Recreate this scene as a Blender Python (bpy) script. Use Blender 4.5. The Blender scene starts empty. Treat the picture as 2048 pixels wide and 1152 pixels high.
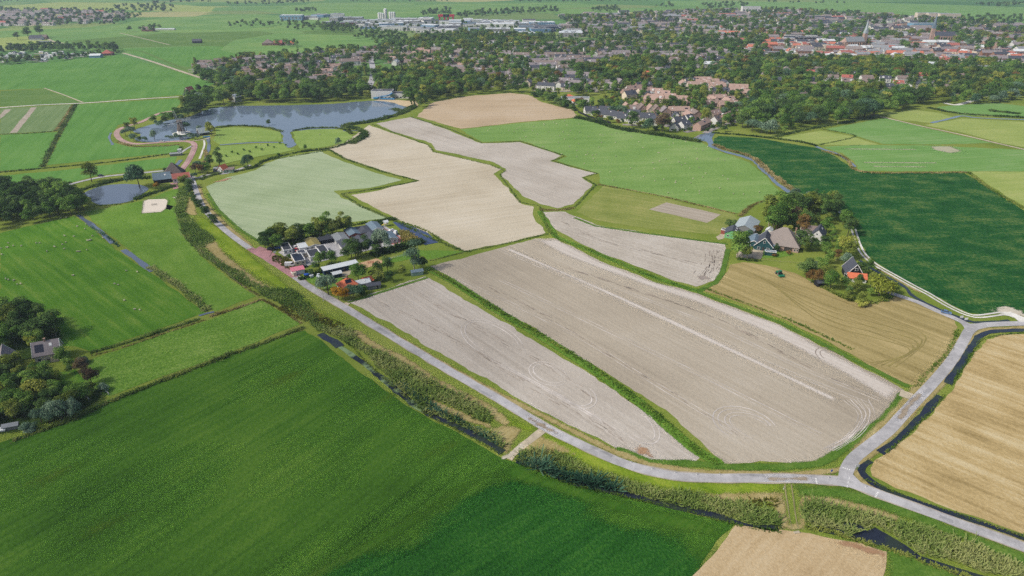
import bpy, bmesh, math, random
import numpy as np
from mathutils import Vector, Matrix
from mathutils.geometry import tessellate_polygon

random.seed(7)
rng = np.random.default_rng(11)
scene = bpy.context.scene
col = scene.collection

# ------------------------------------------------------------------ camera, sky, sun, exposure
CAM_H, PITCH, FPX = 150.0, math.radians(26.0), 1330.0
cam_data = bpy.data.cameras.new('camera')
cam_data.sensor_width = 36.0
cam_data.lens = 36.0 * FPX / 2048.0
cam_data.clip_start = 1.0
cam_data.clip_end = 60000.0
cam = bpy.data.objects.new('camera', cam_data)
cam.location = (0, 0, CAM_H)
cam.rotation_euler = (math.pi / 2 - PITCH, 0, 0)
col.objects.link(cam)
scene.camera = cam

SUN_EL = math.radians(44)
SUN_AZ = math.radians(248)                      # direction (sin, cos): from the left and a little behind the camera
world = bpy.data.worlds.new('World')
scene.world = world
world.use_nodes = True
wnt = world.node_tree
sky = wnt.nodes.new('ShaderNodeTexSky')
sky.sky_type = 'NISHITA'
sky.sun_disc = False
sky.sun_elevation = SUN_EL
sky.sun_rotation = SUN_AZ
sky.air_density = 1.0
sky.dust_density = 4.0
wnt.links.new(sky.outputs[0], wnt.nodes['Background'].inputs[0])
wnt.nodes['Background'].inputs[1].default_value = 0.135
sun_data = bpy.data.lights.new('sun', 'SUN')
sun_data.energy = 3.2
sun_data.angle = math.radians(0.6)
sun_data.color = (1.0, 0.95, 0.87)
sun = bpy.data.objects.new('sun', sun_data)
sd = Vector((math.sin(SUN_AZ) * math.cos(SUN_EL), math.cos(SUN_AZ) * math.cos(SUN_EL), math.sin(SUN_EL)))
sun.rotation_euler = (-sd).to_track_quat('-Z', 'Y').to_euler()
sun.location = (-200, -80, 300)
col.objects.link(sun)
vs = scene.view_settings
vs.view_transform = 'Standard'
vs.look = 'None'
vs.exposure = 0.05
vs.gamma = 1.0
vs.use_curve_mapping = False
cy = scene.cycles
cy.max_bounces = 8
cy.diffuse_bounces = 2
cy.glossy_bounces = 2
cy.transmission_bounces = 2
cy.volume_bounces = 0
cy.transparent_max_bounces = 24
cy.use_denoising = False
cy.denoiser = 'OPENIMAGEDENOISE'
cy.denoising_input_passes = 'RGB_ALBEDO_NORMAL'

# ------------------------------------------------------------------ pixel -> ground point
SP, CP = math.sin(PITCH), math.cos(PITCH)
def G(px, py, z=0.0):
    x = (px - 1024.0) / FPX
    y = (576.0 - py) / FPX
    dz = -SP + y * CP
    t = (z - CAM_H) / dz
    return (x * t, (CP + y * SP) * t)
def GP(pts): return [G(*p) for p in pts]
def slant(x, y): return math.sqrt(x * x + y * y + CAM_H ** 2)
def angp(p, q):
    a, b = G(*p), G(*q)
    return math.atan2(b[1] - a[1], b[0] - a[0])

def tag(o, label=None, cat=None, group=None, kind=None):
    if label: o['label'] = label
    if cat: o['category'] = cat
    if group: o['group'] = group
    if kind: o['kind'] = kind
    return o
def link(name, me, parent=None, loc=None, rz=0.0, sc=None):
    o = bpy.data.objects.new(name, me)
    col.objects.link(o)
    if parent: o.parent = parent
    if loc is not None: o.location = loc
    if rz: o.rotation_euler = (0, 0, rz)
    if sc: o.scale = (sc, sc, sc) if not hasattr(sc, '__len__') else sc
    return o
def empty(name, loc, rz=0.0, label=None, cat=None, group=None):
    o = link(name, None, None, loc, rz)
    o.empty_display_size = 0.5
    return tag(o, label, cat, group)
def np_mesh(name, V, F, mats, mi=None, attrs=None, smooth=False):
    """V (n,3), F list of equal length faces array (m,k) or list of arrays"""
    me = bpy.data.meshes.new(name)
    V = np.asarray(V, dtype=np.float32)
    if isinstance(F, np.ndarray):
        m, k = F.shape
        me.vertices.add(len(V)); me.vertices.foreach_set('co', V.ravel())
        me.loops.add(m * k); me.loops.foreach_set('vertex_index', F.astype(np.int32).ravel())
        me.polygons.add(m)
        me.polygons.foreach_set('loop_start', np.arange(0, m * k, k, dtype=np.int32))
        if mi is not None: me.polygons.foreach_set('material_index', np.asarray(mi, dtype=np.int32))
        me.update(calc_edges=True)
    else:
        me.from_pydata([tuple(v) for v in V], [], F)
        if mi is not None: me.polygons.foreach_set('material_index', np.asarray(mi, dtype=np.int32))
        me.update()
    for m_ in (mats if isinstance(mats, (list, tuple)) else [mats]): me.materials.append(m_)
    if attrs:
        for an, (dom, typ, arr) in attrs.items():
            a = me.attributes.new(an, typ, dom)
            a.data.foreach_set('color' if 'COLOR' in typ else 'value', np.asarray(arr, dtype=np.float32).ravel())
    if smooth:
        me.polygons.foreach_set('use_smooth', [True] * len(me.polygons))
    return me

# ------------------------------------------------------------------ materials
KALB = 0.78
def lin(v):
    v = v / 255.0
    return v / 12.92 if v <= 0.04045 else ((v + 0.055) / 1.055) ** 2.4
def C(r, g, b, k=KALB): return (lin(r) * k, lin(g) * k, lin(b) * k, 1.0)
class NT:
    def __init__(s, name):
        s.m = bpy.data.materials.new(name); s.m.use_nodes = True
        s.t = s.m.node_tree; s.t.nodes.clear()
        s.out = s.n('ShaderNodeOutputMaterial')
    def n(s, typ, **kw):
        nd = s.t.nodes.new(typ)
        for k, v in kw.items(): setattr(nd, k, v)
        return nd
    def l(s, a, b): s.t.links.new(a, b)
    def coords(s, ang=0.0, scale=(1, 1, 1), kind='Object'):
        tc = s.n('ShaderNodeTexCoord'); mp = s.n('ShaderNodeMapping')
        mp.vector_type = 'POINT'
        r = s.n('ShaderNodeVectorRotate'); r.rotation_type = 'Z_AXIS'; r.inputs['Angle'].default_value = -ang
        s.l(tc.outputs[kind], r.inputs['Vector'])
        s.l(r.outputs[0], mp.inputs[0]); mp.inputs['Scale'].default_value = scale
        return mp.outputs[0]
    def noise(s, vec, scale=1.0, detail=2.0, rough=0.5):
        nd = s.n('ShaderNodeTexNoise'); nd.inputs['Scale'].default_value = scale
        nd.inputs['Detail'].default_value = detail; nd.inputs['Roughness'].default_value = rough
        s.l(vec, nd.inputs['Vector']); return nd.outputs[0]
    def math(s, op, a, b=None, c=None, clamp=False):
        nd = s.n('ShaderNodeMath', operation=op); nd.use_clamp = clamp
        for i, v in enumerate((a, b, c)):
            if v is None: continue
            if isinstance(v, (int, float)): nd.inputs[i].default_value = v
            else: s.l(v, nd.inputs[i])
        return nd.outputs[0]
    def ramp(s, fac, stops, interp='LINEAR'):
        nd = s.n('ShaderNodeValToRGB'); cr = nd.color_ramp; cr.interpolation = interp
        while len(cr.elements) < len(stops): cr.elements.new(0.5)
        for e, (p, c) in zip(cr.elements, stops): e.position = p; e.color = c
        s.l(fac, nd.inputs[0]); return nd.outputs[0]
    def mix(s, fac, a, b, blend='MIX'):
        nd = s.n('ShaderNodeMix'); nd.data_type = 'RGBA'; nd.blend_type = blend
        if isinstance(fac, (int, float)): nd.inputs[0].default_value = fac
        else: s.l(fac, nd.inputs[0])
        for i, v in ((6, a), (7, b)):
            if isinstance(v, tuple): nd.inputs[i].default_value = v
            else: s.l(v, nd.inputs[i])
        return nd.outputs[2]
    def bsdf(s, colr, rough=0.95, spec=0.15, metal=0.0):
        b = s.n('ShaderNodeBsdfPrincipled')
        if isinstance(colr, tuple): b.inputs['Base Color'].default_value = colr
        else: s.l(colr, b.inputs['Base Color'])
        b.inputs['Roughness'].default_value = rough
        b.inputs['Specular IOR Level'].default_value = spec
        b.inputs['Metallic'].default_value = metal
        return b
    def diffuse(s, colr):
        b = s.n('ShaderNodeBsdfDiffuse')
        if isinstance(colr, tuple): b.inputs[0].default_value = colr
        else: s.l(colr, b.inputs[0])
        return b
    def bump(s, h, b, strength=0.5, dist=0.3):
        nd = s.n('ShaderNodeBump'); nd.inputs['Strength'].default_value = strength; nd.inputs['Distance'].default_value = dist
        s.l(h, nd.inputs['Height']); s.l(nd.outputs[0], b.inputs['Normal'])
    def done(s, b): s.l(b.outputs[0], s.out.inputs[0]); return s.m

def field_mat(name, cols, ang=0.0, patch=(60, 0.6), streak=(120, 3.0, 0.5), fine=(1.2, 0.5), bump=0.4, soft=None, rows=None, streak2=None):
    """cols: dark, mid, light photo colours; patch (size m, amount), streak (length, width, amount) along ang, fine (size, amount)"""
    t = NT(name)
    v0 = t.coords(0)
    n1 = t.noise(v0, 1.0 / patch[0], 3.0, 0.55)
    vs_ = t.coords(ang, (1.0 / streak[0], 1.0 / streak[1], 0.01))
    n2 = t.noise(vs_, 1.0, 3.0, 0.6)
    n3 = t.noise(v0, 1.0 / fine[0], 3.0, 0.65)
    f = t.math('MULTIPLY_ADD', t.math('SUBTRACT', n1, 0.5), patch[1] * 2.2, 0.5)
    f = t.math('MULTIPLY_ADD', t.math('SUBTRACT', n2, 0.5), streak[2] * 2.2, f)
    if streak2:
        n2b = t.noise(t.coords(ang + streak2[3], (1.0 / streak2[0], 1.0 / streak2[1], 0.01)), 1.0, 3.0, 0.6)
        f = t.math('MULTIPLY_ADD', t.math('SUBTRACT', n2b, 0.5), streak2[2] * 2.2, f)
    f = t.math('MULTIPLY_ADD', t.math('SUBTRACT', n3, 0.5), fine[1] * 2.9, f, clamp=True)
    if rows:
        sx = t.n('ShaderNodeSeparateXYZ'); t.l(t.coords(ang), sx.inputs[0])
        wob = t.noise(t.coords(ang, (1 / 60.0, 1 / 20.0, 1)), 1.0, 2.0, 0.5)
        ph = t.math('MULTIPLY_ADD', sx.outputs[1], 6.2832 / rows[0], t.math('MULTIPLY', wob, 2.5))
        ln = t.math('POWER', t.math('MULTIPLY_ADD', t.math('SINE', ph), 0.5, 0.5), rows[2])
        brk = t.math('SMOOTH_MIN', t.math('MAXIMUM', t.math('MULTIPLY', t.math('SUBTRACT', t.noise(t.coords(ang, (1 / 30.0, 1 / 6.0, 1)), 1.0, 3.0, 0.6), 0.38), 4.0), 0.0), 1.0, 0.1)
        f = t.math('MULTIPLY_ADD', t.math('MULTIPLY', ln, brk), rows[1], f, clamp=True)
    c = t.ramp(f, [(0.0, C(*cols[0])), (0.5, C(*cols[1])), (1.0, C(*cols[2]))])
    b = t.diffuse(c)
    if bump: t.bump(n3, b, bump * 1.1, fine[0] * 0.4)
    if soft:
        at = t.n('ShaderNodeAttribute'); at.attribute_name = 'd'
        nz = t.noise(t.coords(ang, (1.0 / (soft[0] * soft[2]), 1.0 / soft[0], 1)), 1.0, 2.5, 0.5)
        e = t.math('MULTIPLY_ADD', t.math('SUBTRACT', nz, 0.5), soft[1], at.outputs['Fac'])
        nf = t.noise(t.coords(ang, (1.0, 1.6, 1)), 4.5, 1.0, 0.5)
        e = t.math('MULTIPLY_ADD', t.math('SUBTRACT', nf, 0.5), 1.3, t.math('ADD', e, -(1.0 - soft[3]) * 0.45))
        e = t.math('MULTIPLY_ADD', t.math('SUBTRACT', e, 0.5), 14.0, 0.5, clamp=True)
        a = e
        tr = t.n('ShaderNodeBsdfTransparent'); ms = t.n('ShaderNodeMixShader')
        t.l(a, ms.inputs[0]); t.l(tr.outputs[0], ms.inputs[1]); t.l(b.outputs[0], ms.inputs[2])
        return t.done(ms)
    return t.done(b)

def flat_mat(name, c, rough=0.8, spec=0.2, metal=0.0, var=0.12, scale=1.5, bump=0.0):
    t = NT(name)
    n = t.noise(t.coords(0), 1.0 / scale, 4.0, 0.6)
    c0 = C(*c)
    lo = tuple(x * (1 - var) for x in c0[:3]) + (1,); hi = tuple(min(0.95, x * (1 + var)) for x in c0[:3]) + (1,)
    b = t.bsdf(t.ramp(n, [(0.25, lo), (0.75, hi)]), rough, spec, metal)
    if bump: t.bump(n, b, bump, 0.1)
    return t.done(b)

def leaf_mat(name, dark, mid, light, transl=0.25):
    t = NT(name)
    at = t.n('ShaderNodeAttribute'); at.attribute_name = 'v'
    oi = t.n('ShaderNodeObjectInfo')
    f = t.math('MULTIPLY_ADD', t.math('SUBTRACT', oi.outputs['Random'], 0.5), 0.55, at.outputs['Fac'], clamp=True)
    c = t.ramp(f, [(0.0, C(*dark, 1.0)), (0.5, C(*mid, 1.0)), (1.0, C(*light, 1.0))])
    d = t.diffuse(c)
    tr = t.n('ShaderNodeBsdfTranslucent'); t.l(c, tr.inputs[0])
    ms = t.n('ShaderNodeMixShader'); ms.inputs[0].default_value = transl
    t.l(d.outputs[0], ms.inputs[1]); t.l(tr.outputs[0], ms.inputs[2])
    return t.done(ms)

def water_mat(name, deep, rough=0.06, wave=0.06, scale=1.2, weed=None):
    t = NT(name)
    v = t.coords(0)
    c = C(*deep)
    if weed:
        w = t.noise(v, 0.12, 4.0, 0.6)
        c = t.ramp(w, [(0.47, C(*deep)), (0.56, C(*weed))])
    b = t.bsdf(c, rough, 0.5)
    b.inputs['IOR'].default_value = 1.4
    n = t.noise(t.coords(0.5, (1, 0.6, 1)), scale, 3.0, 0.6)
    t.bump(n, b, wave, 0.3)
    return t.done(b)

def attr_mat(name, rough=0.8, spec=0.2):
    t = NT(name)
    at = t.n('ShaderNodeAttribute'); at.attribute_name = 'col'
    n = t.noise(t.coords(0), 0.7, 3.0, 0.6)
    c = t.mix(1.0, at.outputs['Color'], t.ramp(n, [(0.2, (0.8, 0.8, 0.8, 1)), (0.8, (1.15, 1.15, 1.15, 1))]), 'MULTIPLY')
    return t.done(t.bsdf(c, rough, spec))

# ------------------------------------------------------------------ geometry helpers on the ground
def smooth_line(P, step=2.0, closed=False):
    P = [np.array(p, dtype=float) for p in P]
    n = len(P); out = []
    rngi = range(n if closed else n - 1)
    for i in rngi:
        p0 = P[(i - 1) % n] if (closed or i > 0) else 2 * P[0] - P[1]
        p1, p2 = P[i], P[(i + 1) % n]
        p3 = P[(i + 2) % n] if (closed or i + 2 < n) else 2 * P[-1] - P[-2]
        d = np.linalg.norm(p2 - p1); k = max(1, int(d / step))
        for j in range(k):
            u = j / k
            out.append(0.5 * ((2 * p1) + (-p0 + p2) * u + (2 * p0 - 5 * p1 + 4 * p2 - p3) * u * u + (-p0 + 3 * p1 - 3 * p2 + p3) * u ** 3))
    if not closed: out.append(P[-1])
    return np.array(out)
def resample(P, step, closed=True):
    P = [np.array(p, dtype=float) for p in P]; out = []
    n = len(P)
    for i in range(n if closed else n - 1):
        a, b = P[i], P[(i + 1) % n]; k = max(1, int(np.linalg.norm(b - a) / step))
        for j in range(k): out.append(a + (b - a) * j / k)
    if not closed: out.append(P[-1])
    return np.array(out)
def normals2(L):
    d = np.gradient(L, axis=0); d /= np.maximum(np.linalg.norm(d, axis=1), 1e-6)[:, None]
    return np.stack([-d[:, 1], d[:, 0]], 1)
def jitter_line(L, amp, wl, rs=None):
    rs = rs or rng
    n = len(L)
    if n < 4 or amp <= 0: return L
    a = rs.normal(0, 1, n); k = max(1, int(wl)); a = np.convolve(np.r_[a[-k:], a, a[:k]], np.ones(k) / k ** 0.5, 'same')[k:-k]
    return L + normals2(L) * (a * amp)[:, None]
def field(name, px, z, mat, label, cat='field', jit=0.35, step=3.0, smooth=False, kind='structure'):
    P = GP(px)
    L = smooth_line(P, step, True) if smooth else resample(P, step)
    L = jitter_line(L, jit, 3)
    tris = tessellate_polygon([[Vector((p[0], p[1], 0)) for p in L]])
    V = np.c_[L, np.full(len(L), z)]
    T = np.array(tris)
    a, b, c = L[T[:, 0]], L[T[:, 1]], L[T[:, 2]]
    cr = (b[:, 0] - a[:, 0]) * (c[:, 1] - a[:, 1]) - (b[:, 1] - a[:, 1]) * (c[:, 0] - a[:, 0])
    T[cr < 0] = T[cr < 0][:, ::-1]
    o = link(name, np_mesh(name, V, T, mat))
    return tag(o, label, cat, None, kind)
def ribbon_mesh(name, L, w, z, mat, jit=0.0):
    N = normals2(L); w = np.full(len(L), w) if np.isscalar(w) else w
    A, B = L + N * (w / 2)[:, None], L - N * (w / 2)[:, None]
    if jit: A, B = jitter_line(A, jit, 3), jitter_line(B, jit, 3)
    n = len(L)
    V = np.r_[np.c_[A, np.full(n, z)], np.c_[B, np.full(n, z)]]
    i = np.arange(n - 1)
    F = np.stack([i + n, i + n + 1, i + 1, i], 1)
    return np_mesh(name, V, F, mat)
def ribbon(name, px, w, z, mat, label, cat='road', jit=0.0, step=2.5, off=0.0, kind='structure'):
    L = smooth_line(GP(px), step)
    if off: L = L + normals2(L) * off
    return tag(link(name, ribbon_mesh(name, L, w, z, mat, jit)), label, cat, None, kind)
def pts_in(P, X, Y):
    P = np.asarray(P); ins = np.zeros(X.shape, bool); n = len(P); j = n - 1
    for i in range(n):
        xi, yi, xj, yj = P[i, 0], P[i, 1], P[j, 0], P[j, 1]
        if yi != yj:
            ins ^= ((yi > Y) != (yj > Y)) & (X < (xj - xi) * (Y - yi) / (yj - yi) + xi)
        j = i
    return ins
def dist_to(P, X, Y, closed):
    P = np.asarray(P); n = len(P); D = np.full(X.shape, 1e9)
    for i in range(n if closed else n - 1):
        a, b = P[i], P[(i + 1) % n]; ab = b - a; L2 = max(ab @ ab, 1e-9)
        u = np.clip(((X - a[0]) * ab[0] + (Y - a[1]) * ab[1]) / L2, 0, 1)
        D = np.minimum(D, np.hypot(X - a[0] - u * ab[0], Y - a[1] - u * ab[1]))
    return D
SOFTN = [0]
def soft(name, px, z, mat, label, width=2.0, line=None, cat='field', res=None):
    """a sheet whose edge frays over `width` metres; `line`: half width of a band along the polyline"""
    SOFTN[0] += 1; z += 0.001 * (SOFTN[0] % 28)
    P = np.array(GP(px))
    pad = (line or 0) + width
    x0, y0 = P.min(0) - pad; x1, y1 = P.max(0) + pad
    r = res or max(0.6, min(width * 0.5, 3.0)); r = max(r, math.sqrt((x1 - x0) * (y1 - y0) / 90000))
    xs, ys = np.arange(x0, x1 + r, r), np.arange(y0, y1 + r, r)
    X, Y = np.meshgrid(xs, ys)
    if line: D = line - dist_to(P, X, Y, False)
    else:
        D = dist_to(P, X, Y, True); D = np.where(pts_in(P, X, Y), D, -D)
    d = (D / width + 1.0) / 2.0
    keep = d > -0.3
    fk = keep[:-1, :-1] | keep[1:, :-1] | keep[:-1, 1:] | keep[1:, 1:]
    nx = X.shape[1]; idx = np.arange(X.size).reshape(X.shape)
    F = np.stack([idx[:-1, :-1][fk], idx[:-1, 1:][fk], idx[1:, 1:][fk], idx[1:, :-1][fk]], 1)
    used = np.unique(F); mp = -np.ones(X.size, int); mp[used] = np.arange(len(used))
    V = np.c_[X.ravel()[used], Y.ravel()[used], np.full(len(used), z)]
    me = np_mesh(name, V, mp[F], mat, attrs={'d': ('POINT', 'FLOAT', np.clip(d.ravel()[used], -0.5, 1.5))})
    return tag(link(name, me), label, cat, None, 'structure')

# ------------------------------------------------------------------ vegetation stuff: many blades or leaf clumps in one mesh
def scatter_poly(P, n):
    P = np.asarray(P); x0, y0 = P.min(0); x1, y1 = P.max(0); out = np.zeros((0, 2))
    while len(out) < n:
        q = np.c_[rng.uniform(x0, x1, n * 3 + 10), rng.uniform(y0, y1, n * 3 + 10)]
        out = np.r_[out, q[pts_in(P, q[:, 0], q[:, 1])]]
    return out[:n]
def area(P):
    P = np.asarray(P); return abs(np.sum(P[:, 0] * np.roll(P[:, 1], -1) - np.roll(P[:, 0], -1) * P[:, 1])) / 2
def vnoise(X, Y, s, seed=0):
    """smooth value noise 0..1"""
    r = np.random.default_rng(seed); T = r.random((64, 64))
    x, y = X / s, Y / s; i, j = np.floor(x).astype(int), np.floor(y).astype(int); u, v = x - i, y - j
    u, v = u * u * (3 - 2 * u), v * v * (3 - 2 * v)
    g = lambda a, b: T[a % 64, b % 64]
    return (g(i, j) * (1 - u) + g(i + 1, j) * u) * (1 - v) + (g(i, j + 1) * (1 - u) + g(i + 1, j + 1) * u) * v
def blades_mesh(name, Q, h, w, mat, lean=0.8, z0=0.0):
    n = len(Q); hh = h * rng.uniform(0.6, 1.15, n) if np.isscalar(h) else h * rng.uniform(0.75, 1.15, n)
    ww = w * rng.uniform(0.6, 1.3, n); th = rng.uniform(0, math.pi, n)
    V = []; 
    tip = np.c_[Q[:, 0] + rng.normal(0, lean, n) * hh, Q[:, 1] + rng.normal(0, lean, n) * hh, z0 + hh]
    for k in (0, math.pi / 2):
        dx, dy = np.cos(th + k) * ww / 2, np.sin(th + k) * ww / 2
        V += [np.c_[Q[:, 0] - dx, Q[:, 1] - dy, np.full(n, z0)], np.c_[Q[:, 0] + dx, Q[:, 1] + dy, np.full(n, z0)],
              tip + np.c_[dx, dy, 0 * dx] * 0.55, tip - np.c_[dx, dy, 0 * dx] * 0.55]
    V = np.stack(V, 1).reshape(-1, 3)
    b = np.arange(n)[:, None] * 8
    F = np.r_[b + np.array([0, 1, 2, 3]), b + np.array([4, 5, 6, 7])]
    v = np.clip(0.5 + 0.9 * (vnoise(Q[:, 0], Q[:, 1], 9.0, 3) - 0.5) + 0.5 * (vnoise(Q[:, 0], Q[:, 1], 2.0, 4) - 0.5) + rng.normal(0, 0.13, n), 0, 1)
    return np_mesh(name, V, F, mat, attrs={'v': ('POINT', 'FLOAT', np.repeat(v, 8))})
def reeds(name, px, dens, h, w, mat, label, cat='reeds', smooth=True):
    P = GP(px)
    if smooth: P = smooth_line(P, 3.0, True)
    P = jitter_line(np.asarray(P), 0.6, 3)
    Q = scatter_poly(P, int(area(P) * dens))
    hv = h * (0.75 + 0.5 * vnoise(Q[:, 0], Q[:, 1], 6.0, 8))
    return tag(link(name, blades_mesh(name, Q, hv, w, mat)), label, cat, None, 'stuff')
def strip(name, px, width, dens, h, w, mat, label, cat='grass bank', step=3.0, sharp=False):
    L = resample(GP(px), step, False) if sharp else smooth_line(GP(px), step); N = normals2(L)
    seg = np.r_[0, np.cumsum(np.linalg.norm(np.diff(L, axis=0), axis=1))]
    n = int(seg[-1] * width * dens)
    s = rng.uniform(0, seg[-1], n); u = np.clip(rng.normal(0, 0.3, n), -0.62, 0.62)
    wv = width * (0.7 + 0.6 * vnoise(s, s * 0, 8.0, 5))
    x = np.interp(s, seg, L[:, 0]) + np.interp(s, seg, N[:, 0]) * u * wv
    y = np.interp(s, seg, L[:, 1]) + np.interp(s, seg, N[:, 1]) * u * wv
    hv = h * (0.55 + 0.9 * vnoise(x, y, 5.0, 9)) * (1 - 0.7 * np.abs(u))
    return tag(link(name, blades_mesh(name, np.c_[x, y], hv, w, mat)), label, cat, None, 'stuff')

# ================================================================== THE GROUND
def ground_mat():
    t = NT('ground_grass')
    v = t.coords(0)
    n1 = t.noise(v, 1 / 45.0, 4.0, 0.6); n3 = t.noise(v, 1 / 1.1, 3.0, 0.65)
    f = t.math('MULTIPLY_ADD', t.math('SUBTRACT', n1, 0.5), 1.3, t.math('MULTIPLY_ADD', t.math('SUBTRACT', n3, 0.5), 0.8, 0.5), clamp=True)
    near = t.ramp(f, [(0, C(88, 110, 42)), (0.45, C(120, 138, 56)), (1, C(154, 158, 84))])
    vor = t.n('ShaderNodeTexVoronoi'); vor.distance = 'CHEBYCHEV'; vor.inputs['Scale'].default_value = 1.0; vor.inputs['Randomness'].default_value = 0.85
    t.l(t.coords(0.12, (1 / 420.0, 1 / 300.0, 1)), vor.inputs['Vector'])
    sep = t.n('ShaderNodeSeparateColor'); t.l(vor.outputs['Color'], sep.inputs[0])
    big = t.noise(t.coords(0, (1 / 2600.0, 1 / 900.0, 1)), 1.0, 2.0, 0.5)
    fr = t.math('MULTIPLY_ADD', t.math('SUBTRACT', big, 0.5), 0.8, sep.outputs[0], clamp=True)
    fr = t.math('MULTIPLY_ADD', t.math('SUBTRACT', t.noise(v, 1 / 14.0, 4.0, 0.6), 0.5), 0.35, fr, clamp=True)
    far = t.ramp(fr, [(0, C(82, 124, 72)), (0.3, C(100, 142, 78)), (0.55, C(122, 158, 86)), (0.75, C(116, 138, 84)), (0.9, C(146, 164, 92)), (1, C(172, 170, 116))])
    p = t.n('ShaderNodeSeparateXYZ'); t.l(v, p.inputs[0])
    m = t.math('SMOOTH_MIN', t.math('MULTIPLY', t.math('SUBTRACT', p.outputs[1], 900.0), 1 / 300.0), 1.0, 0.1)
    b = t.diffuse(t.mix(t.math('MAXIMUM', m, 0.0), near, far))
    t.bump(n3, b, 0.4, 0.4)
    return t.done(b)
S = 42000.0
tag(link('ground', np_mesh('ground', [(-S / 2, -400, 0), (S / 2, -400, 0), (S / 2, S - 400, 0), (-S / 2, S - 400, 0)], np.array([[0, 1, 2, 3]]), ground_mat())),
    'flat grassy polder land running out to the far farmland', 'ground', None, 'structure')

Z1, Z2, Z3, Z4, Z5, Z6, Z7 = 0.03, 0.06, 0.09, 0.12, 0.15, 0.18, 0.21
a1 = angp((150, 900), (560, 700))
M = {}
M['bigfield'] = field_mat('dark_ryegrass', [(36, 68, 22), (70, 110, 36), (104, 138, 52)], a1, (70, 0.6), (90, 5.0, 0.3), (1.3, 0.22), 0.6, rows=(3.4, -0.12, 5.0))
M['crop'] = field_mat('leafy_crop', [(22, 62, 22), (44, 94, 34), (72, 120, 46)], angp((700, 1152), (1000, 990)), (30, 0.4), (40, 2.2, 0.4), (0.9, 0.45), 1.4, soft=(9, 1.5, 2.0, 1.0, 1.6))
M['band'] = field_mat('worn_grass', [(50, 94, 28), (68, 108, 34), (92, 124, 46)], angp((700, 1120), (980, 950)), (20, 0.3), (70, 1.6, 0.5), (1.0, 0.3), 0.3, soft=(10, 1.0, 4.0, 0.5, 1.2))
M['soil'] = field_mat('pale_soil', [(158, 149, 136), (187, 179, 167), (209, 203, 193)], angp((862, 560), (1340, 850)), (45, 0.5), (160, 2.0, 0.34), (1.5, 0.18), 0.3, rows=(2.4, 0.13, 3.0))
M['soil2'] = field_mat('harrowed_soil', [(152, 142, 126), (180, 170, 152), (201, 193, 178)], angp((1000, 520), (1680, 880)), (60, 0.5), (200, 2.0, 0.3), (1.4, 0.16), 0.3, rows=(2.6, -0.12, 3.0))
M['soil3'] = field_mat('grey_soil', [(156, 147, 134), (187, 179, 166), (209, 203, 193)], angp((1110, 440), (1440, 540)), (30, 0.45), (120, 1.5, 0.45), (1.8, 0.3), 0.25)
M['soilpale'] = field_mat('dry_pale_soil', [(184, 174, 162), (206, 198, 188), (220, 214, 206)], angp((1130, 495), (1790, 775)), (25, 0.3), (160, 1.2, 0.5), (1.4, 0.25), 0.2, soft=(10, 0.5, 6, 0.8, 1.2))
M['beige'] = field_mat('beige_soil', [(178, 166, 142), (200, 190, 168), (214, 206, 188)], angp((700, 300), (1000, 345)) + 0.9, (60, 0.5), (200, 4.0, 0.35), (2.0, 0.14), 0.2, rows=(4.0, -0.14, 3.0))
M['sprout'] = field_mat('sprouting_field', [(144, 162, 122), (164, 180, 142), (184, 192, 162)], angp((430, 390), (700, 430)), (50, 0.6), (160, 4.0, 0.4), (2.0, 0.2), 0.2, rows=(4.0, -0.16, 3.0))
M['ochre'] = field_mat('ochre_soil', [(168, 148, 120), (192, 172, 142), (206, 190, 168)], 0.1, (80, 0.5), (200, 5, 0.4), (2.5, 0.2), 0.15)
M['pasture'] = field_mat('bright_pasture', [(100, 138, 66), (124, 158, 84), (150, 172, 108)], 0.15, (45, 0.5), (150, 9, 0.35), (2.0, 0.35), 0.4)
M['mown'] = field_mat('mown_meadow', [(112, 126, 58), (138, 148, 78), (168, 164, 104)], angp((1200, 430), (1440, 470)), (25, 0.5), (90, 2.5, 0.4), (1.6, 0.35), 0.3)
M['darkcrop'] = field_mat('dark_beet_crop', [(22, 66, 34), (44, 94, 46), (112, 132, 72)], 0.1, (16, 0.5), (40, 7, 0.4), (1.8, 0.42), 1.0)
M['plot'] = field_mat('bare_plot', [(150, 138, 120), (176, 166, 150), (192, 182, 170)], angp((1300, 418), (1430, 445)), (20, 0.2), (90, 2.0, 0.7), (1.5, 0.2), 0.2)
M['lightgrass'] = field_mat('light_meadow', [(98, 142, 70), (118, 158, 86), (150, 172, 118)], angp((1720, 330), (1900, 318)), (50, 0.4), (130, 4, 0.5), (2.2, 0.2), 0.2)
M['yellowgrass'] = field_mat('yellow_meadow', [(134, 154, 78), (154, 170, 94), (180, 184, 118)], 0.2, (40, 0.4), (120, 6, 0.3), (2.2, 0.25), 0.2)
M['stubble'] = field_mat('olive_stubble', [(134, 120, 74), (166, 151, 102), (192, 174, 126)], angp((1480, 580), (1850, 730)), (26, 0.35), (110, 3.4, 0.8), (1.3, 0.25), 0.3)
M['golden'] = field_mat('golden_stubble', [(152, 132, 88), (190, 168, 120), (210, 194, 154)], angp((1850, 900), (2048, 985)), (16, 0.5), (45, 3.2, 0.75), (1.1, 0.3), 0.4)
M['tan'] = field_mat('tan_stubble', [(166, 142, 104), (192, 170, 132), (208, 190, 156)], angp((1400, 1140), (1480, 1060)), (18, 0.4), (40, 2.0, 0.45), (0.8, 0.35), 0.4)
M['sheep_l'] = field_mat('sheep_pasture', [(60, 104, 30), (86, 130, 42), (126, 152, 66)], angp((60, 480), (330, 680)), (26, 0.4), (75, 4.0, 0.55), (1.3, 0.3), 0.5)
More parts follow.
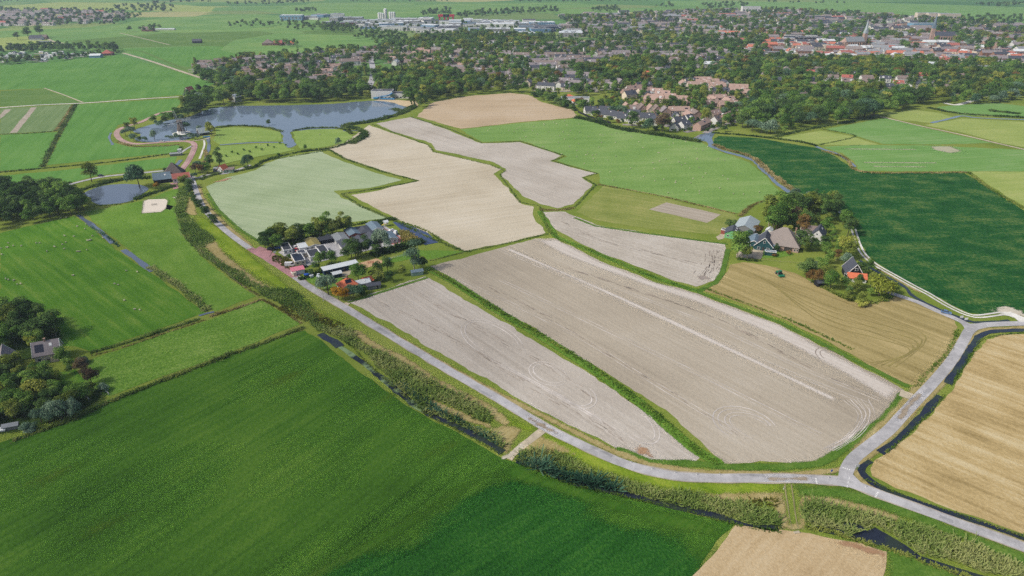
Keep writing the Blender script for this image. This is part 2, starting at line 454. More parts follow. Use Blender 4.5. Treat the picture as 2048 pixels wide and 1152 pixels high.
M['mid_l'] = field_mat('middle_pasture', [(80, 116, 40), (104, 142, 54), (136, 162, 76)], angp((260, 420), (430, 600)), (22, 0.45), (60, 7, 0.25), (1.4, 0.4), 0.5)
M['tuft_l'] = field_mat('tufted_meadow', [(72, 112, 36), (104, 142, 54), (140, 166, 84)], angp((200, 740), (600, 620)), (20, 0.4), (60, 6, 0.3), (1.2, 0.6), 0.9)
M['green_l'] = field_mat('even_green_field', [(78, 124, 56), (98, 144, 68), (122, 160, 86)], angp((150, 330), (260, 205)), (55, 0.35), (150, 6, 0.4), (2.0, 0.2), 0.2)
M['olive_l'] = field_mat('olive_field', [(82, 116, 54), (100, 132, 66), (124, 146, 84)], 0.1, (60, 0.5), (150, 8, 0.3), (2.0, 0.25), 0.2)
M['grey_l'] = field_mat('grey_green_crop', [(92, 122, 74), (116, 140, 90), (140, 158, 112)], angp((20, 262), (70, 220)), (50, 0.3), (150, 4, 0.5), (2.0, 0.2), 0.2)
M['island'] = field_mat('reed_meadow', [(112, 142, 62), (136, 162, 82), (160, 176, 100)], 0.1, (30, 0.4), (60, 8, 0.2), (2.0, 0.35), 0.3)
M['farfield'] = field_mat('far_meadow', [(94, 136, 72), (116, 154, 84), (146, 168, 96)], 0.1, (120, 0.5), (400, 20, 0.4), (6.0, 0.2), 0.0)
M['verge'] = field_mat('bright_verge', [(94, 124, 32), (128, 152, 46), (162, 172, 70)], angp((760, 690), (1040, 850)), (12, 0.5), (40, 2.5, 0.4), (0.9, 0.4), 0.5, soft=(5, 0.7, 3, 1.0, 1.6))
M['green'] = field_mat('lush_verge', [(62, 98, 34), (88, 122, 46), (122, 146, 68)], 0.4, (9, 0.4), (30, 2.5, 0.3), (0.8, 0.4), 0.6, soft=(3, 0.8, 2.5, 1.0, 1.6))
M['straw'] = field_mat('mown_straw', [(142, 130, 76), (168, 154, 104), (190, 178, 132)], 0.8, (9, 0.4), (20, 1.0, 0.5), (0.8, 0.35), 0.5, soft=(2.5, 0.9, 3, 1.0, 1.5))
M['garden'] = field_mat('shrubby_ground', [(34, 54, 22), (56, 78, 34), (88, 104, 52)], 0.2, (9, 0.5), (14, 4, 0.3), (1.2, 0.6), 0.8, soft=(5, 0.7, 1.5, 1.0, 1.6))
M['thin'] = field_mat('thin_sward', [(58, 92, 24), (82, 112, 34), (104, 128, 46)], a1, (14, 0.4), (50, 2.2, 0.5), (1.0, 0.3), 0.4, soft=(12, 1.0, 3.0, 0.42, 1.2))
M['strip'] = field_mat('strip_grass', [(74, 112, 36), (98, 138, 50), (132, 160, 70)], 0.5, (9, 0.4), (20, 1.5, 0.4), (0.8, 0.4), 0.6, soft=(2, 0.8, 3, 1.0, 1.6))
M['rust'] = field_mat('rusty_soil', [(150, 116, 86), (170, 136, 106), (182, 156, 130)], 0.4, (6, 0.4), (10, 2, 0.3), (0.8, 0.4), 0.2, soft=(3, 1.4, 1.5, 0.8, 1.3))
M['chalk'] = field_mat('spilled_sand', [(178, 170, 150), (204, 196, 178), (220, 214, 200)], 0.3, (5, 0.4), (10, 1, 0.4), (0.8, 0.4), 0.2, soft=(2, 1.6, 2, 0.9, 1.4))
M['streak'] = field_mat('dusty_streak', [(196, 187, 176), (212, 204, 194), (222, 216, 208)], angp((1030, 505), (1660, 795)), (20, 0.3), (60, 1, 0.4), (1.2, 0.3), 0.1, soft=(8, 0.6, 8, 0.68, 1.1))
M['damp'] = field_mat('damp_soil', [(140, 130, 122), (156, 146, 138), (170, 160, 152)], 0.5, (6, 0.4), (10, 2, 0.3), (0.8, 0.3), 0.1, soft=(3, 1.4, 2, 0.8, 1.4))
M['sand'] = flat_mat('light_sand', (222, 212, 196), 0.95, 0.1, 0, 0.05, 3.0)
M['beach'] = flat_mat('beach_sand', (206, 186, 150), 0.95, 0.1, 0, 0.06, 4.0)
M['paddock'] = flat_mat('paddock_sand', (206, 172, 134), 0.95, 0.1, 0, 0.08, 3.0)
def asphalt(name, c, ang=0.5):
    t = NT(name); v = t.coords(0)
    n = t.math('MULTIPLY_ADD', t.math('SUBTRACT', t.noise(v, 0.06, 3.0, 0.6), 0.5), 1.2, t.noise(v, 0.35, 5.0, 0.65)); n2 = t.noise(v, 3.0, 2.0, 0.6)
    f = t.math('MULTIPLY_ADD', t.math('SUBTRACT', n2, 0.5), 0.5, n, clamp=True)
    lo = C(*[x * 0.87 for x in c]); hi = C(*[min(255, x * 1.07) for x in c])
    return t.done(t.bsdf(t.ramp(f, [(0.25, lo), (0.75, hi)]), 0.9, 0.2))
M['road'] = asphalt('worn_asphalt', (184, 183, 184))
M['roadedge'] = asphalt('asphalt_shoulder', (176, 166, 150))
M['redroad'] = asphalt('red_brick_paving', (180, 136, 138))
M['redpave'] = asphalt('salmon_paving', (206, 142, 128))
M['pinkroad'] = asphalt('pink_cycle_road', (188, 158, 150))
M['concrete'] = asphalt('pale_concrete', (226, 224, 216))
M['path'] = asphalt('sandy_path', (196, 184, 160))
M['rut'] = asphalt('rut_soil', (148, 142, 100))
M['paint'] = flat_mat('road_paint', (245, 245, 242), 0.7, 0.2, 0, 0.04)
M['track'] = asphalt('wheel_track', (210, 203, 195))
M['crack'] = asphalt('dark_seam', (158, 146, 135))
M['lake'] = water_mat('lake_water', (112, 128, 146), 0.05, 0.008, 0.3)
M['pond'] = water_mat('pond_water', (98, 110, 128), 0.08, 0.02, 0.8)
M['ditch'] = water_mat('ditch_water', (40, 46, 60), 0.06, 0.03, 1.0, weed=(50, 60, 52))
M['bluepond'] = water_mat('blue_pond_water', (62, 76, 112), 0.06, 0.02, 1.0)
M['weedy'] = water_mat('duckweed_water', (26, 34, 36), 0.2, 0.03, 1.0, weed=(128, 152, 104))

# ---- far farmland (drawn as single sheets, each with its own sward)
FF = [('farfield', [(0, 62), (170, 55), (330, 35), (512, 28), (690, 40), (700, 62), (520, 62), (300, 78), (120, 74), (0, 82)], 'long green far field below the left village'),
      ('yellowgrass', [(0, 12), (120, 4), (300, 6), (430, 14), (420, 24), (220, 20), (0, 20)], 'sunny yellow green strip of far field at the upper left'),
      ('olive_l', [(130, 82), (330, 66), (520, 62), (640, 80), (700, 95), (520, 106), (380, 92), (240, 96)], 'dull olive field behind the camp site'),
      ('green_l', [(240, 98), (420, 92), (560, 100), (690, 98), (610, 110), (500, 118), (375, 134), (300, 118)], 'green field in front of the left town edge'),
      ('yellowgrass', [(0, 76), (60, 72), (100, 80), (130, 86), (60, 98), (0, 102)], 'dry yellowish yard field by the far left farm'),
      ('farfield', [(690, 42), (1010, 22), (1130, 16), (1200, 14), (1150, 4), (690, 12), (500, 20)], 'pale green plain behind the industrial sheds'),
      ('lightgrass', [(1330, 10), (1700, 22), (2048, 50), (2048, 14), (1700, 4), (1330, 2)], 'bright far pasture beyond the town roofs'),
      ('olive_l', [(600, 62), (690, 58), (748, 66), (700, 70), (620, 70)], 'ochre green meadow wedge near the industrial park'),
      ('farfield', [(470, 80), (560, 66), (700, 71), (790, 70), (815, 80), (700, 100), (600, 108), (500, 115), (440, 100)], 'green meadow with hamlet in front of the sheds')]
for k, (m, P, lb) in enumerate(FF): field('field', P, Z1 + 0.004 * k, M[m], lb, jit=1.0, step=25)

# ---- fields of the middle distance and foreground
def F(m, P, lb, z=Z2, jit=0.35, name='field', **kw): return field(name, P, z, M[m], lb, jit=jit, **kw)
F('green_l', [(0, 131), (120, 119), (236, 110), (300, 128), (432, 166), (378, 189), (362, 190), (165, 205), (88, 177), (0, 180)], 'broad green field under the camp site trees')
F('olive_l', [(0, 182), (88, 178), (164, 205), (100, 209), (0, 213)], 'darker olive field left of the straight path')
F('grey_l', [(0, 217), (146, 209), (116, 262), (0, 268)], 'grey green crop field with two bare strips')
for P in ([(10, 219), (24, 218), (0, 238), (0, 230)], [(62, 215), (74, 214), (34, 265), (20, 266)]):
    F('plot', P, 'bare soil strip through the grey green crop', Z3, 0.2)
F('green_l', [(0, 270), (117, 264), (82, 336), (0, 342)], 'small even green field at the left edge')
F('green_l', [(153, 209), (372, 196), (340, 228), (300, 236), (236, 250), (222, 268), (222, 284), (260, 294), (352, 289), (362, 294), (354, 305), (94, 330)], 'large even green field left of the red cycle road')
F('green_l', [(0, 352), (120, 341), (352, 313), (348, 334), (190, 352), (130, 368), (100, 376), (0, 383)], 'narrow green field strip above the pond road')
F('sheep_l', [(0, 466), (60, 452), (148, 432), (172, 447), (230, 498), (300, 546), (412, 626), (184, 703), (150, 692), (120, 690), (60, 660), (0, 640)], 'wide sheep pasture at the left edge', name='pasture')
F('mid_l', [(166, 424), (285, 402), (350, 412), (357, 440), (365, 470), (400, 512), (450, 552), (512, 592), (430, 622), (372, 580), (310, 540), (255, 498), (205, 458)], 'bright pasture between the ditch and the reed bank', name='pasture')
F('mid_l', [(290, 402), (330, 385), (368, 372), (352, 408), (340, 420)], 'grass corner beside the riding arena', name='pasture')
F('tuft_l', [(186, 716), (416, 640), (525, 600), (602, 648), (500, 690), (330, 752), (220, 792), (170, 780), (160, 740)], 'tufted light green meadow strip', name='pasture')
F('bigfield', [(-60, 905), (40, 872), (150, 832), (220, 800), (330, 757), (450, 712), (610, 660), (650, 688), (690, 722), (750, 768), (800, 800), (870, 845), (940, 880), (1010, 918), (1060, 935), (1140, 967), (1250, 995), (1370, 1024), (1468, 1048), (1385, 1152), (1340, 1210), (-60, 1210)], 'huge dark green grass field filling the foreground')
soft('crop', [(1020, 968), (1095, 985), (1165, 1000), (1185, 1022), (1290, 1060), (1310, 1085), (1420, 1105), (1330, 1230), (560, 1230), (700, 1130), (850, 1050)], Z3, M['crop'], 'dark leafy crop patch at the bottom of the frame', 9.0)
soft('worn_grass', [(560, 1190), (700, 1115), (860, 1025), (960, 955), (1035, 935)], Z4, M['band'], 'yellowish worn band of grass running to the field gate', 4.0, line=3.0)
soft('worn_grass', [(1030, 945), (1150, 985), (1290, 1030), (1420, 1060)], Z4, M['band'], 'yellowish headland strip beside the reed ditch', 3.5, line=3.5)
for k, (x_, y_, rx, ry) in enumerate(((350, 955, 70, 16), (760, 800, 60, 14), (110, 950, 80, 18), (560, 760, 50, 10), (880, 900, 40, 12), (240, 1040, 90, 22), (620, 930, 60, 16))):
    soft('thin_patch', [(x_ + rx * math.cos(a_ * .7) - ry * .4 * math.sin(a_ * .7), y_ + ry * math.sin(a_ * .7) - rx * .35 * math.cos(a_ * .7)) for a_ in range(9)], Z3, M['thin'], 'yellowish thin patch in the huge dark grass field', 9.0)
F('soil', [(694, 602), (720, 597), (790, 573), (850, 553), (872, 566), (1000, 642), (1180, 748), (1285, 822), (1345, 868), (1398, 912), (1388, 922), (1330, 924), (1285, 918), (1255, 906), (1180, 870), (1048, 802), (900, 718), (800, 660)], 'pinkish bare soil field beside the asphalt road', Z2, 0.5)
F('soil2', [(860, 532), (1070, 478), (1110, 478), (1200, 522), (1300, 560), (1396, 588), (1560, 650), (1700, 724), (1806, 780), (1800, 800), (1762, 838), (1672, 906), (1630, 922), (1540, 926), (1448, 927), (1424, 905), (1330, 820), (1195, 735), (1050, 648), (950, 592), (880, 550)], 'great harrowed soil field in the middle', Z2, 0.5)
soft('pale_soil', [(1075, 480), (1115, 480), (1200, 524), (1300, 562), (1396, 590), (1560, 652), (1700, 727), (1800, 780), (1775, 800), (1690, 748), (1540, 668), (1400, 608), (1240, 552), (1130, 510)], Z3, M['soilpale'], 'paler dry headland along the right side of the great soil field', 3.0)
soft('dust_streak', [(1020, 500), (1200, 578), (1340, 642), (1500, 718), (1662, 796)], Z3, M['streak'], 'pale dusty streak down the great soil field', 1.6, line=1.5)
F('soil3', [(1087, 425), (1130, 424), (1160, 436), (1192, 450), (1300, 468), (1452, 488), (1456, 505), (1440, 545), (1428, 562), (1392, 574), (1350, 562), (1250, 524), (1170, 492), (1110, 458)], 'grey tapering soil field near the thatched farm', Z2, 0.5)
soft('damp_patch', [(1396, 552), (1412, 550), (1418, 558), (1402, 561)], Z3, M['damp'], 'damp dark patch at the tip of the grey soil field', 1.5)
F('soil', [(752, 247), (822, 234), (900, 262), (962, 287), (1040, 284), (1126, 312), (1098, 322), (1190, 347), (1162, 355), (1186, 369), (1146, 410), (1115, 416), (1080, 408), (1048, 392), (1020, 366), (1000, 348), (1012, 338), (980, 322), (872, 300), (862, 286), (790, 264)], 'grey pink soil strip with stepped sides', Z2, 0.5)
F('beige', [(656, 297), (700, 278), (738, 250), (782, 266), (856, 290), (868, 304), (976, 328), (1004, 338), (984, 348), (1006, 366), (1036, 400), (1042, 408), (1066, 413), (1070, 440), (1092, 466), (1020, 484), (932, 502), (880, 478), (790, 436), (700, 390), (740, 384), (838, 362), (770, 342), (690, 316)], 'beige soil field with an arrow shaped notch', Z2, 0.5)
F('sprout', [(413, 373), (450, 356), (512, 340), (530, 327), (580, 312), (640, 302), (668, 316), (740, 342), (804, 360), (740, 376), (668, 382), (684, 396), (740, 420), (778, 436), (700, 444), (640, 452), (540, 488), (520, 484), (480, 456), (440, 420), (420, 394)], 'pale green freshly sprouted field', Z2, 0.4)
F('ochre', [(833, 233), (848, 218), (866, 205), (935, 192), (1020, 186), (1058, 190), (1084, 205), (1144, 219), (1156, 235), (1040, 244), (922, 258)], 'ochre bare field below the town trees', Z2, 0.6)
F('pasture', [(920, 259), (1040, 246), (1150, 237), (1180, 240), (1240, 258), (1330, 272), (1398, 282), (1430, 300), (1500, 325), (1530, 352), (1562, 386), (1530, 402), (1474, 426), (1400, 410), (1300, 388), (1202, 369), (1196, 346), (1112, 322), (1136, 313), (1042, 281), (966, 284)], 'bright green sheep pasture behind the soil fields', Z1, 0.5, name='pasture')
F('mown', [(1206, 372), (1300, 391), (1400, 413), (1468, 428), (1474, 440), (1440, 470), (1300, 458), (1196, 441), (1152, 424)], 'olive mown meadow beside the farm', Z2, 0.4, name='meadow')
F('plot', [(1298, 419), (1333, 405), (1441, 429), (1414, 446)], 'grey bare rectangle dug in the mown meadow', Z3, 0.2)
F('darkcrop', [(1424, 284), (1436, 272), (1520, 277), (1634, 296), (1680, 318), (1712, 342), (1760, 346), (1930, 346), (1990, 385), (2060, 428), (2060, 632), (2020, 622), (1965, 630), (1936, 626), (1830, 572), (1780, 544), (1735, 512), (1720, 490), (1709, 456), (1690, 428), (1646, 402), (1596, 384), (1555, 362), (1528, 338), (1508, 318), (1440, 296)], 'darkest green crop field on the right', Z2, 0.6)
F('lightgrass', [(1644, 294), (1720, 290), (1860, 291), (2060, 300), (2060, 343), (1720, 342), (1706, 322), (1684, 306)], 'light green meadow with pale drought lines', Z2, 0.5, name='meadow')
soft('drought_patch', [(1860, 293), (1900, 293), (1925, 303), (1900, 306), (1870, 300)], Z3, field_mat('dry_patch', [(160, 166, 130), (178, 176, 148), (190, 184, 160)], 0.0, (20, .3), (40, 2, .4), (1.5, .2), 0, soft=(6, .8, 3, .8, 1.2)), 'pale drought patch in the light meadow', 3.0)
for k, (x0, x1, y) in enumerate(((1730, 1870, 325), (1750, 1850, 333), (1690, 1830, 298))):
    soft('drought_line', [(x0, y), ((x0 + x1) / 2, y + 0.5), (x1, y + 1)], Z3 + 0.004 * k, M['chalk'] if 0 else bpy.data.materials['dry_patch'], 'pale drought line across the light meadow', 1.6, line=1.2)
F('yellowgrass', [(1938, 343), (2060, 343), (2060, 420), (2000, 384)], 'yellow green meadow corner at the right edge', Z2, 0.4, name='meadow')
F('yellowgrass', [(1560, 276), (1600, 268), (1640, 261), (1700, 272), (1756, 289), (1700, 291), (1640, 290)], 'pale yellowish meadow below the poplar row', Z2, 0.4, name='meadow')
F('lightgrass', [(1650, 258), (1770, 236), (1860, 258), (1985, 286), (1870, 289), (1765, 288), (1706, 270)], 'fresh green meadow left of the sandy path', Z2, 0.4, name='meadow')
F('yellowgrass', [(1756, 226), (1830, 220), (1880, 226), (1912, 236), (1864, 246), (1800, 240)], 'pale green meadow triangle above the sandy path', Z2, 0.4, name='meadow')
F('yellowgrass', [(1850, 250), (1925, 237), (2060, 245), (2060, 296), (2010, 288), (1920, 264)], 'wide yellow green meadow right of the sandy path', Z2, 0.4, name='meadow')
F('lightgrass', [(1870, 214), (1990, 205), (2060, 214), (2060, 236), (1925, 230)], 'grass strip beyond the right hand canal', Z2, 0.4, name='meadow')
F('stubble', [(1460, 530), (1486, 524), (1520, 528), (1590, 545), (1640, 575), (1700, 602), (1760, 604), (1800, 590), (1860, 612), (1906, 634), (1918, 655), (1898, 700), (1850, 752), (1830, 772), (1808, 764), (1700, 706), (1570, 640), (1470, 602), (1402, 580), (1440, 562)], 'olive stubble field under the farm', Z2, 0.4)
F('golden', [(2060, 668), (2000, 668), (1975, 680), (1950, 705), (1906, 776), (1882, 804), (1856, 838), (1815, 880), (1780, 905), (1752, 922), (1740, 938), (1746, 952), (1790, 976), (1870, 1008), (1970, 1042), (2060, 1074)], 'golden stubble field on the right', Z2, 0.4)
F('tan', [(1472, 1050), (1540, 1060), (1620, 1068), (1668, 1082), (1720, 1088), (1774, 1104), (1768, 1140), (1740, 1210), (1330, 1210), (1385, 1152)], 'tan stubble plot at the bottom edge', Z5, 0.3)
soft('rusty_rim', [(1666, 1083), (1720, 1090), (1772, 1106), (1766, 1135), (1760, 1112), (1700, 1096)], Z6, M['rust'], 'rusty rim of the tan stubble plot', 1.2)
soft('rusty_patch', [(1272, 905), (1280, 890), (1296, 900), (1308, 916)], Z3, M['rust'], 'rust brown patch in the pinkish soil field', 1.5)
F('green', [(0, 0), (1, 0), (1, 1)], 'x') if 0 else None

# ---- riding arena, paddock, beach, yards
field('riding_arena', [(288, 402), (297, 399), (330, 398), (335, 402), (331, 417), (322, 424), (284, 427)], Z4, M['sand'], 'white sand riding arena beside the pond', 'arena', 0.1)
field('sand_paddock', [(712, 530), (725, 525), (753, 517), (766, 522), (764, 527), (728, 537)], Z4, M['paddock'], 'orange sand paddock behind the stable shed', 'paddock', 0.2)
field('stable_yard', [(655, 545), (672, 540), (705, 532), (712, 536), (700, 550), (675, 556)], Z4, M['path'], 'pale sandy yard in front of the stable shed', 'yard', 0.3)
field('beach', [(738, 203), (760, 199), (800, 200), (838, 203), (836, 213), (815, 214), (790, 208)], Z4, M['beach'], 'sandy bathing beach at the end of the lake', 'beach', 0.4)
field('farm_yard', [(1488, 491), (1500, 496), (1528, 500), (1522, 519), (1478, 515), (1472, 510)], Z4, M['concrete'] if 0 else M['path'], 'pale paved yard in front of the green barn house', 'yard', 0.1)
field('farm_yard', [(1432, 474), (1444, 466), (1456, 466), (1446, 478), (1436, 480)], Z4, M['path'], 'concrete apron beside the small brick shed', 'yard', 0.1)
field('farm_yard', [(1515, 472), (1545, 474), (1548, 482), (1530, 484)], Z4, M['road'], 'grey paved court behind the green barn house', 'yard', 0.1)
field('estate_yard', [(556, 505), (575, 494), (610, 482), (690, 463), (742, 450), (770, 452), (812, 478), (795, 489), (700, 508), (640, 524), (612, 533), (585, 522)], Z3, M['road'], 'grey paved ground between the chalet homes', 'yard', 0.2)
field('estate_yard', [(748, 450), (758, 451), (813, 480), (790, 490), (770, 487), (792, 478)], Z4, M['redpave'], 'salmon brick terrace at the end of the chalet rows', 'yard', 0.1)
field('terrace', [(340, 366), (355, 366), (357, 377), (347, 379)], Z4, M['redroad'], 'brick terrace before the pond farmhouse', 'terrace', 0.1)
field('field_corner', [(870, 500), (930, 503), (855, 520), (846, 512), (800, 522), (770, 530), (762, 524), (830, 500)], Z2, M['mid_l'], 'mown grass corner beside the big soil field', 'field', 0.3)
field('garden_lawn', [(606, 552), (640, 545), (658, 551), (700, 560), (690, 574), (660, 580), (620, 565)], Z3, M['tuft_l'], 'lawn with white bales beside the road', 'lawn', 0.3)
field('garden_lawn', [(1525, 500), (1570, 500), (1588, 510), (1560, 515), (1522, 516)], Z3, M['mid_l'], 'bright lawn before the thatched farmhouse', 'lawn', 0.2)
field('garden_lawn', [(112, 746), (150, 740), (168, 762), (150, 778), (124, 768)], Z4, M['sheep_l'], 'garden lawn right of the dark roofed villa', 'lawn', 0.2)

soft('garden_ground', [(-30, 736), (60, 736), (110, 752), (160, 770), (205, 782), (196, 800), (150, 826), (60, 858), (-30, 876)], Z3, M['garden'], 'dark green planted garden ground of the lower left villas', 2.0, cat='garden')
soft('garden_ground', [(-30, 640), (40, 620), (112, 640), (124, 690), (110, 712), (40, 720), (-30, 730)], Z3, M['garden'], 'dark green ground of the grove above the brick villa', 2.0, cat='garden')
# ---- water
def W(name, P, m, lb, cat='water', z=Z5, smooth=True, jit=0.4): return field(name, P, z, M[m], lb, cat, jit, 3.0, smooth)
W('lake', [(268, 262), (300, 250), (352, 238), (378, 234), (396, 226), (430, 216), (470, 212), (560, 211), (660, 208), (735, 202), (770, 203), (800, 210), (815, 216), (805, 222), (790, 228), (745, 242), (700, 252), (662, 259), (590, 262), (583, 270), (590, 288), (578, 294), (566, 284), (562, 266), (530, 255), (470, 252), (434, 252), (424, 262), (400, 270), (366, 281), (330, 284), (292, 284), (268, 278), (282, 270)], 'lake', 'dark blue bathing lake below the town', 'lake')
W('lake_channel', [(566, 284), (592, 286), (590, 292), (576, 296)], 'lake', 'channel between the two lake islands', z=Z5 + 0.01)
ribbon('canal', [(440, 290), (480, 287), (520, 285), (570, 285)], 3.0, Z5 + 0.02, M['lake'], 'straight canal through the island meadow', 'canal')
W('pond', [(168, 388), (185, 378), (212, 371), (250, 368), (285, 371), (296, 378), (286, 386), (268, 399), (240, 407), (200, 410), (185, 402), (176, 394)], 'pond', 'round pond beside the thatched farmhouse', 'pond')
W('chalet_pond', [(785, 444), (801, 445), (853, 465), (877, 485), (850, 490), (832, 475), (806, 464)], 'bluepond', 'dark rectangular pond behind the chalet homes', 'pond', smooth=False, jit=0.15)
W('creek', [(1388, 276), (1410, 266), (1430, 264), (1424, 276), (1428, 296), (1422, 294), (1414, 284), (1396, 281)], 'lake', 'creek widening at the town edge', 'creek', z=Z5)
ribbon('creek', [(1418, 284), (1426, 294), (1449, 303), (1486, 313), (1509, 323), (1524, 338), (1536, 348), (1551, 365), (1583, 388)], 4.4, Z5 + 0.02, M['lake'], 'winding creek beside the bright pasture', 'creek', 0.4)
ribbon('creek', [(1631, 293), (1648, 299), (1676, 309), (1698, 323), (1708, 334)], 3.4, Z5, M['lake'], 'short creek bend above the dark crop', 'creek', 0.3)
ribbon('canal', [(1862, 246), (1905, 236), (1925, 232), (1960, 236), (2060, 240)], 4.0, Z5, M['lake'], 'canal behind the right hand meadows', 'canal', 0.3)
DW = [([(1741, 922), (1725, 934), (1723, 942), (1728, 952), (1744, 966), (1786, 986), (1861, 1014), (1961, 1046), (2070, 1084)], 2.6, 'dark ditch along the golden stubble, near bend'),
      ([(1880, 792), (1862, 811), (1848, 826), (1813, 862), (1776, 895), (1760, 906)], 2.6, 'short dark ditch between two field gates'),
      ([(1896, 768), (1906, 752), (1923, 726), (1946, 690), (1962, 672), (1986, 663), (2070, 661)], 2.8, 'dark ditch curving round the stubble corner'),
      ([(1719, 521), (1748, 540), (1776, 555), (1811, 576), (1823, 591), (1873, 617), (1911, 632), (1948, 645), (1986, 644), (2018, 641)], 2.2, 'dark ditch beside the white concrete track'),
      ([(156, 430), (178, 446), (200, 463), (225, 487)], 2.6, 'upper ditch between the two sheep pastures'),
      ([(246, 500), (262, 510), (282, 525), (305, 543)], 3.0, 'lower ditch between the two sheep pastures'),
      ([(398, 632), (414, 627), (428, 624)], 1.6, 'ditch junction at the pasture corner'),
      ([(416, 272), (418, 292), (413, 312), (410, 326)], 2.6, 'narrow water beside the mill footpath'),
      ([(362, 320), (354, 330), (348, 336)], 3.0, 'water inlet below the pumping station'),
      ([(222, 266), (219, 276), (226, 290)], 2.0, 'thin ditch outside the red road bend'),
      ([(686, 262), (720, 262), (728, 268), (712, 278), (702, 286)], 3.0, 'small water bend at the lake corner')]
for k, (P, w, lb) in enumerate(DW): ribbon('ditch_water', P, w, Z5 + 0.004 * k, M['ditch'] if k < 4 else M['pond'], lb, 'ditch', 0.25)
ribbon('ditch_water', [(640, 668), (652, 676), (667, 683), (680, 694)], 4.2, Z5, M['ditch'], 'dark open water at the head of the long reed ditch', 'ditch', 0.3)
ribbon('ditch_water', [(680, 694), (700, 708), (724, 726), (762, 753), (789, 777), (824, 806), (858, 828)], 2.6, Z5 + 0.01, M['weedy'], 'duckweed covered ditch along the big grass field', 'ditch', 0.3)
ribbon('ditch_water', [(856, 826), (880, 838), (902, 849), (937, 866), (974, 884), (1006, 905)], 2.2, Z5 + 0.02, M['ditch'], 'dark ditch at the lower end of the reed bank', 'ditch', 0.3)
ribbon('ditch_water', [(1034, 922), (1084, 941), (1136, 961), (1186, 973), (1244, 987), (1299, 1001), (1374, 1019), (1449, 1037), (1486, 1048), (1556, 1056)], 2.2, Z5, M['ditch'], 'narrow reed ditch right of the field gate', 'ditch', 0.3)
W('ditch_pond', [(1615, 1056), (1680, 1050), (1690, 1046), (1718, 1048), (1734, 1062), (1750, 1056), (1775, 1070), (1812, 1090), (1840, 1110), (1870, 1120), (1915, 1136), (1960, 1150), (2000, 1160), (1940, 1160), (1850, 1124), (1800, 1106), (1770, 1094), (1718, 1082), (1690, 1074), (1640, 1064)], 'ditch', 'still black water among the reeds at the lower right', 'ditch', jit=0.3)

# ---- island meadows
F('island', [(432, 258), (470, 255), (520, 257), (560, 264), (564, 282), (500, 284), (440, 289), (428, 284)], 'upper left island meadow in the lake', Z6, 0.4, name='meadow')
F('island', [(438, 293), (500, 289), (566, 286), (576, 296), (590, 300), (560, 306), (500, 316), (440, 330), (424, 322), (424, 304)], 'lower left island meadow with small trees', Z6, 0.4, name='meadow')
F('island', [(586, 264), (620, 259), (672, 258), (694, 264), (706, 274), (690, 286), (640, 296), (600, 298), (592, 286)], 'right island meadow in the lake', Z6, 0.4, name='meadow')

# ---- verges, straw and bare patches
soft('verge', [(390, 430), (415, 440), (470, 485), (510, 520), (560, 560), (640, 620), (740, 688), (880, 768), (1040, 848), (1072, 858), (1062, 862), (1010, 846), (900, 785), (780, 715), (690, 660), (600, 600), (520, 556), (440, 500), (400, 470)], Z3, M['verge'], 'bright green dike slope below the road', 3.0)
soft('verge', [(1084, 866), (1140, 890), (1240, 932), (1320, 956), (1400, 966), (1560, 968), (1562, 980), (1440, 990), (1300, 970), (1180, 930), (1090, 890)], Z3, M['verge'], 'bright green road verge right of the field gate', 2.5)
soft('verge', [(1590, 972), (1660, 974), (1720, 984), (1800, 1010), (1900, 1052), (2060, 1112), (2060, 1140), (1980, 1104), (1880, 1062), (1780, 1024), (1690, 1000), (1600, 990)], Z3, M['green'], 'bright green slope below the road at the lower right', 2.5)
soft('verge', [(1650, 1062), (1720, 1078), (1800, 1100), (1880, 1130), (1940, 1160), (1960, 1210), (1780, 1210), (1776, 1104)], Z3, M['green'], 'lush grass bank at the lower right corner', 2.5)
soft('straw_bank', [(712, 664), (737, 684), (760, 697), (799, 714), (837, 739), (867, 761), (912, 784), (974, 814), (1012, 846)], Z4, M['straw'], 'mown straw swath along the upper edge of the reed bank', 1.6, line=1.6)
soft('straw_bank', [(980, 862), (1010, 850), (1040, 860), (1024, 890), (1012, 905), (990, 880)], Z4, M['straw'], 'mown straw patch before the field gate', 2.0)
soft('straw_bank', [(860, 800), (900, 815), (940, 832), (978, 848), (985, 858), (930, 842), (880, 820)], Z4, M['straw'], 'pale mown stripe inside the reed bank', 1.2)
soft('straw_bank', [(1036, 905), (1060, 880), (1078, 872), (1120, 890), (1150, 908), (1100, 902)], Z4, M['straw'], 'mown straw patch right of the field gate', 2.0)
soft('straw_bank', [(1410, 990), (1480, 988), (1550, 986), (1556, 1000), (1470, 1002)], Z4, M['straw'], 'mown straw strip above the right reed ditch', 1.8)
soft('straw_bank', [(1600, 992), (1660, 996), (1740, 1014), (1800, 1036), (1790, 1042), (1720, 1022), (1640, 1008), (1606, 1006)], Z4, M['straw'], 'mown straw curve above the right reed bed', 1.5)
soft('straw_bank', [(1545, 990), (1564, 988), (1575, 1050), (1602, 1050), (1600, 995), (1612, 1000), (1608, 1058), (1560, 1056)], Z4, M['straw'], 'trampled straw beside the reed crossing', 1.5)
soft('straw_bank', [(405, 488), (430, 482), (442, 500), (455, 515), (480, 535), (512, 560), (540, 575), (500, 572), (450, 535)], Z4, M['straw'], 'mown straw patch on the dike slope', 2.0)
soft('straw_bank', [(380, 395), (390, 412), (392, 430), (370, 428)], Z4, M['straw'], 'mown straw patch below the round roadside trees', 1.6)
soft('straw_bank', [(396, 372), (404, 395), (424, 425), (450, 450), (500, 492)], Z4, M['straw'], 'dry brown verge on the right of the upper road', 1.2, line=1.5)
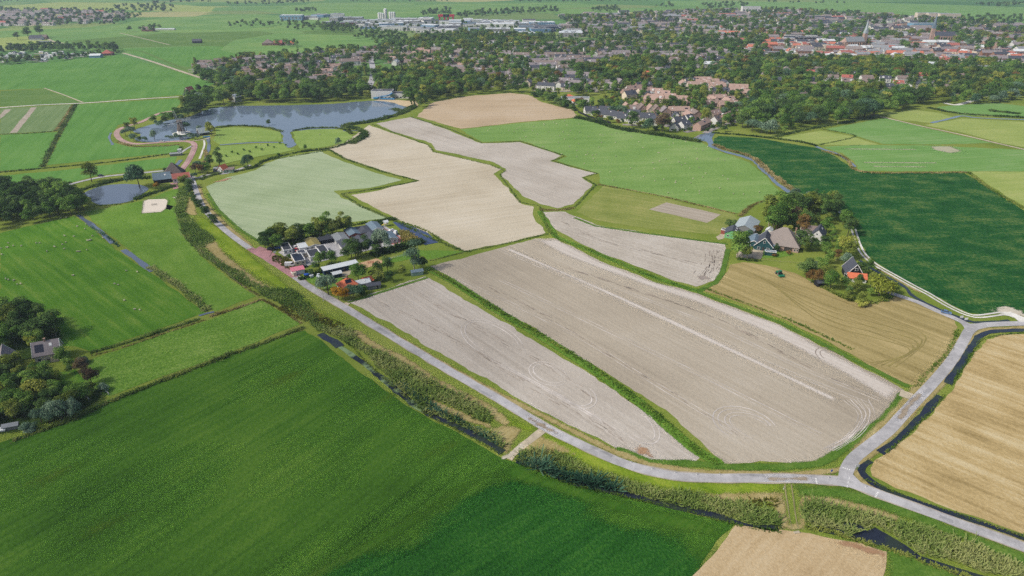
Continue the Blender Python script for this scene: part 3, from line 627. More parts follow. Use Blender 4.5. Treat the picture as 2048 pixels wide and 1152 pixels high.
soft('straw_bank', [(702, 620), (800, 678), (900, 736), (1000, 790), (1110, 844), (1220, 900), (1300, 930), (1400, 945), (1540, 948)], Z4, M['straw'], 'dry verge between the road and the soil field', 1.0, line=1.2)
soft('straw_bank', [(1716, 905), (1760, 860), (1800, 822), (1830, 788), (1870, 745), (1900, 710), (1920, 680)], Z4, M['straw'], 'dry verge on the field side of the right road', 1.4, line=2.0)
soft('straw_bank', [(1712, 925), (1745, 902), (1790, 862), (1838, 808), (1882, 765), (1916, 718), (1940, 680), (1970, 660), (2060, 655)], Z4, M['straw'], 'dry verge on the ditch side of the right road', 1.4, line=1.6)
soft('straw_bank', [(1714, 945), (1722, 962), (1760, 984), (1860, 1022), (2060, 1092)], Z4, M['straw'], 'dry verge between the road and the dark ditch', 1.2, line=1.2)
soft('straw_bank', [(1640, 950), (1670, 946), (1690, 936), (1696, 925), (1676, 935), (1640, 940), (1560, 946), (1560, 950)], Z4, M['straw'], 'dry brown corner of the road junction', 1.0)
soft('straw_bank', [(1728, 512), (1760, 538), (1800, 562), (1840, 584)], Z4, M['straw'], 'dry bank between the ditch and the concrete track', 1.0, line=1.2)
soft('sand_spill', [(1008, 916), (1022, 910), (1036, 898), (1044, 890)], Z5, M['chalk'], 'pale sand on the field gate crossing', 1.0, line=0.8)
soft('sand_spill', [(1984, 622), (2010, 612), (2040, 622), (2060, 634), (2010, 628)], Z4, M['chalk'], 'spilled pale sand at the end of the concrete track', 2.0)
soft('sand_spill', [(345, 395), (358, 391), (352, 398)], Z4, M['chalk'], 'pale bare spot next to the riding arena', 0.8)
soft('bare_bank', [(420, 366), (450, 358), (465, 356), (450, 362)], Z5, M['paddock'] if 0 else M['rust'], 'bare orange sand on the field corner', 1.0)
soft('grass_strip', [(858, 538), (900, 560), (1000, 625), (1100, 684), (1190, 742), (1280, 806), (1340, 858), (1390, 900), (1436, 926)], Z3, M['strip'], 'green ground of the strip between the two near soil fields', 0.7, line=2.2)
soft('grass_strip', [(1080, 424), (1112, 474), (1160, 493), (1230, 522), (1300, 552), (1360, 572), (1394, 582)], Z3, M['strip'], 'green ground of the bank below the grey soil field', 0.7, line=1.9)
soft('green_rim', [(1150, 436), (1190, 452), (1300, 468), (1452, 488)], Z3, M['green'], 'green rim above the grey soil field', 0.8, line=1.0)
soft('green_rim', [(700, 604), (780, 579), (852, 556)], Z3, M['green'], 'green rim at the head of the pinkish soil field', 0.8, line=1.0)
soft('green_rim', [(1240, 900), (1300, 925), (1400, 928), (1450, 934), (1560, 934), (1640, 928), (1690, 895), (1770, 838), (1806, 790)], Z3, M['green'], 'green rim along the lower end of the soil fields', 1.0, line=1.6)
soft('green_rim', [(1400, 586), (1560, 645), (1700, 716), (1812, 772)], Z4, M['green'], 'green rim between the great soil field and the stubble', 0.8, line=1.2)
soft('green_rim', [(1456, 500), (1444, 548), (1430, 566), (1398, 582)], Z4, M['green'], 'green rim at the tip of the grey soil field', 0.8, line=1.4)
soft('yellow_rim', [(416, 388), (436, 420), (480, 460), (526, 488)], Z4, M['green'], 'green rim along the sprouted field', 0.8, line=1.0)

# ---- roads and paths
MAIN = [(2080, 1107), (2048, 1095), (1986, 1072), (1908, 1044), (1840, 1019), (1751, 986), (1698, 966), (1656, 961), (1560, 957), (1400, 956), (1324, 948), (1249, 928), (1199, 907), (1111, 866), (1065, 840), (1000, 800), (887, 735), (762, 660), (687, 614), (617, 573), (587, 551), (537, 519), (507, 502), (462, 470), (425, 437), (405, 412), (394, 388), (385, 362), (377, 354), (362, 343)]
ribbon('road', MAIN, 3.9, Z6, M['road'], 'long grey asphalt road sweeping round the soil fields')
ribbon('road_shoulder', MAIN[:22], 4.7, Z6 - 0.015, M['roadedge'], 'worn shoulder of the long asphalt road', 'road', 0.15)
ribbon('road', [(1690, 962), (1692, 944), (1706, 919), (1733, 896), (1776, 862), (1800, 836), (1828, 806), (1873, 758), (1906, 717), (1928, 680), (1940, 660), (1962, 652), (1990, 649), (2080, 646)], 4.2, Z6 + 0.01, M['road'], 'grey side road climbing along the right stubble fields')
ribbon('road', [(1940, 662), (1930, 648), (1911, 638), (1873, 622), (1836, 605), (1798, 592), (1770, 582), (1745, 570)], 3.6, Z6 + 0.02, M['road'], 'narrow farm lane leaving the right hand junction')
field('road_junction', [(1640, 958), (1664, 958), (1684, 950), (1690, 930), (1703, 934), (1706, 950), (1724, 968), (1752, 982), (1740, 988), (1700, 976), (1650, 967)], Z6 + 0.015, M['road'], 'flared asphalt of the lower road junction', 'road', 0, smooth=True)
field('road_junction', [(1922, 640), (1940, 648), (1976, 646), (1978, 653), (1956, 660), (1938, 676), (1926, 672), (1932, 655)], Z6 + 0.016, M['road'], 'flared asphalt of the upper road junction', 'road', 0, smooth=True)
ribbon('red_road', [(500, 497), (512, 505), (537, 519), (569, 540), (590, 554)], 4.2, Z6 + 0.012, M['redroad'], 'red brick stretch of road before the chalet homes')
field('red_entrance', [(538, 517), (545, 505), (560, 515), (590, 536), (612, 541), (600, 550), (592, 556), (575, 545)], Z6 + 0.005, M['redroad'], 'red brick entrance to the chalet homes', 'pavement', 0)
field('red_entrance', [(508, 500), (520, 493), (545, 502), (538, 516)], Z6 + 0.007, M['redroad'], 'red brick side entrance by the parked dark car', 'pavement', 0)
ribbon('lane', [(362, 342), (345, 340), (325, 342), (262, 348), (212, 353), (175, 360), (140, 369), (110, 378)], 3.6, Z6, M['road'], 'grey lane passing above the pond')
ribbon('cycle_road', [(362, 341), (374, 326), (384, 308), (389, 294), (386, 286), (372, 283), (347, 283), (309, 286), (271, 288), (246, 282), (234, 271), (236, 261), (252, 253), (280, 245), (301, 235), (322, 226), (350, 222)], 5.0, Z6, M['pinkroad'], 'pinkish road looping round the lake corner')
ribbon('cycle_lane', [(365, 341), (377, 326), (387, 308), (392, 294), (388, 284), (372, 281)], 1.0, Z6 + 0.02, M['redroad'], 'red cycle lane at the edge of the pinkish road')
ribbon('footpath', [(380, 283), (408, 279), (420, 275)], 2.2, Z6 + 0.01, M['path'], 'sandy path to the mill')
ribbon('footpath', [(408, 281), (409, 290), (404, 305), (399, 318)], 1.6, Z6 + 0.02, M['concrete'], 'pale footpath down the dike')
ribbon('footpath', [(384, 292), (370, 300), (362, 306)], 2.4, Z6, M['road'], 'short track to the pumping station')
ribbon('lane', [(405, 352), (430, 348), (452, 347), (486, 336), (500, 330)], 3.4, Z6, M['road'], 'gravel drive to the small orange roofed house')
ribbon('lane', [(380, 352), (395, 356), (410, 350)], 3.0, Z6, M['road'], 'short link at the farm junction')
ribbon('far_lane', [(-20, 217), (80, 210), (172, 206), (300, 197), (392, 192)], 3.6, Z6, M['concrete'], 'straight pale lane across the left fields')
ribbon('far_lane', [(246, 106), (300, 122), (360, 142), (415, 160), (445, 168)], 5.5, Z6, M['path'], 'grey road running down to the lake trees')
ribbon('far_lane', [(88, 176), (128, 190), (166, 205)], 2.0, Z6, M['path'], 'thin pale track between two left fields')
ribbon('far_lane', [(375, 140), (330, 122), (280, 102), (250, 102)], 6.0, Z5, M['olive_l'], 'rough verge beside the far grey road', 'verge')
ribbon('far_lane', [(240, 66), (290, 78), (340, 90)], 3.0, Z6, M['path'], 'faint farm track in the upper left fields')
ribbon('far_lane', [(96, 78), (110, 84), (128, 87)], 5.0, Z6, M['path'], 'sandy yard track of the far left farm')
ribbon('sandy_path', [(1742, 229), (1790, 240), (1840, 252), (1920, 269), (2000, 288), (2070, 304)], 3.4, Z6, M['path'], 'straight sandy path through the right meadows', 'path')
ribbon('far_lane', [(1888, 206), (1912, 210), (1940, 203), (1975, 192)], 6.0, Z6, M['concrete'], 'pale road bend near the right town trees')
TR = [(1642, 403), (1666, 415), (1686, 428), (1700, 443), (1707, 460), (1716, 488), (1728, 510), (1751, 530), (1786, 550), (1831, 575), (1856, 588), (1898, 613), (1936, 630), (1961, 633), (2011, 627), (2030, 634)]
for s_ in (1, -1): ribbon('concrete_track', TR, 1.15, Z6, M['concrete'], 'white concrete wheel strip beside the dark crop, ' + ('outer' if s_ > 0 else 'inner') + ' one', 'track', off=1.15 * s_)
field('concrete_apron', [(1996, 629), (2020, 624), (2060, 640), (2060, 646), (2038, 644), (2026, 634)], Z6 + 0.02, M['concrete'], 'white concrete apron at the end of the wheel strips', 'track', 0)
ribbon('field_gate_track', [(1086, 858), (1070, 872), (1052, 888), (1034, 902), (1016, 918)], 2.6, Z5, M['path'], 'pale field gate track crossing the reed ditch', 'track', 0.3)
ribbon('field_gate_track', [(1800, 786), (1818, 792), (1834, 800)], 5.0, Z5, M['path'], 'dusty field entrance at the right soil corner', 'track', 0.4)
ribbon('field_gate_track', [(696, 606), (688, 612)], 3.0, Z5, M['path'], 'small dusty entrance by the orange roofed house', 'track', 0.2)
for s_ in (1, -1): ribbon('wheel_rut', [(1576, 968), (1578, 990), (1584, 1030), (1590, 1058)], 0.4, Z5 + 0.02, M['rut'], 'faint wheel rut over the reed crossing', 'track', 0.1, off=0.9 * s_)

M['tar'] = asphalt('tar_repair', (166, 166, 168)); M['mud'] = field_mat('road_mud', [(140, 126, 106), (164, 150, 130), (186, 174, 156)], 0.3, (5, .4), (8, 1.5, .4), (.8, .3), 0, soft=(2, 1.2, 3, .55, 1))
for k, (P, w) in enumerate((([(1180, 896), (1200, 905), (1222, 915)], 1.2), ([(760, 655), (790, 673)], 1.6), ([(1480, 954), (1530, 955)], 1.1), ([(1840, 792), (1856, 775)], 1.5), ([(1880, 1030), (1906, 1041)], 1.3), ([(960, 778), (985, 792)], 1.0))):
    ribbon('road_repair', P, w, Z6 + 0.03 + 0.002 * k, M['tar'], 'darker tar repair strip in the asphalt road', 'road repair', 0.08, 1.0, off=random.choice((-.8, .8)))
soft('road_mud', [(1800, 836), (1822, 806), (1840, 790)], Z6 + 0.03, M['mud'], 'muddy smear on the right road at the field entrance', 1.2, line=1.2)
soft('road_mud', [(1060, 838), (1090, 856), (1112, 866)], Z6 + 0.03, M['mud'], 'muddy smear on the road at the field gate', 1.2, line=1.0)
soft('road_mud', [(1540, 958), (1580, 958), (1610, 959)], Z6 + 0.03, M['mud'], 'muddy smear on the road at the reed crossing', 1.2, line=1.0)
# ---- paint on the road
def dash_line(p, q, n, w, lb):
    a, b = Vector(G(*p)), Vector(G(*q)); d = (b - a); L = d.length; u = d.normalized(); v = Vector((-u.y, u.x))
    Vv, Ff = [], []
    for k in range(n):
        s0, s1 = L * (k + 0.2) / n, L * (k + 0.75) / n
        for s, e in ((s0, -1), (s1, -1), (s1, 1), (s0, 1)):
            pnt = a + u * s + v * e * w / 2; Vv.append((pnt.x, pnt.y, Z7 + 0.03))
        Ff.append([4 * k, 4 * k + 1, 4 * k + 2, 4 * k + 3])
    tag(link('road_marking', np_mesh('road_marking', Vv, Ff, M['paint'])), lb, 'road marking', None, 'structure')
dash_line((1631, 957), (1634, 969), 4, 0.55, 'white dashes across the road left of the junction')
dash_line((1756, 985), (1750, 996), 4, 0.55, 'white dashes across the road right of the junction')
dash_line((1684, 936), (1701, 941), 4, 0.5, 'white give way dashes on the side road')
dash_line((1699, 954), (1693, 978), 3, 0.2, 'thin white centre dashes through the lower junction')
dash_line((1931, 662), (1942, 665), 4, 0.4, 'white dashes below the upper junction')
dash_line((1973, 649), (1977, 654), 3, 0.4, 'white dashes on the right arm of the upper junction')
dash_line((1910, 640), (1916, 642), 3, 0.4, 'white dashes on the farm lane')

# ---- tramlines, loops and seams pressed into the soil
def tram(P, lb, gap=0.95, w=0.27, z=Z4, m='track'):
    L = smooth_line(GP(P), 2.0)
    for s_ in (1, -1):
        o = link('wheel_track', ribbon_mesh('wheel_track', L + normals2(L) * gap * s_, w, z + 0.006 * random.random(), M[m], 0.06))
        tag(o, lb, 'wheel track', None, 'structure')
def loop(cx, cy, rx, ry, rot, a0, a1_, lb, m='track'):
    P = []
    for k in range(15):
        a = math.radians(a0 + (a1_ - a0) * k / 14)
        x, y = rx * math.cos(a), ry * math.sin(a); r = math.radians(rot)
        P.append((cx + x * math.cos(r) - y * math.sin(r), cy + x * math.sin(r) + y * math.cos(r)))
    tram(P, lb, 0.9, 0.36, m=m)
tram([(1000, 560), (1200, 655), (1400, 750), (1520, 810), (1640, 870)], 'pale wheel lines along the great soil field')
tram([(1000, 500), (1240, 600), (1500, 712), (1740, 810)], 'pale wheel lines in the upper part of the great soil field', w=0.25)
tram([(920, 560), (1130, 660), (1330, 780), (1500, 880)], 'faint wheel lines in the lower part of the great soil field', w=0.22)
tram([(1230, 575), (1420, 650), (1600, 735), (1760, 800)], 'pale wheel lines near the dry headland', w=0.25)
loop(985, 680, 64, 30, 25, 100, 330, 'pale looping wheel track in the pinkish soil field')
loop(1096, 748, 36, 19, 20, 20, 330, 'small ring of wheel tracks in the pinkish soil field')
loop(1150, 790, 40, 22, 20, -60, 120, 'second ring of wheel tracks in the pinkish soil field')
loop(1270, 845, 54, 26, 40, -80, 80, 'turning wheel tracks at the lower end of the pinkish soil field')
loop(1490, 850, 62, 30, 18, 110, 330, 'turning wheel tracks at the lower end of the great soil field')
loop(1500, 852, 48, 20, 18, 110, 320, 'inner turning wheel tracks of the great soil field')
loop(1660, 712, 26, 12, 20, 120, 330, 'dark turning ruts on the dry headland', m='crack')
for k in range(4):
    tram([(1690 + 14 * k, 800 - k), (1720 + 8 * k, 830), (1700 + 5 * k, 870), (1650 + 6 * k, 900)], 'crossing wheel tracks at the right soil corner', 0.7, 0.2)
for k in range(7):
    tram([(950 + 16 * k, 700 + 9 * k), (1060 + 16 * k, 762 + 8 * k), (1180 + 10 * k, 830 + 6 * k)], 'faint drilled lines in the pinkish soil field', 0.5, 0.16)
def seam(P, lb, n=60, w=0.2, wob=0.8):
    L = smooth_line(GP(P), 1.0); N = normals2(L); Vv, Ff = [], []
    for _ in range(n):
        i = random.randrange(0, len(L) - 6); k = random.randint(2, 5); o = random.gauss(0, wob)
        a, b = L[i] + N[i] * o, L[i + k] + N[i + k] * (o + random.gauss(0, 0.15)); ww = w * random.uniform(0.4, 1.2)
        Vv += [(*(a + N[i] * ww / 2), Z4 + .03), (*(a - N[i] * ww / 2), Z4 + .03), (*(b - N[i] * ww / 2), Z4 + .03), (*(b + N[i] * ww / 2), Z4 + .03)]
        q = len(Vv) - 4; Ff.append([q, q + 1, q + 2, q + 3])
    tag(link('soil_seam', np_mesh('soil_seam', Vv, Ff, M['crack'])), lb, 'soil seam', None, 'structure')
seam([(760, 605), (900, 675), (1060, 770), (1200, 850), (1260, 890)], 'broken dark clod line in the pinkish soil field', 90)
seam([(830, 585), (980, 670), (1100, 735), (1210, 815)], 'second broken clod line in the pinkish soil field', 60)
seam([(950, 560), (1130, 655), (1300, 760), (1500, 880)], 'broken dark clod line in the great soil field', 80)
seam([(1130, 535), (1300, 590), (1440, 640), (1600, 725), (1720, 785)], 'long dark clod line beside the dry headland', 120, 0.24, 0.6)
seam([(1120, 440), (1150, 458), (1200, 480), (1300, 505), (1400, 530)], 'broken clod line in the grey soil field', 60)
seam([(1430, 500), (1425, 530), (1412, 555)], 'clods at the tip of the grey soil field', 50, 0.4, 2.0)
for k in range(5):
    P = [(1500 + 10 * k, 545 + 5 * k), (1640, 606 + 9 * k), (1750, 636 + 10 * k), (1840 - 6 * k, 664 + 8 * k), (1846 - 10 * k, 690 + 6 * k), (1790 - 14 * k, 735 - 2 * k)]
    tag(link('swath', ribbon_mesh('swath', smooth_line(GP(P), 3.0), 0.5, Z4 + 0.004 * k, asphalt('swath_line', (150, 138, 82)) if k == 0 else bpy.data.materials['swath_line'], 0.1)), 'darker mowing line curving through the olive stubble', 'mowing line', None, 'structure')

# ================================================================== REEDS, HEDGES AND GRASS BANKS
V = {}
V['reed'] = leaf_mat('reed_leaf', (106, 136, 64), (144, 166, 90), (176, 182, 120), .5)
V['reedblue'] = leaf_mat('blue_reed_leaf', (58, 96, 74), (92, 132, 106), (130, 160, 130), .5)
V['reedyel'] = leaf_mat('yellow_reed_leaf', (100, 104, 44), (146, 144, 66), (180, 166, 104), .5)
V['strip'] = leaf_mat('green_strip', (92, 128, 46), (124, 156, 62), (164, 178, 84), .5)
V['field_edge'] = leaf_mat('field_edge_grass', (90, 118, 54), (122, 144, 72), (160, 168, 98), .5)
V['hedge'] = leaf_mat('hedge_leaf', (56, 84, 40), (88, 114, 56), (126, 144, 84), .5)
V['bank'] = leaf_mat('bank_grass', (84, 116, 44), (116, 142, 60), (160, 168, 88), .5)
V['dry'] = leaf_mat('dry_grass', (120, 116, 62), (160, 150, 94), (192, 178, 130), .5)
def RD(px, dens, h, w, m, lb, **k): reeds('reed_bed', px, dens, h, w, V[m], lb, **k)
def ST(px, width, dens, h, w, m, lb, nm='grass_bank', cat='grass bank', **k): strip(nm, px, width, dens, h, w, V[m], lb, cat, sharp=(m == 'field_edge'), **k)
RD([(1611, 1014), (1626, 1006), (1661, 1014), (1711, 1024), (1761, 1034), (1811, 1052), (1861, 1062), (1911, 1078), (1986, 1106), (2060, 1140), (2060, 1162), (1961, 1144), (1911, 1124), (1836, 1102), (1798, 1080), (1773, 1066), (1748, 1052), (1731, 1060), (1718, 1047), (1691, 1043), (1675, 1058), (1618, 1053), (1608, 1036)], 5, 1.6, 0.38, 'reed', 'tall green brown reed bed around the dark pond at the lower right')
RD([(1684, 1062), (1704, 1052), (1714, 1064), (1704, 1076), (1688, 1074)], 5, 1.8, 0.5, 'reed', 'small reed tussock standing in the dark pond')
ST([(1614, 1056), (1660, 1062), (1690, 1074), (1720, 1084), (1780, 1100), (1850, 1126), (1920, 1150), (1960, 1166)], 2.0, 7, 0.8, 0.4, 'bank', 'grass edge on the near side of the dark pond')
RD([(1034, 918), (1064, 901), (1099, 907), (1124, 919), (1164, 936), (1224, 953), (1274, 965), (1324, 978), (1374, 984), (1411, 994), (1436, 1008), (1536, 1020), (1560, 1028), (1566, 1040), (1562, 1052), (1536, 1048), (1486, 1042), (1449, 1031), (1374, 1012), (1299, 994), (1244, 980), (1184, 966), (1136, 954), (1084, 934)], 5, 1.5, 0.38, 'reed', 'long reed bed right of the field gate')
ST([(1040, 920), (1080, 935), (1120, 951), (1180, 968), (1236, 979)], 3.0, 6, 2.3, 0.6, 'reedblue', 'blue green reeds along the right ditch', 'reed_bed', 'reeds')
RD([(1470, 1002), (1550, 1000), (1560, 1016), (1500, 1016)], 2, 0.9, 0.5, 'reedyel', 'yellowish reeds behind the right reed bed')
RD([(1060, 902), (1090, 899), (1120, 908), (1140, 922), (1100, 914)], 2, 1.0, 0.5, 'reedyel', 'golden herb patch by the field gate')
ST([(1040, 928), (1140, 968), (1240, 992), (1370, 1022), (1480, 1052), (1560, 1064)], 1.2, 8, 0.5, 0.35, 'bank', 'grass edge on the near side of the right reed ditch')
RD([(620, 642), (652, 657), (692, 657), (712, 670), (725, 692), (787, 716), (837, 746), (887, 773), (949, 801), (980, 836), (978, 846), (937, 831), (880, 803), (857, 801), (862, 816), (937, 848), (985, 870), (1013, 890), (1010, 904), (975, 880), (937, 860), (900, 845), (862, 826), (830, 804), (795, 774), (765, 748), (742, 722), (722, 700), (700, 688), (678, 676), (650, 668), (634, 662)], 2.8, 1.4, 0.5, 'reed', 'long reed bank between the grass field and the road dike')
ST([(800, 768), (840, 800), (880, 826), (930, 850), (1000, 888)], 2.6, 3, 1.5, 0.55, 'reedblue', 'dark green growth on the lower reed bank', 'reed_bed', 'reeds')
RD([(560, 612), (600, 612), (640, 628), (690, 650), (680, 662), (640, 648), (600, 640)], 1.8, 0.9, 0.5, 'reedyel', 'yellow herb patch at the head of the reed bank')
RD([(520, 585), (545, 578), (580, 580), (610, 604), (640, 640), (620, 646), (590, 622), (555, 606)], 2.6, 1.1, 0.55, 'reed', 'dark herb thicket where the ditches meet')
RD([(360, 380), (377, 375), (374, 400), (368, 424), (352, 428), (354, 405)], 3.5, 1.4, 0.6, 'reed', 'green reeds below the pond farmhouse')
RD([(356, 430), (372, 428), (388, 446), (405, 460), (430, 482), (412, 495), (450, 528), (512, 566), (560, 590), (545, 598), (512, 580), (475, 563), (425, 528), (385, 494), (364, 462)], 2.4, 1.2, 0.55, 'reed', 'reed band along the upper dike slope')
ST([(652, 664), (700, 690), (730, 722), (800, 786), (860, 832), (930, 868), (1005, 910)], 1.0, 7, 0.5, 0.35, 'bank', 'grass edge between the big field and the ditch')
ST([(858, 538), (900, 560), (1000, 625), (1100, 684), (1190, 742), (1280, 806), (1340, 858), (1390, 900), (1440, 930)], 3.6, 3.2, 0.6, 0.5, 'strip', 'green grass strip between the two near soil fields')
ST([(872, 546), (1000, 622), (1100, 681), (1190, 738), (1280, 800), (1400, 900)], 1.0, 2.5, 0.9, 0.5, 'bank', 'taller growth in the middle of the green strip')
ST([(1080, 424), (1112, 474), (1160, 493), (1230, 522), (1300, 552), (1360, 572), (1394, 582)], 2.8, 2.4, 0.6, 0.5, 'strip', 'green bank between the grey and the great soil field')
ST([(1096, 468), (1000, 490), (930, 504), (860, 522)], 2.0, 4, 0.5, 0.5, 'field_edge', 'green bank on the upper edge of the great soil field')
ST([(528, 322), (660, 300), (690, 318), (770, 345), (836, 362), (760, 377), (684, 388), (720, 412), (790, 442), (860, 476), (930, 504)], 2.6, 3, 0.6, 0.6, 'field_edge', 'green grass bank zigzagging between the beige and the sprouted field')
ST([(744, 249), (790, 266), (856, 290), (868, 304), (980, 330), (1010, 342), (1000, 350), (1040, 405), (1080, 412), (1086, 430), (1100, 468)], 1.6, 3, 0.5, 0.6, 'field_edge', 'thin grass bank along the stepped soil strip')
ST([(1148, 416), (1192, 370), (1166, 355), (1194, 347), (1104, 322), (1130, 312), (1042, 283), (964, 286), (904, 260), (822, 234)], 1.8, 3, 0.5, 0.6, 'field_edge', 'grass bank between the soil strip and the pasture')
ST([(1080, 420), (1120, 420), (1150, 416)], 4.0, 2.4, 0.8, 0.6, 'dry', 'dry grass crossing between two soil fields')
ST([(1196, 369), (1300, 388), (1400, 411), (1470, 428)], 2.0, 2.5, 0.8, 0.6, 'dry', 'dry grass line below the bright pasture')
ST([(1480, 434), (1500, 414), (1526, 402)], 3.0, 2.5, 1.0, 0.6, 'dry', 'dry ditch bank left of the farm grove')
ST([(1428, 290), (1450, 299), (1488, 309), (1512, 320), (1528, 335), (1542, 348), (1560, 362), (1590, 384)], 4.0, 2.4, 1.4, 0.8, 'dry', 'tall dry reeds along the creek')
ST([(1400, 284), (1300, 268), (1230, 256), (1190, 243), (1152, 236)], 6.0, 1.6, 2.6, 1.3, 'hedge', 'dark hedge along the top of the bright pasture', 'hedge', 'hedge')
ST([(1424, 266), (1500, 272), (1600, 284), (1634, 292)], 4.0, 1.6, 1.3, 0.9, 'hedge', 'dark ditch hedge above the dark crop field', 'hedge', 'hedge')
ST([(1550, 274), (1620, 258), (1700, 244), (1756, 234)], 5.0, 1.3, 1.6, 1.1, 'hedge', 'dark hedge line below the poplar row', 'hedge', 'hedge')
ST([(1640, 290), (1710, 272), (1642, 258)], 1.6, 1.6, 0.8, 0.8, 'hedge', 'thin dark ditch line in the right meadows', 'hedge', 'hedge')
ST([(1644, 302), (1690, 316), (1720, 343), (1830, 346), (1932, 345)], 3.0, 2.0, 1.0, 0.8, 'dry', 'dry margin at the top of the dark crop field')
ST([(1936, 345), (1990, 384), (2060, 424)], 3.0, 2.0, 0.9, 0.8, 'bank', 'grass margin at the right corner of the dark crop')
ST([(1856, 216), (1925, 228), (2060, 236)], 6.0, 1.3, 1.6, 1.2, 'hedge', 'dark hedge behind the right hand canal', 'hedge', 'hedge')
ST([(1980, 222), (2040, 228)], 8.0, 1.2, 2.0, 1.2, 'hedge', 'scrub patch on the far canal bank', 'hedge', 'hedge')
ST([(180, 452), (215, 474), (240, 494)], 1.8, 2.5, 0.8, 0.5, 'reedblue', 'blue green reeds in the upper pasture ditch', 'reed_bed', 'reeds')
ST([(300, 534), (330, 556), (372, 584), (414, 622)], 3.2, 4, 1.4, 0.6, 'reed', 'brown reeds in the lower pasture ditch', 'reed_bed', 'reeds')
ST([(418, 634), (470, 618), (524, 600)], 1.6, 5, 0.8, 0.5, 'dry', 'dry grass ditch between two pastures')
ST([(180, 706), (240, 690), (320, 664), (400, 638)], 1.8, 6, 1.0, 0.5, 'reed', 'brown reed ditch above the tufted meadow', 'reed_bed', 'reeds')
ST([(182, 712), (250, 694), (330, 667), (410, 640)], 1.0, 5, 0.6, 0.4, 'dry', 'dry orange grass below the reed ditch')
ST([(20, 884), (100, 856), (160, 834), (222, 803), (330, 760), (450, 714), (540, 682), (606, 656)], 2.0, 6, 1.1, 0.5, 'field_edge', 'dark ditch growth along the top of the big grass field', 'reed_bed', 'reeds')
ST([(524, 600), (560, 618), (602, 648)], 1.4, 5, 0.8, 0.4, 'dry', 'straw coloured edge of the tufted meadow')
ST([(362, 440), (372, 470), (410, 508), (470, 560), (520, 592)], 1.2, 4, 0.7, 0.4, 'dry', 'dry fence line along the bright pasture')
ST([(0, 345), (120, 334), (240, 322), (352, 305), (362, 294)], 2.6, 2, 0.9, 0.7, 'hedge', 'dark hedge ditch across the left fields', 'hedge', 'hedge')
ST([(152, 209), (118, 268), (84, 334)], 4.0, 1.8, 1.2, 0.8, 'hedge', 'dark diagonal ditch hedge in the left fields', 'hedge', 'hedge')
ST([(146, 210), (120, 250), (110, 262)], 3.0, 1.8, 0.8, 0.8, 'dry', 'rusty margin of the grey green crop')
ST([(2, 269), (60, 267), (116, 262)], 2.0, 1.6, 0.8, 0.8, 'hedge', 'low hedge below the grey green crop', 'hedge', 'hedge')
ST([(150, 384), (170, 378), (215, 366), (260, 358), (300, 356)], 5.0, 2.2, 1.5, 0.8, 'hedge', 'scrub on the far bank of the pond', 'hedge', 'hedge')
ST([(268, 400), (290, 392), (320, 382), (350, 372)], 4.0, 2.4, 1.6, 0.8, 'hedge', 'dark hedge on the near bank of the pond', 'hedge', 'hedge')
ST([(185, 412), (230, 410), (268, 403)], 2.0, 2.2, 0.7, 0.6, 'bank', 'grass lip below the pond')
ST([(236, 284), (270, 293), (330, 292), (360, 289)], 4.0, 1.8, 0.8, 0.8, 'dry', 'dry slope under the pinkish cycle road')
ST([(400, 360), (440, 347), (500, 338), (530, 322), (590, 306), (660, 297), (700, 284), (724, 268)], 3.0, 2.0, 1.3, 0.8, 'hedge', 'hedge along the top of the sprouted field', 'hedge', 'hedge')
ST([(702, 288), (730, 272), (720, 260), (690, 252), (745, 243), (800, 228), (830, 214)], 6.0, 1.5, 2.2, 1.2, 'hedge', 'bushy lake shore hedge beside the beige field', 'hedge', 'hedge')
ST([(786, 218), (800, 222), (815, 220), (830, 212)], 8.0, 1.4, 2.0, 1.2, 'hedge', 'willow scrub spit at the bathing beach', 'hedge', 'hedge')
ST([(432, 256), (470, 252), (530, 255), (564, 264)], 3.0, 1.8, 1.4, 0.9, 'hedge', 'reed rim of the upper left island', 'hedge', 'hedge')
ST([(584, 262), (620, 257), (680, 257), (704, 268)], 3.0, 1.8, 1.4, 0.9, 'hedge', 'reed rim of the right island', 'hedge', 'hedge')
ST([(340, 276), (372, 270), (404, 268), (420, 262)], 4.0, 1.8, 1.4, 0.9, 'hedge', 'reed rim of the mill island', 'hedge', 'hedge')
ST([(410, 300), (414, 318), (404, 330)], 3.0, 2.0, 1.2, 0.8, 'dry', 'rough bank beside the mill footpath')
ST([(740, 466), (770, 440), (790, 440)], 5.0, 3.0, 1.4, 0.8, 'hedge', 'scrub behind the play tower', 'hedge', 'hedge')
ST([(804, 444), (858, 465), (882, 482)], 1.8, 3.0, 0.7, 0.6, 'bank', 'grass bank on the field side of the chalet pond')
RD([(798, 462), (815, 462), (842, 478), (838, 487), (812, 484), (800, 476)], 2.2, 1.0, 0.7, 'reedyel', 'brown and yellow scrub beside the chalet pond')
ST([(745, 512), (800, 496), (846, 484)], 6.0, 2.6, 2.4, 1.1, 'hedge', 'thick dark hedge south of the chalet terrace', 'hedge', 'hedge')
ST([(600, 560), (640, 545), (680, 530)], 2.6, 3.0, 1.8, 0.9, 'hedge', 'clipped hedge above the bale lawn', 'hedge', 'hedge')
ST([(520, 488), (600, 478), (700, 452), (782, 438)], 2.6, 2.5, 1.0, 0.7, 'bank', 'grass bank behind the chalet trees')
RD([(540, 512), (556, 509), (590, 527), (578, 540), (556, 530)], 2.5, 0.9, 0.6, 'reedyel', 'rough garden triangle beside the red entrance')
ST([(1474, 518), (1500, 522), (1520, 522)], 1.6, 3.0, 1.2, 0.7, 'hedge', 'low hedge below the paved farm yard', 'hedge', 'hedge')
ST([(1640, 570), (1690, 597), (1740, 607), (1780, 596)], 2.6, 3.0, 1.2, 0.7, 'bank', 'rough grass fringe under the black barn garden')
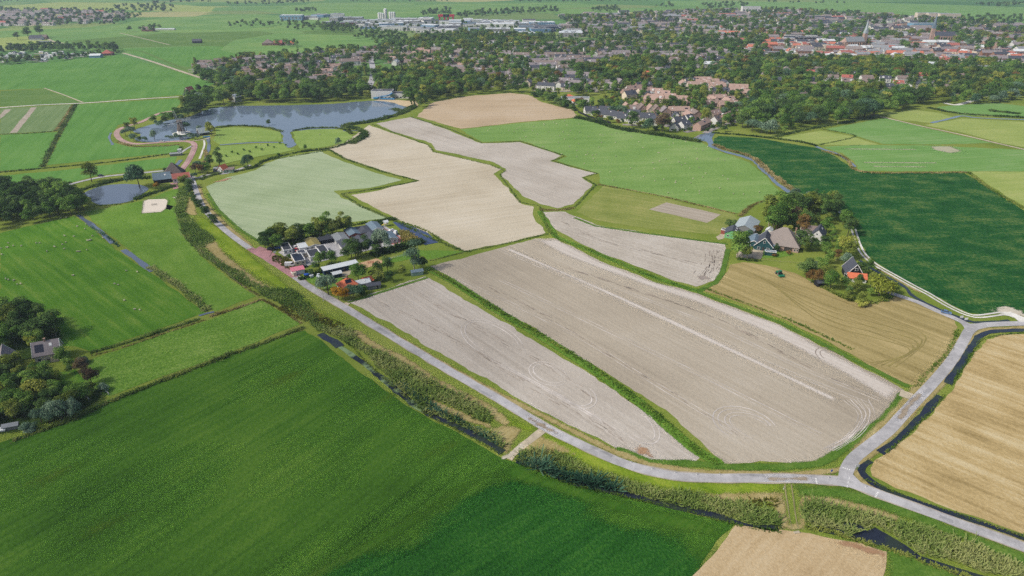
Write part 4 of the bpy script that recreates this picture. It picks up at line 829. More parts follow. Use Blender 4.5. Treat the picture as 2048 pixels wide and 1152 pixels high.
ST([(1705, 700), (1570, 637), (1410, 577)], 1.6, 3.0, 0.7, 0.5, 'bank', 'grass fringe on the lower side of the olive stubble')
ST([(1916, 660), (1896, 704), (1850, 752), (1832, 774)], 2.0, 3.0, 0.6, 0.5, 'bank', 'grass fringe beside the right road')
for k, (P, lb) in enumerate((([(1730, 960), (1790, 984), (1870, 1013), (2060, 1078)], 'field side of the lower dark ditch'), ([(1890, 790), (1856, 828), (1818, 866), (1770, 908)], 'near side of the short dark ditch'), ([(1902, 772), (1930, 728), (1952, 696), (1972, 676), (2060, 664)], 'near side of the curving dark ditch'))):
    ST(P, 0.9, 6, 0.6, 0.35, 'bank', 'green rim on the ' + lb)

# ================================================================== TREES: prototypes of crowns and trunks, height 1
def crown_proto(name, shape, seed):
    r = np.random.default_rng(seed); lobes = []
    if shape == 'round':
        for _ in range(15):
            a = r.uniform(0, 6.28); rr = 0.27 * math.sqrt(r.random()); z = r.uniform(0.36, 0.84)
            k = 1 - abs(z - 0.56) * 1.1
            lobes.append((rr * math.cos(a) * k, rr * math.sin(a) * k, z, r.uniform(0.13, 0.2)))
    elif shape == 'tall':
        for _ in range(14):
            a = r.uniform(0, 6.28); z = r.uniform(0.22, 0.88); rr = 0.15 * math.sqrt(r.random()) * (1.15 - 0.6 * z)
            lobes.append((rr * math.cos(a), rr * math.sin(a), z, r.uniform(0.09, 0.15)))
    elif shape == 'poplar':
        for _ in range(15):
            a = r.uniform(0, 6.28); z = r.uniform(0.2, 0.92); rr = 0.09 * r.random()
            lobes.append((rr * math.cos(a), rr * math.sin(a), z, r.uniform(0.07, 0.12) * (1.1 - 0.5 * abs(z - 0.5))))
    elif shape == 'willow':
        for _ in range(17):
            a = r.uniform(0, 6.28); rr = 0.34 * math.sqrt(r.random()); z = 0.78 - rr * 0.9 + r.uniform(-0.16, 0.06)
            lobes.append((rr * math.cos(a), rr * math.sin(a), z, r.uniform(0.13, 0.2)))
    elif shape == 'cone':
        for k in range(14):
            z = 0.12 + 0.84 * k / 14; a = r.uniform(0, 6.28); rr = 0.09 * (1 - z)
            lobes.append((rr * math.cos(a), rr * math.sin(a), z, 0.03 + 0.19 * (1 - z)))
    elif shape == 'bush':
        for _ in range(12):
            a = r.uniform(0, 6.28); rr = 0.42 * math.sqrt(r.random()); z = r.uniform(0.2, 0.66)
            lobes.append((rr * math.cos(a), rr * math.sin(a), z, r.uniform(0.2, 0.32)))
    elif shape == 'open':
        for _ in range(11):
            a = r.uniform(0, 6.28); rr = 0.3 * math.sqrt(r.random()); z = r.uniform(0.4, 0.86)
            lobes.append((rr * math.cos(a), rr * math.sin(a), z, r.uniform(0.1, 0.16)))
    Vs, vv = [], []
    tot = 2600; wsum = sum(l[3] ** 2 for l in lobes)
    leaf = 0.030 if shape in ('tall', 'poplar', 'cone') else 0.040
    if shape == 'bush': leaf = 0.075
    for (cx, cy_, cz, rad) in lobes:
        n = int(tot * rad ** 2 / wsum * (0.75 if shape == 'open' else 1))
        d = r.normal(0, 1, (n, 3)); d /= np.linalg.norm(d, axis=1)[:, None]
        d[:, 2] = np.where(d[:, 2] < -0.3, -d[:, 2], d[:, 2])
        rr = rad * (0.72 + 0.42 * r.random(n))
        p = np.array([cx, cy_, cz]) + d * rr[:, None] * np.array([1, 1, 0.9])
        if shape == 'willow': p[:, 2] -= 0.1 * r.random(n) * np.hypot(p[:, 0], p[:, 1]) / 0.4
        nr = d + r.normal(0, 0.42, (n, 3)) + np.array([0, 0, 0.25]); nr /= np.linalg.norm(nr, axis=1)[:, None]
        t1 = np.cross(nr, r.normal(0, 1, (n, 3))); t1 /= np.maximum(np.linalg.norm(t1, axis=1), 1e-6)[:, None]
        t2 = np.cross(nr, t1); s = leaf * r.uniform(0.6, 1.3, n)[:, None]
        if shape == 'willow': t1[:, 2] -= 0.8; s = s * 0.95
        q = np.stack([p - t1 * s * 0.6, p - t2 * s * 0.45 + nr * s * 0.12, p + t1 * s * 0.6, p + t2 * s * 0.45 - nr * s * 0.12], 1)
        q[:, :, 2] = np.maximum(q[:, :, 2], 0.01)
        Vs.append(q.reshape(-1, 3)); vv.append(np.repeat(np.clip(0.5 + r.normal(0, 0.11) + r.normal(0, 0.16, n), 0, 1), 4))
    Vs = np.concatenate(Vs); vv = np.concatenate(vv); n = len(Vs) // 4
    return Vs, np.arange(n * 4).reshape(n, 4), vv
def trunk_mesh(name, mat, top=0.6, r0=0.022, seed=0):
    r = random.Random(seed); bm = bmesh.new()
    def limb(p, q, ra, rb, n=6):
        p, q = Vector(p), Vector(q); d = (q - p).normalized(); u = d.orthogonal().normalized(); w = d.cross(u)
        A = [bm.verts.new(p + (u * math.cos(6.283 * k / n) + w * math.sin(6.283 * k / n)) * ra) for k in range(n)]
        B = [bm.verts.new(q + (u * math.cos(6.283 * k / n) + w * math.sin(6.283 * k / n)) * rb) for k in range(n)]
        for k in range(n): bm.faces.new((A[k], A[(k + 1) % n], B[(k + 1) % n], B[k]))
    limb((0, 0, 0), (0.01, 0, 0.3), r0, r0 * 0.75); limb((0.01, 0, 0.29), (0, 0.01, top), r0 * 0.76, r0 * 0.3)
    for k in range(5):
        a = r.uniform(0, 6.28); z = r.uniform(0.24, 0.45)
        limb((0.005, 0, z), (0.2 * math.cos(a), 0.2 * math.sin(a), z + r.uniform(0.15, 0.3)), r0 * 0.45, r0 * 0.14, 5)
    me = bpy.data.meshes.new(name); bm.to_mesh(me); bm.free(); me.materials.append(mat); return me
BARK = flat_mat('tree_bark', (92, 82, 68), 0.95, 0.1, 0, 0.25, 0.5)
BARKW = flat_mat('pale_bark', (178, 168, 148), 0.9, 0.1, 0, 0.2, 0.5)
TRUNK = {'dark': trunk_mesh('trunk', BARK), 'pale': trunk_mesh('pale_trunk', BARKW, 0.75, 0.017, 3)}
LM = {'green': leaf_mat('green_leaves', (54, 84, 36), (98, 134, 60), (142, 168, 82)),
      'dark': leaf_mat('dark_leaves', (44, 66, 36), (78, 106, 56), (114, 138, 76)),
      'olive': leaf_mat('olive_leaves', (72, 88, 36), (116, 132, 58), (156, 164, 84)),
      'lime': leaf_mat('lime_leaves', (92, 106, 36), (144, 154, 64), (186, 186, 98)),
      'silver': leaf_mat('silver_leaves', (72, 98, 76), (112, 138, 112), (164, 182, 154)),
      'bluegreen': leaf_mat('bluegreen_leaves', (52, 82, 58), (96, 128, 96), (138, 162, 126)),
      'copper': leaf_mat('copper_leaves', (84, 66, 38), (122, 98, 56), (152, 128, 78)),
      'amber': leaf_mat('amber_leaves', (104, 72, 18), (160, 118, 34), (196, 156, 62)),
      'plum': leaf_mat('plum_leaves', (58, 48, 40), (92, 78, 62), (122, 106, 80))}
PROTO = {}
def proto(shape, var, lm):
    k = (shape, var, lm)
    if k not in PROTO:
        kk = (shape, var)
        if kk not in PROTO: PROTO[kk] = crown_proto('crown', shape, hash(shape) % 7 if 0 else {'round': 1, 'tall': 2, 'poplar': 3, 'willow': 4, 'cone': 5, 'bush': 6, 'open': 7}[shape] * 10 + var)
        Vs, Fs, vv = PROTO[kk]
        PROTO[k] = np_mesh('crown', Vs, Fs, LM[lm], attrs={'v': ('POINT', 'FLOAT', vv)})
    return PROTO[k]
# species: shapes, leaf colour, words, object name, trunk
SPEC = {'oak': ('round', 3, 'green', 'mid green broadleaf', 'broadleaf_tree', 'dark'), 'dark': ('round', 3, 'dark', 'dark green broadleaf', 'broadleaf_tree', 'dark'),
        'olive': ('round', 3, 'olive', 'olive green broadleaf', 'broadleaf_tree', 'dark'), 'lime': ('round', 3, 'lime', 'yellow green', 'broadleaf_tree', 'dark'),
        'maple': ('round', 2, 'amber', 'amber autumn', 'autumn_tree', 'dark'), 'copper': ('round', 2, 'copper', 'copper brown', 'copper_tree', 'pale'),
        'plum': ('round', 2, 'plum', 'dark plum', 'plum_tree', 'dark'), 'ash': ('tall', 3, 'green', 'tall mid green', 'tall_tree', 'pale'),
        'alder': ('tall', 3, 'dark', 'tall dark green', 'tall_tree', 'dark'), 'poplar': ('poplar', 2, 'olive', 'slender olive green', 'poplar_tree', 'pale'),
        'spoplar': ('tall', 3, 'silver', 'silvery', 'poplar_tree', 'pale'), 'willow': ('willow', 2, 'lime', 'yellow green willow', 'willow_tree', 'dark'),
        'swillow': ('willow', 2, 'silver', 'silver green willow', 'willow_tree', 'dark'), 'bwillow': ('willow', 2, 'bluegreen', 'blue green willow', 'willow_tree', 'dark'),
        'fir': ('cone', 1, 'dark', 'dark conifer', 'conifer_tree', 'dark'), 'open': ('open', 2, 'olive', 'thin crowned olive', 'open_tree', 'pale'),
        'bush': ('bush', 2, 'green', 'green', 'bush', None), 'dbush': ('bush', 2, 'dark', 'dark green', 'bush', None), 'sbush': ('bush', 2, 'silver', 'silvery', 'bush', None),
        'lbush': ('bush', 2, 'lime', 'yellow green', 'bush', None), 'obush': ('bush', 2, 'olive', 'olive', 'bush', None), 'rbush': ('bush', 2, 'copper', 'russet', 'bush', None)}
TREES = []                                     # x, y, height, species, label, group
def T(px, py, h, sp, lb=None, grp=None, wide=1.0): 
    x, y = G(px, py); TREES.append([x, y, h * (1.0 if SPEC[sp][4] == 'bush' else 1.28), sp, lb, grp, wide])
MASK_R = 4.0
MASK = set()
def row_of_trees(P, n, h, sps, lb):
    for k in range(n):
        u = k / (n - 1) * (len(P) - 1); i = min(int(u), len(P) - 2); f = u - i
        T(P[i][0] * (1 - f) + P[i + 1][0] * f + random.uniform(-2, 2), P[i][1] * (1 - f) + P[i + 1][1] * f + random.uniform(-1.5, 1.5), random.uniform(*h), sps[k % len(sps)], None, lb, random.uniform(.9, 1.2))
def occupied(x, y): return (int(x // MASK_R), int(y // MASK_R)) in MASK
def occupy(x, y, L, W, a, pad=1.5):
    c, s = math.cos(a), math.sin(a)
    for i in np.arange(-L / 2 - pad, L / 2 + pad + 2, 2.0):
        for j in np.arange(-W / 2 - pad, W / 2 + pad + 2, 2.0):
            MASK.add((int((x + i * c - j * s) // MASK_R), int((y + i * s + j * c) // MASK_R)))
ESTATE = np.array(GP([(1236, 170), (1360, 164), (1450, 164), (1508, 180), (1500, 198), (1484, 246), (1440, 264), (1350, 266), (1186, 238), (1192, 214), (1240, 206)]))
def grove(px, spacing, h, species, place, clump=0.0, avoid=True, cs=60.0, seed=1):
    """species: {name: weight}; place: words after 'tree'"""
    P = np.array(GP(px)); n = int(area(P) / spacing ** 2 * 1.6)
    Q = scatter_poly(P, n); keep = {}; names = list(species); w = np.array([species[k] for k in names], float); w /= w.sum()
    cl = vnoise(Q[:, 0] + 5000, Q[:, 1], cs, seed)
    for (x, y), cv in zip(Q, cl):
        if cv < clump or (avoid and occupied(x, y)): continue
        est = 'town' in place and pts_in(ESTATE, np.array([x]), np.array([y]))[0]
        if est and rng.random() < 0.45: continue
        k = (int(x // spacing), int(y // spacing))
        if any((k[0] + i, k[1] + j) in keep and math.hypot(keep[(k[0] + i, k[1] + j)][0] - x, keep[(k[0] + i, k[1] + j)][1] - y) < spacing * 0.8 for i in (-1, 0, 1) for j in (-1, 0, 1)): continue
        keep[k] = (x, y)
        sp = names[rng.choice(len(names), p=w)]
        b = SPEC[sp][4] == 'bush'
        hh = h[0] * 0.8 + (h[1] * 1.06 - h[0] * 0.8) * rng.random() ** 0.9 * (0.3 if b else 1.0) * (0.68 if est else 1.0)
        TREES.append([x, y, hh, sp, None, place, rng.uniform(0.78, 1.32)])

# ================================================================== BUILDINGS
class MB:
    def __init__(s): s.v, s.f = [], []
    def poly(s, pts):
        b = len(s.v); s.v += [tuple(p) for p in pts]; s.f.append(list(range(b, b + len(pts)))); return s
    def box(s, x0, x1, y0, y1, z0, z1):
        b = len(s.v)
        s.v += [(x0, y0, z0), (x1, y0, z0), (x1, y1, z0), (x0, y1, z0), (x0, y0, z1), (x1, y0, z1), (x1, y1, z1), (x0, y1, z1)]
        for f in ((3, 2, 1, 0), (4, 5, 6, 7), (0, 1, 5, 4), (1, 2, 6, 5), (2, 3, 7, 6), (3, 0, 4, 7)): s.f.append([b + i for i in f])
        return s
    def prism(s, prof, x0, x1):
        """profile in (y, z), extruded along x"""
        n = len(prof); b = len(s.v)
        s.v += [(x0, y, z) for y, z in prof] + [(x1, y, z) for y, z in prof]
        s.f.append([b + i for i in range(n)][::-1]); s.f.append([b + n + i for i in range(n)])
        for i in range(n): j = (i + 1) % n; s.f.append([b + i, b + j, b + n + j, b + n + i])
        return s
    def frust(s, cx, cy_, z0, z1, r0, r1, n=8, cap=True, a0=0.0):
        b = len(s.v)
        for z, r in ((z0, r0), (z1, r1)):
            s.v += [(cx + r * math.cos(6.2832 * k / n + a0), cy_ + r * math.sin(6.2832 * k / n + a0), z) for k in range(n)]
        for k in range(n): j = (k + 1) % n; s.f.append([b + k, b + j, b + n + j, b + n + k])
        if cap: s.f.append([b + n + k for k in range(n)]); s.f.append([b + k for k in range(n)][::-1])
        return s
    def bar(s, p, q, w, h=None):
        p, q = Vector(p), Vector(q); d = (q - p).normalized(); u = d.cross(Vector((0, 0, 1)))
        u = u.normalized() if u.length > 1e-3 else Vector((1, 0, 0)); t = d.cross(u).normalized(); h = h or w
        b = len(s.v)
        for e in (p, q):
            for i, j in ((-1, -1), (1, -1), (1, 1), (-1, 1)): s.v.append(tuple(e + u * i * w / 2 + t * j * h / 2))
        for f in ((0, 1, 2, 3), (7, 6, 5, 4), (0, 4, 5, 1), (1, 5, 6, 2), (2, 6, 7, 3), (3, 7, 4, 0)): s.f.append([b + i for i in f])
        return s
    def mesh(s, name, mat):
        me = bpy.data.meshes.new(name); me.from_pydata(s.v, [], s.f); me.materials.append(mat)
        bm = bmesh.new(); bm.from_mesh(me); bmesh.ops.recalc_face_normals(bm, faces=bm.faces); bm.to_mesh(me); bm.free()
        return me
    def build(s, name, mat, parent=None, loc=None, rz=0.0): return link(name, s.mesh(name, mat), parent, loc, rz)

WALL = {'white': flat_mat('white_render', (226, 226, 222), 0.9, 0.15, 0, 0.06), 'cream': flat_mat('cream_render', (220, 206, 186), 0.9, 0.15, 0, 0.08),
        'brick': flat_mat('brown_brick', (150, 112, 92), 0.95, 0.1, 0, 0.15), 'pinkbrick': flat_mat('pale_pink_brick', (184, 156, 142), 0.95, 0.1, 0, 0.1),
        'redbrick': flat_mat('red_brick', (150, 84, 74), 0.95, 0.1, 0, 0.15), 'greybrick': flat_mat('grey_brick', (166, 154, 146), 0.95, 0.1, 0, 0.12),
        'black': flat_mat('black_timber', (36, 38, 44), 0.8, 0.2, 0, 0.15), 'greenwood': flat_mat('green_timber', (44, 84, 88), 0.8, 0.2, 0, 0.12),
        'mint': flat_mat('mint_green_boards', (122, 184, 128), 0.8, 0.2, 0, 0.1), 'navy': flat_mat('dark_blue_boards', (44, 62, 86), 0.8, 0.2, 0, 0.12),
        'orange': flat_mat('orange_boards', (188, 122, 82), 0.85, 0.2, 0, 0.12), 'greysteel': flat_mat('grey_cladding', (128, 130, 128), 0.7, 0.3, 0, 0.08),
        'bluesteel': flat_mat('blue_cladding', (120, 160, 190), 0.7, 0.3, 0, 0.08), 'sage': flat_mat('sage_boards', (150, 176, 160), 0.8, 0.2, 0, 0.1)}
ROOF = {'slate': flat_mat('dark_slate_roof', (78, 82, 92), 0.75, 0.3, 0, 0.14), 'bluegrey': flat_mat('blue_grey_roof', (112, 132, 146), 0.75, 0.3, 0, 0.1),
        'felt': flat_mat('black_felt_roof', (66, 70, 78), 0.9, 0.2, 0, 0.18), 'solar': flat_mat('dark_blue_solar', (30, 34, 52), 0.3, 0.5, 0, 0.1),
        'greyfelt': flat_mat('grey_felt_roof', (140, 146, 150), 0.9, 0.2, 0, 0.14), 'olive': flat_mat('olive_felt_roof', (152, 142, 88), 0.9, 0.2, 0, 0.12),
        'orange': flat_mat('orange_tile_roof', (218, 122, 88), 0.85, 0.2, 0, 0.12), 'red': flat_mat('red_tile_roof', (178, 106, 94), 0.85, 0.2, 0, 0.14),
        'thatch': flat_mat('grey_thatch', (152, 142, 136), 0.98, 0.05, 0, 0.16, 0.6, 0.6), 'darkthatch': flat_mat('dark_thatch', (110, 102, 98), 0.98, 0.05, 0, 0.16, 0.6, 0.6),
        'steel': flat_mat('grey_sheet_roof', (170, 182, 186), 0.6, 0.35, 0, 0.06), 'white': flat_mat('white_sheet_roof', (220, 226, 228), 0.7, 0.3, 0, 0.05),
        'pink': flat_mat('pink_roof', (222, 134, 150), 0.8, 0.2, 0, 0.08), 'pinktile': flat_mat('dusty_pink_tiles', (176, 150, 138), 0.9, 0.15, 0, 0.12),
        'browntile': flat_mat('grey_brown_tiles', (138, 124, 118), 0.9, 0.15, 0, 0.14), 'greytile': flat_mat('purple_grey_tiles', (146, 138, 140), 0.9, 0.15, 0, 0.12),
        'blue': flat_mat('bright_blue_sheet', (70, 140, 190), 0.6, 0.3, 0, 0.08)}
TRIM = flat_mat('white_trim', (236, 236, 234), 0.8, 0.2, 0, 0.04)
GLASS = flat_mat('window_glass', (46, 54, 62), 0.12, 0.6, 0, 0.2)
DOORM = flat_mat('door_paint', (70, 66, 62), 0.7, 0.3, 0, 0.1)
CHIM = flat_mat('chimney_brick', (170, 140, 122), 0.95, 0.1, 0, 0.12)
WIN_ME = MB().box(-.5, .5, -.06, .06, 0, 1).mesh('window', TRIM)
PANE_ME = MB().box(-.41, .41, -.075, .075, .09, .91).mesh('pane', GLASS)
DOOR_ME = MB().box(-.5, .5, -.07, .07, 0, 1).mesh('door', DOORM)
CHIM_ME = MB().box(-.35, .35, -.35, .35, -1.2, 1.1).box(-.45, .45, -.45, .45, 1.1, 1.3).mesh('chimney', CHIM)
PANEL_ME = MB().box(-.5, .5, -.82, .82, 0, .06).mesh('solar_panel', ROOF['solar'])
SKY_ME = MB().box(-.5, .5, -.6, .6, -.05, .1).mesh('skylight', TRIM)

def window(par, x, y, z, w, h, rz=0.0, nm='window'):
    o = link(nm, WIN_ME if nm == 'window' else DOOR_ME, par, (x, y, z), rz, (w, 1, h))
    if nm == 'window': link('pane', PANE_ME, o)
    return o
def walls_gable(L, W, eave, ridge): return MB().prism([(-W / 2, 0), (W / 2, 0), (W / 2, eave), (0, ridge), (-W / 2, eave)], -L / 2, L / 2)
def roof_gable(L, W, eave, ridge, over=0.4, th=0.22, xo=0.35):
    s = (ridge - eave) / (W / 2); m = MB()
    for sg in (1, -1):
        y1 = sg * (W / 2 + over); z1 = eave - s * over
        m.prism([(0, ridge + 0.03), (y1, z1 + 0.03), (y1, z1 + th), (0, ridge + th + 0.03)], -L / 2 - xo, L / 2 + xo)
    return m
def roof_hip(L, W, eave, ridge, rl, over=0.5):
    a, b = L / 2 + over, W / 2 + over; m = MB(); z = eave - 0.05
    m.v = [(-a, -b, z), (a, -b, z), (a, b, z), (-a, b, z), (-a, -b, z + .2), (a, -b, z + .2), (a, b, z + .2), (-a, b, z + .2), (-rl / 2, 0, ridge), (rl / 2, 0, ridge)]
    m.f = [[3, 2, 1, 0], [0, 1, 5, 4], [1, 2, 6, 5], [2, 3, 7, 6], [3, 0, 4, 7], [4, 5, 9, 8], [5, 6, 9], [6, 7, 8, 9], [7, 4, 8]]
    return m
def house(name, label, cat, c, L, W, deg, eave, ridge, roof, wall, roofm, wins='auto', trim=False, chim=0, group=None, door=True, solar=None, sky=0, rl=None, zoff=0.0):
    a = math.radians(deg); x, y = G(*c) if zoff == 0 else c
    t = empty(name, (x, y, 0), a, label, cat, group)
    occupy(x, y, L, W, a)
    if roof == 'gable':
        walls_gable(L, W, eave, ridge - 0.05).build('wall', WALL[wall], t)
        rf = roof_gable(L, W, eave, ridge).build('roof', ROOF[roofm], t)
        if trim:
            s = (ridge - eave) / (W / 2)
            for sx in (1, -1):
                m = MB()
                for sg in (1, -1):
                    m.bar((sx * (L / 2 + .42), 0, ridge + .12), (sx * (L / 2 + .42), sg * (W / 2 + .45), eave - s * .45 + .12), .12, .34)
                m.build('bargeboard', TRIM, rf)
    elif roof == 'hip':
        MB().box(-L / 2, L / 2, -W / 2, W / 2, 0, eave).build('wall', WALL[wall], t)
        rf = roof_hip(L, W, eave, ridge, rl if rl is not None else max(0.4, L - W)).build('roof', ROOF[roofm], t)
    elif roof == 'mono':
        MB().prism([(-W / 2, 0), (W / 2, 0), (W / 2, ridge), (-W / 2, eave)], -L / 2, L / 2).build('wall', WALL[wall], t)
        rf = MB().prism([(-W / 2 - .4, eave + .02), (W / 2 + .3, ridge + .05), (W / 2 + .3, ridge + .2), (-W / 2 - .4, eave + .17)], -L / 2 - .3, L / 2 + .3).build('roof', ROOF[roofm], t)
    else:
        MB().box(-L / 2, L / 2, -W / 2, W / 2, 0, eave).build('wall', WALL[wall], t)
        rf = MB().box(-L / 2 + .25, L / 2 - .25, -W / 2 + .25, W / 2 - .25, eave, eave + .12).build('roof', ROOF[roofm], t)
        m = MB().box(-L / 2 - .08, L / 2 + .08, -W / 2 - .08, -W / 2 + .24, eave - .1, eave + .25).box(-L / 2 - .08, L / 2 + .08, W / 2 - .24, W / 2 + .08, eave - .1, eave + .25)
        m.box(-L / 2 - .08, -L / 2 + .24, -W / 2 + .24, W / 2 - .24, eave - .1, eave + .25).box(L / 2 - .24, L / 2 + .08, -W / 2 + .24, W / 2 - .24, eave - .1, eave + .25)
        m.build('parapet', TRIM, t)
    if wins == 'auto':
        h = min(1.3, eave * 0.45); z = eave * 0.34
        for sg in (1, -1):
            k = max(2, int(L / 2.9))
            for i in range(k):
                xx = -L / 2 + L * (i + .5) / k
                if door and i == k // 2 and sg == -1: window(t, xx, sg * W / 2, 0, 1.0, min(2.1, eave * .8), 0, 'door')
                else: window(t, xx, sg * W / 2, z, 1.25, h)
            k = max(2, int(W / 3.2))
            for i in range(k): window(t, sg * L / 2, -W / 2 + W * (i + .5) / k, z, 1.15, h, math.pi / 2)
            if roof == 'gable' and ridge - eave > 2.2: window(t, sg * L / 2, 0, eave + .2, 1.0, 1.1, math.pi / 2)
    elif wins:
        for (u, v, z, w, h, r, nm) in wins: window(t, u, v, z, w, h, r, nm)
    for k in range(chim): link('chimney', CHIM_ME, rf, ((-.5 + (k + .5) / chim) * L * .8, 0, ridge), 0)
    if solar or sky:
        s = (ridge - eave) / (W / 2); pit = math.atan(s)
        def on_roof(me, nm, u, v, sg):     # v: metres down from the ridge, along the slope
            o = link(nm, me, rf, (u, sg * v * math.cos(pit), ridge - v * math.sin(pit) + .26))
            o.rotation_euler = (-sg * pit if sg > 0 else pit, 0, 0); return o
        if solar:
            nx, ny, u0, v0, sg = solar
            for i in range(nx):
                for j in range(ny): on_roof(PANEL_ME, 'solar_panel', u0 + i * 1.06, v0 + j * 1.7, sg)
        for k in range(sky): on_roof(SKY_ME, 'skylight', L * .2 - k * L * .4, W * .28, -1)
    return t

AX = -62                                             # long axis of the chalets
CH = [('white low chalet with a black felt roof nearest the parked blue car', (573, 501), 13, 5.5, AX, 2.8, 0, 'flat', 'white', 'felt'),
      ('cream chalet with a dark solar covered flat roof at the front corner', (597, 523), 13, 6.5, AX, 2.9, 0, 'flat', 'cream', 'solar'),
      ('small chalet annex with a slate blue flat roof in the courtyard', (604, 512), 6, 5, AX, 2.9, 0, 'flat', 'cream', 'slate'),
      ('white chalet with a wide grey black flat roof behind the courtyard', (629, 514), 12, 7.5, AX, 2.9, 0, 'flat', 'white', 'felt'),
      ('pinkish chalet with a black flat roof half under the dark trees', (645, 506), 12, 6, AX, 2.9, 0, 'flat', 'cream', 'felt'),
      ('all white flat roofed garage beside the olive roofed chalet', (608, 498), 9, 7, AX, 2.6, 0, 'flat', 'white', 'white'),
      ('white chalet with an olive felt roof', (626, 492), 13, 7.5, AX, 2.6, 3.6, 'gable', 'white', 'olive'),
      ('white chalet with a pale grey roof in the middle of the rows', (681, 481), 11, 8.5, AX, 2.6, 3.7, 'gable', 'white', 'greyfelt'),
      ('white chalet with a dark hipped roof behind the tree belt', (696, 496), 13, 9, AX, 2.7, 4.4, 'hip', 'white', 'slate'),
      ('chalet with a blue grey roof and dark red gable', (706, 471), 13, 8, AX, 2.7, 4.2, 'gable', 'redbrick', 'bluegrey'),
      ('orange brown chalet with a dark hipped roof', (728, 466), 13, 8, AX, 2.7, 4.4, 'hip', 'orange', 'slate'),
      ('white chalet with a blue grey roof nearest the play tower', (750, 460), 14, 8, AX, 2.7, 4.2, 'gable', 'white', 'bluegrey'),
      ('dark green chalet with a dark gabled roof behind the silver tree', (723, 488), 13, 7.5, AX, 2.7, 4.3, 'gable', 'greenwood', 'slate'),
      ('navy chalet with a dark gabled roof left of the silver tree', (746, 481), 13, 7.5, AX, 2.7, 4.3, 'gable', 'navy', 'slate'),
      ('white fronted chalet with a blue grey roof beside the salmon terrace', (777, 480), 14, 9, AX, 2.9, 4.4, 'gable', 'white', 'bluegrey')]
for lb, c, L, W_, d, e, r, rt, wm, rm in CH: house('chalet', lb, 'chalet', c, L * .9, W_ * .88, d, e * .9, r * .86, rt, wm, rm, group='chalet homes on the grey yard', trim=(rt == 'gable' and wm == 'white'))
house('garden_shed', 'black lean to with white posts between the chalets', 'shed', (652, 484), 7, 5, 28, 2.4, 2.7, 'mono', 'black', 'felt', wins=None)
house('stable', 'long dark blue stable with a white sheet roof', 'stable', (681, 541), 19, 4.2, 32, 2.9, 3.3, 'mono', 'navy', 'white', wins=[(-8 + 3.2 * k, -2.1, 0, 1.4, 2.0, 0, 'door') for k in range(6)])
house('field_shelter', 'small white roofed shelter in front of the stable', 'shed', (674, 553), 4.6, 3.2, 32, 2.2, 3.0, 'gable', 'navy', 'white', wins=None)
house('carport', 'pink roofed shelter at the red entrance', 'shelter', (596, 546), 6.5, 4.2, 28, 2.4, 2.8, 'mono', 'white', 'pink', wins=None)
house('house', 'white house with an orange hipped roof and solar panels behind the autumn tree', 'house', (697, 581), 8.5, 8, 35, 3.4, 7.2, 'hip', 'white', 'orange', solar=(3, 2, -1.2, 2.0, -1), rl=1.0, chim=1)
house('house_wing', 'low wing with a half orange and half blue roof behind the orange roofed house', 'house wing', (722, 573), 9, 4.6, 30, 2.6, 3.8, 'gable', 'white', 'white', solar=None, sky=1)
house('outbuilding', 'small orange roofed outbuilding at the end of the low wing', 'outbuilding', (735, 567), 5, 5, 30, 2.4, 3.8, 'gable', 'greysteel', 'orange', wins=None)
house('garden_shed', 'dark blue roofed shed beside the orange roofed outbuilding', 'shed', (747, 576), 7, 3.6, 22, 2.2, 3.0, 'gable', 'greysteel', 'slate')
house('garden_shed', 'pale green shed at the corner of the pinkish soil field', 'shed', (834, 549), 6.2, 3.0, 22, 2.2, 2.9, 'gable', 'sage', 'bluegrey', wins=None)
house('garden_shed', 'tiny dark shed under the roadside willow', 'shed', (645, 570), 3.6, 2.8, 40, 2.1, 3.0, 'gable', 'navy', 'red', wins=None)

# ---- farm with the thatched pyramid roof
house('barn', 'long grey metal barn beside the farm grove', 'barn', (1492, 461), 19, 12, 62, 4.0, 6.6, 'gable', 'greysteel', 'steel', wins=None)
house('farm_shed', 'shed with a dark roof and mint green wall in front of the metal barn', 'shed', (1464, 472), 10, 8, 66, 3.2, 5.4, 'gable', 'mint', 'slate', sky=2)
house('farm_shed', 'small brick outhouse beside the mint green shed', 'shed', (1447, 467), 3.2, 2.8, 60, 2.8, 0, 'flat', 'redbrick', 'felt', wins=None)
house('farm_shed', 'small dark blue shed beside the round willow of the farm', 'shed', (1499, 476), 4.5, 4, 62, 2.6, 4.2, 'gable', 'navy', 'slate', wins=None)
fm = house('farmhouse', 'great square farmhouse under a grey thatched pyramid roof', 'farmhouse', (1564, 491), 18.5, 17, -24, 2.9, 11.5, 'hip', 'pinkbrick', 'thatch', rl=2.6, chim=0,
      wins=[(-7.6, -8.5, .8, 1.1, 1.4, 0, 'window'), (-3.6, -8.5, 0, 4.4, 2.5, 0, 'door'), (3.6, -8.5, 0, 4.4, 2.5, 0, 'door'), (7.2, -8.5, .8, 1.0, 1.4, 0, 'window'), (8.6, -8.5, .8, .9, 1.4, 0, 'window'), (9.25, -3, .8, 1.2, 1.5, math.pi / 2, 'window'), (9.25, 2, .8, 1.2, 1.5, math.pi / 2, 'window')])
link('chimney', CHIM_ME, fm, (6.0, 4.0, 8.6), 0, (1.1, 1.1, 1.6))
house('farmhouse_wing', 'blue roofed wing behind the thatched farmhouse', 'house wing', (1590, 486), 7, 8, 66, 3.2, 6.4, 'gable', 'white', 'slate', trim=True)
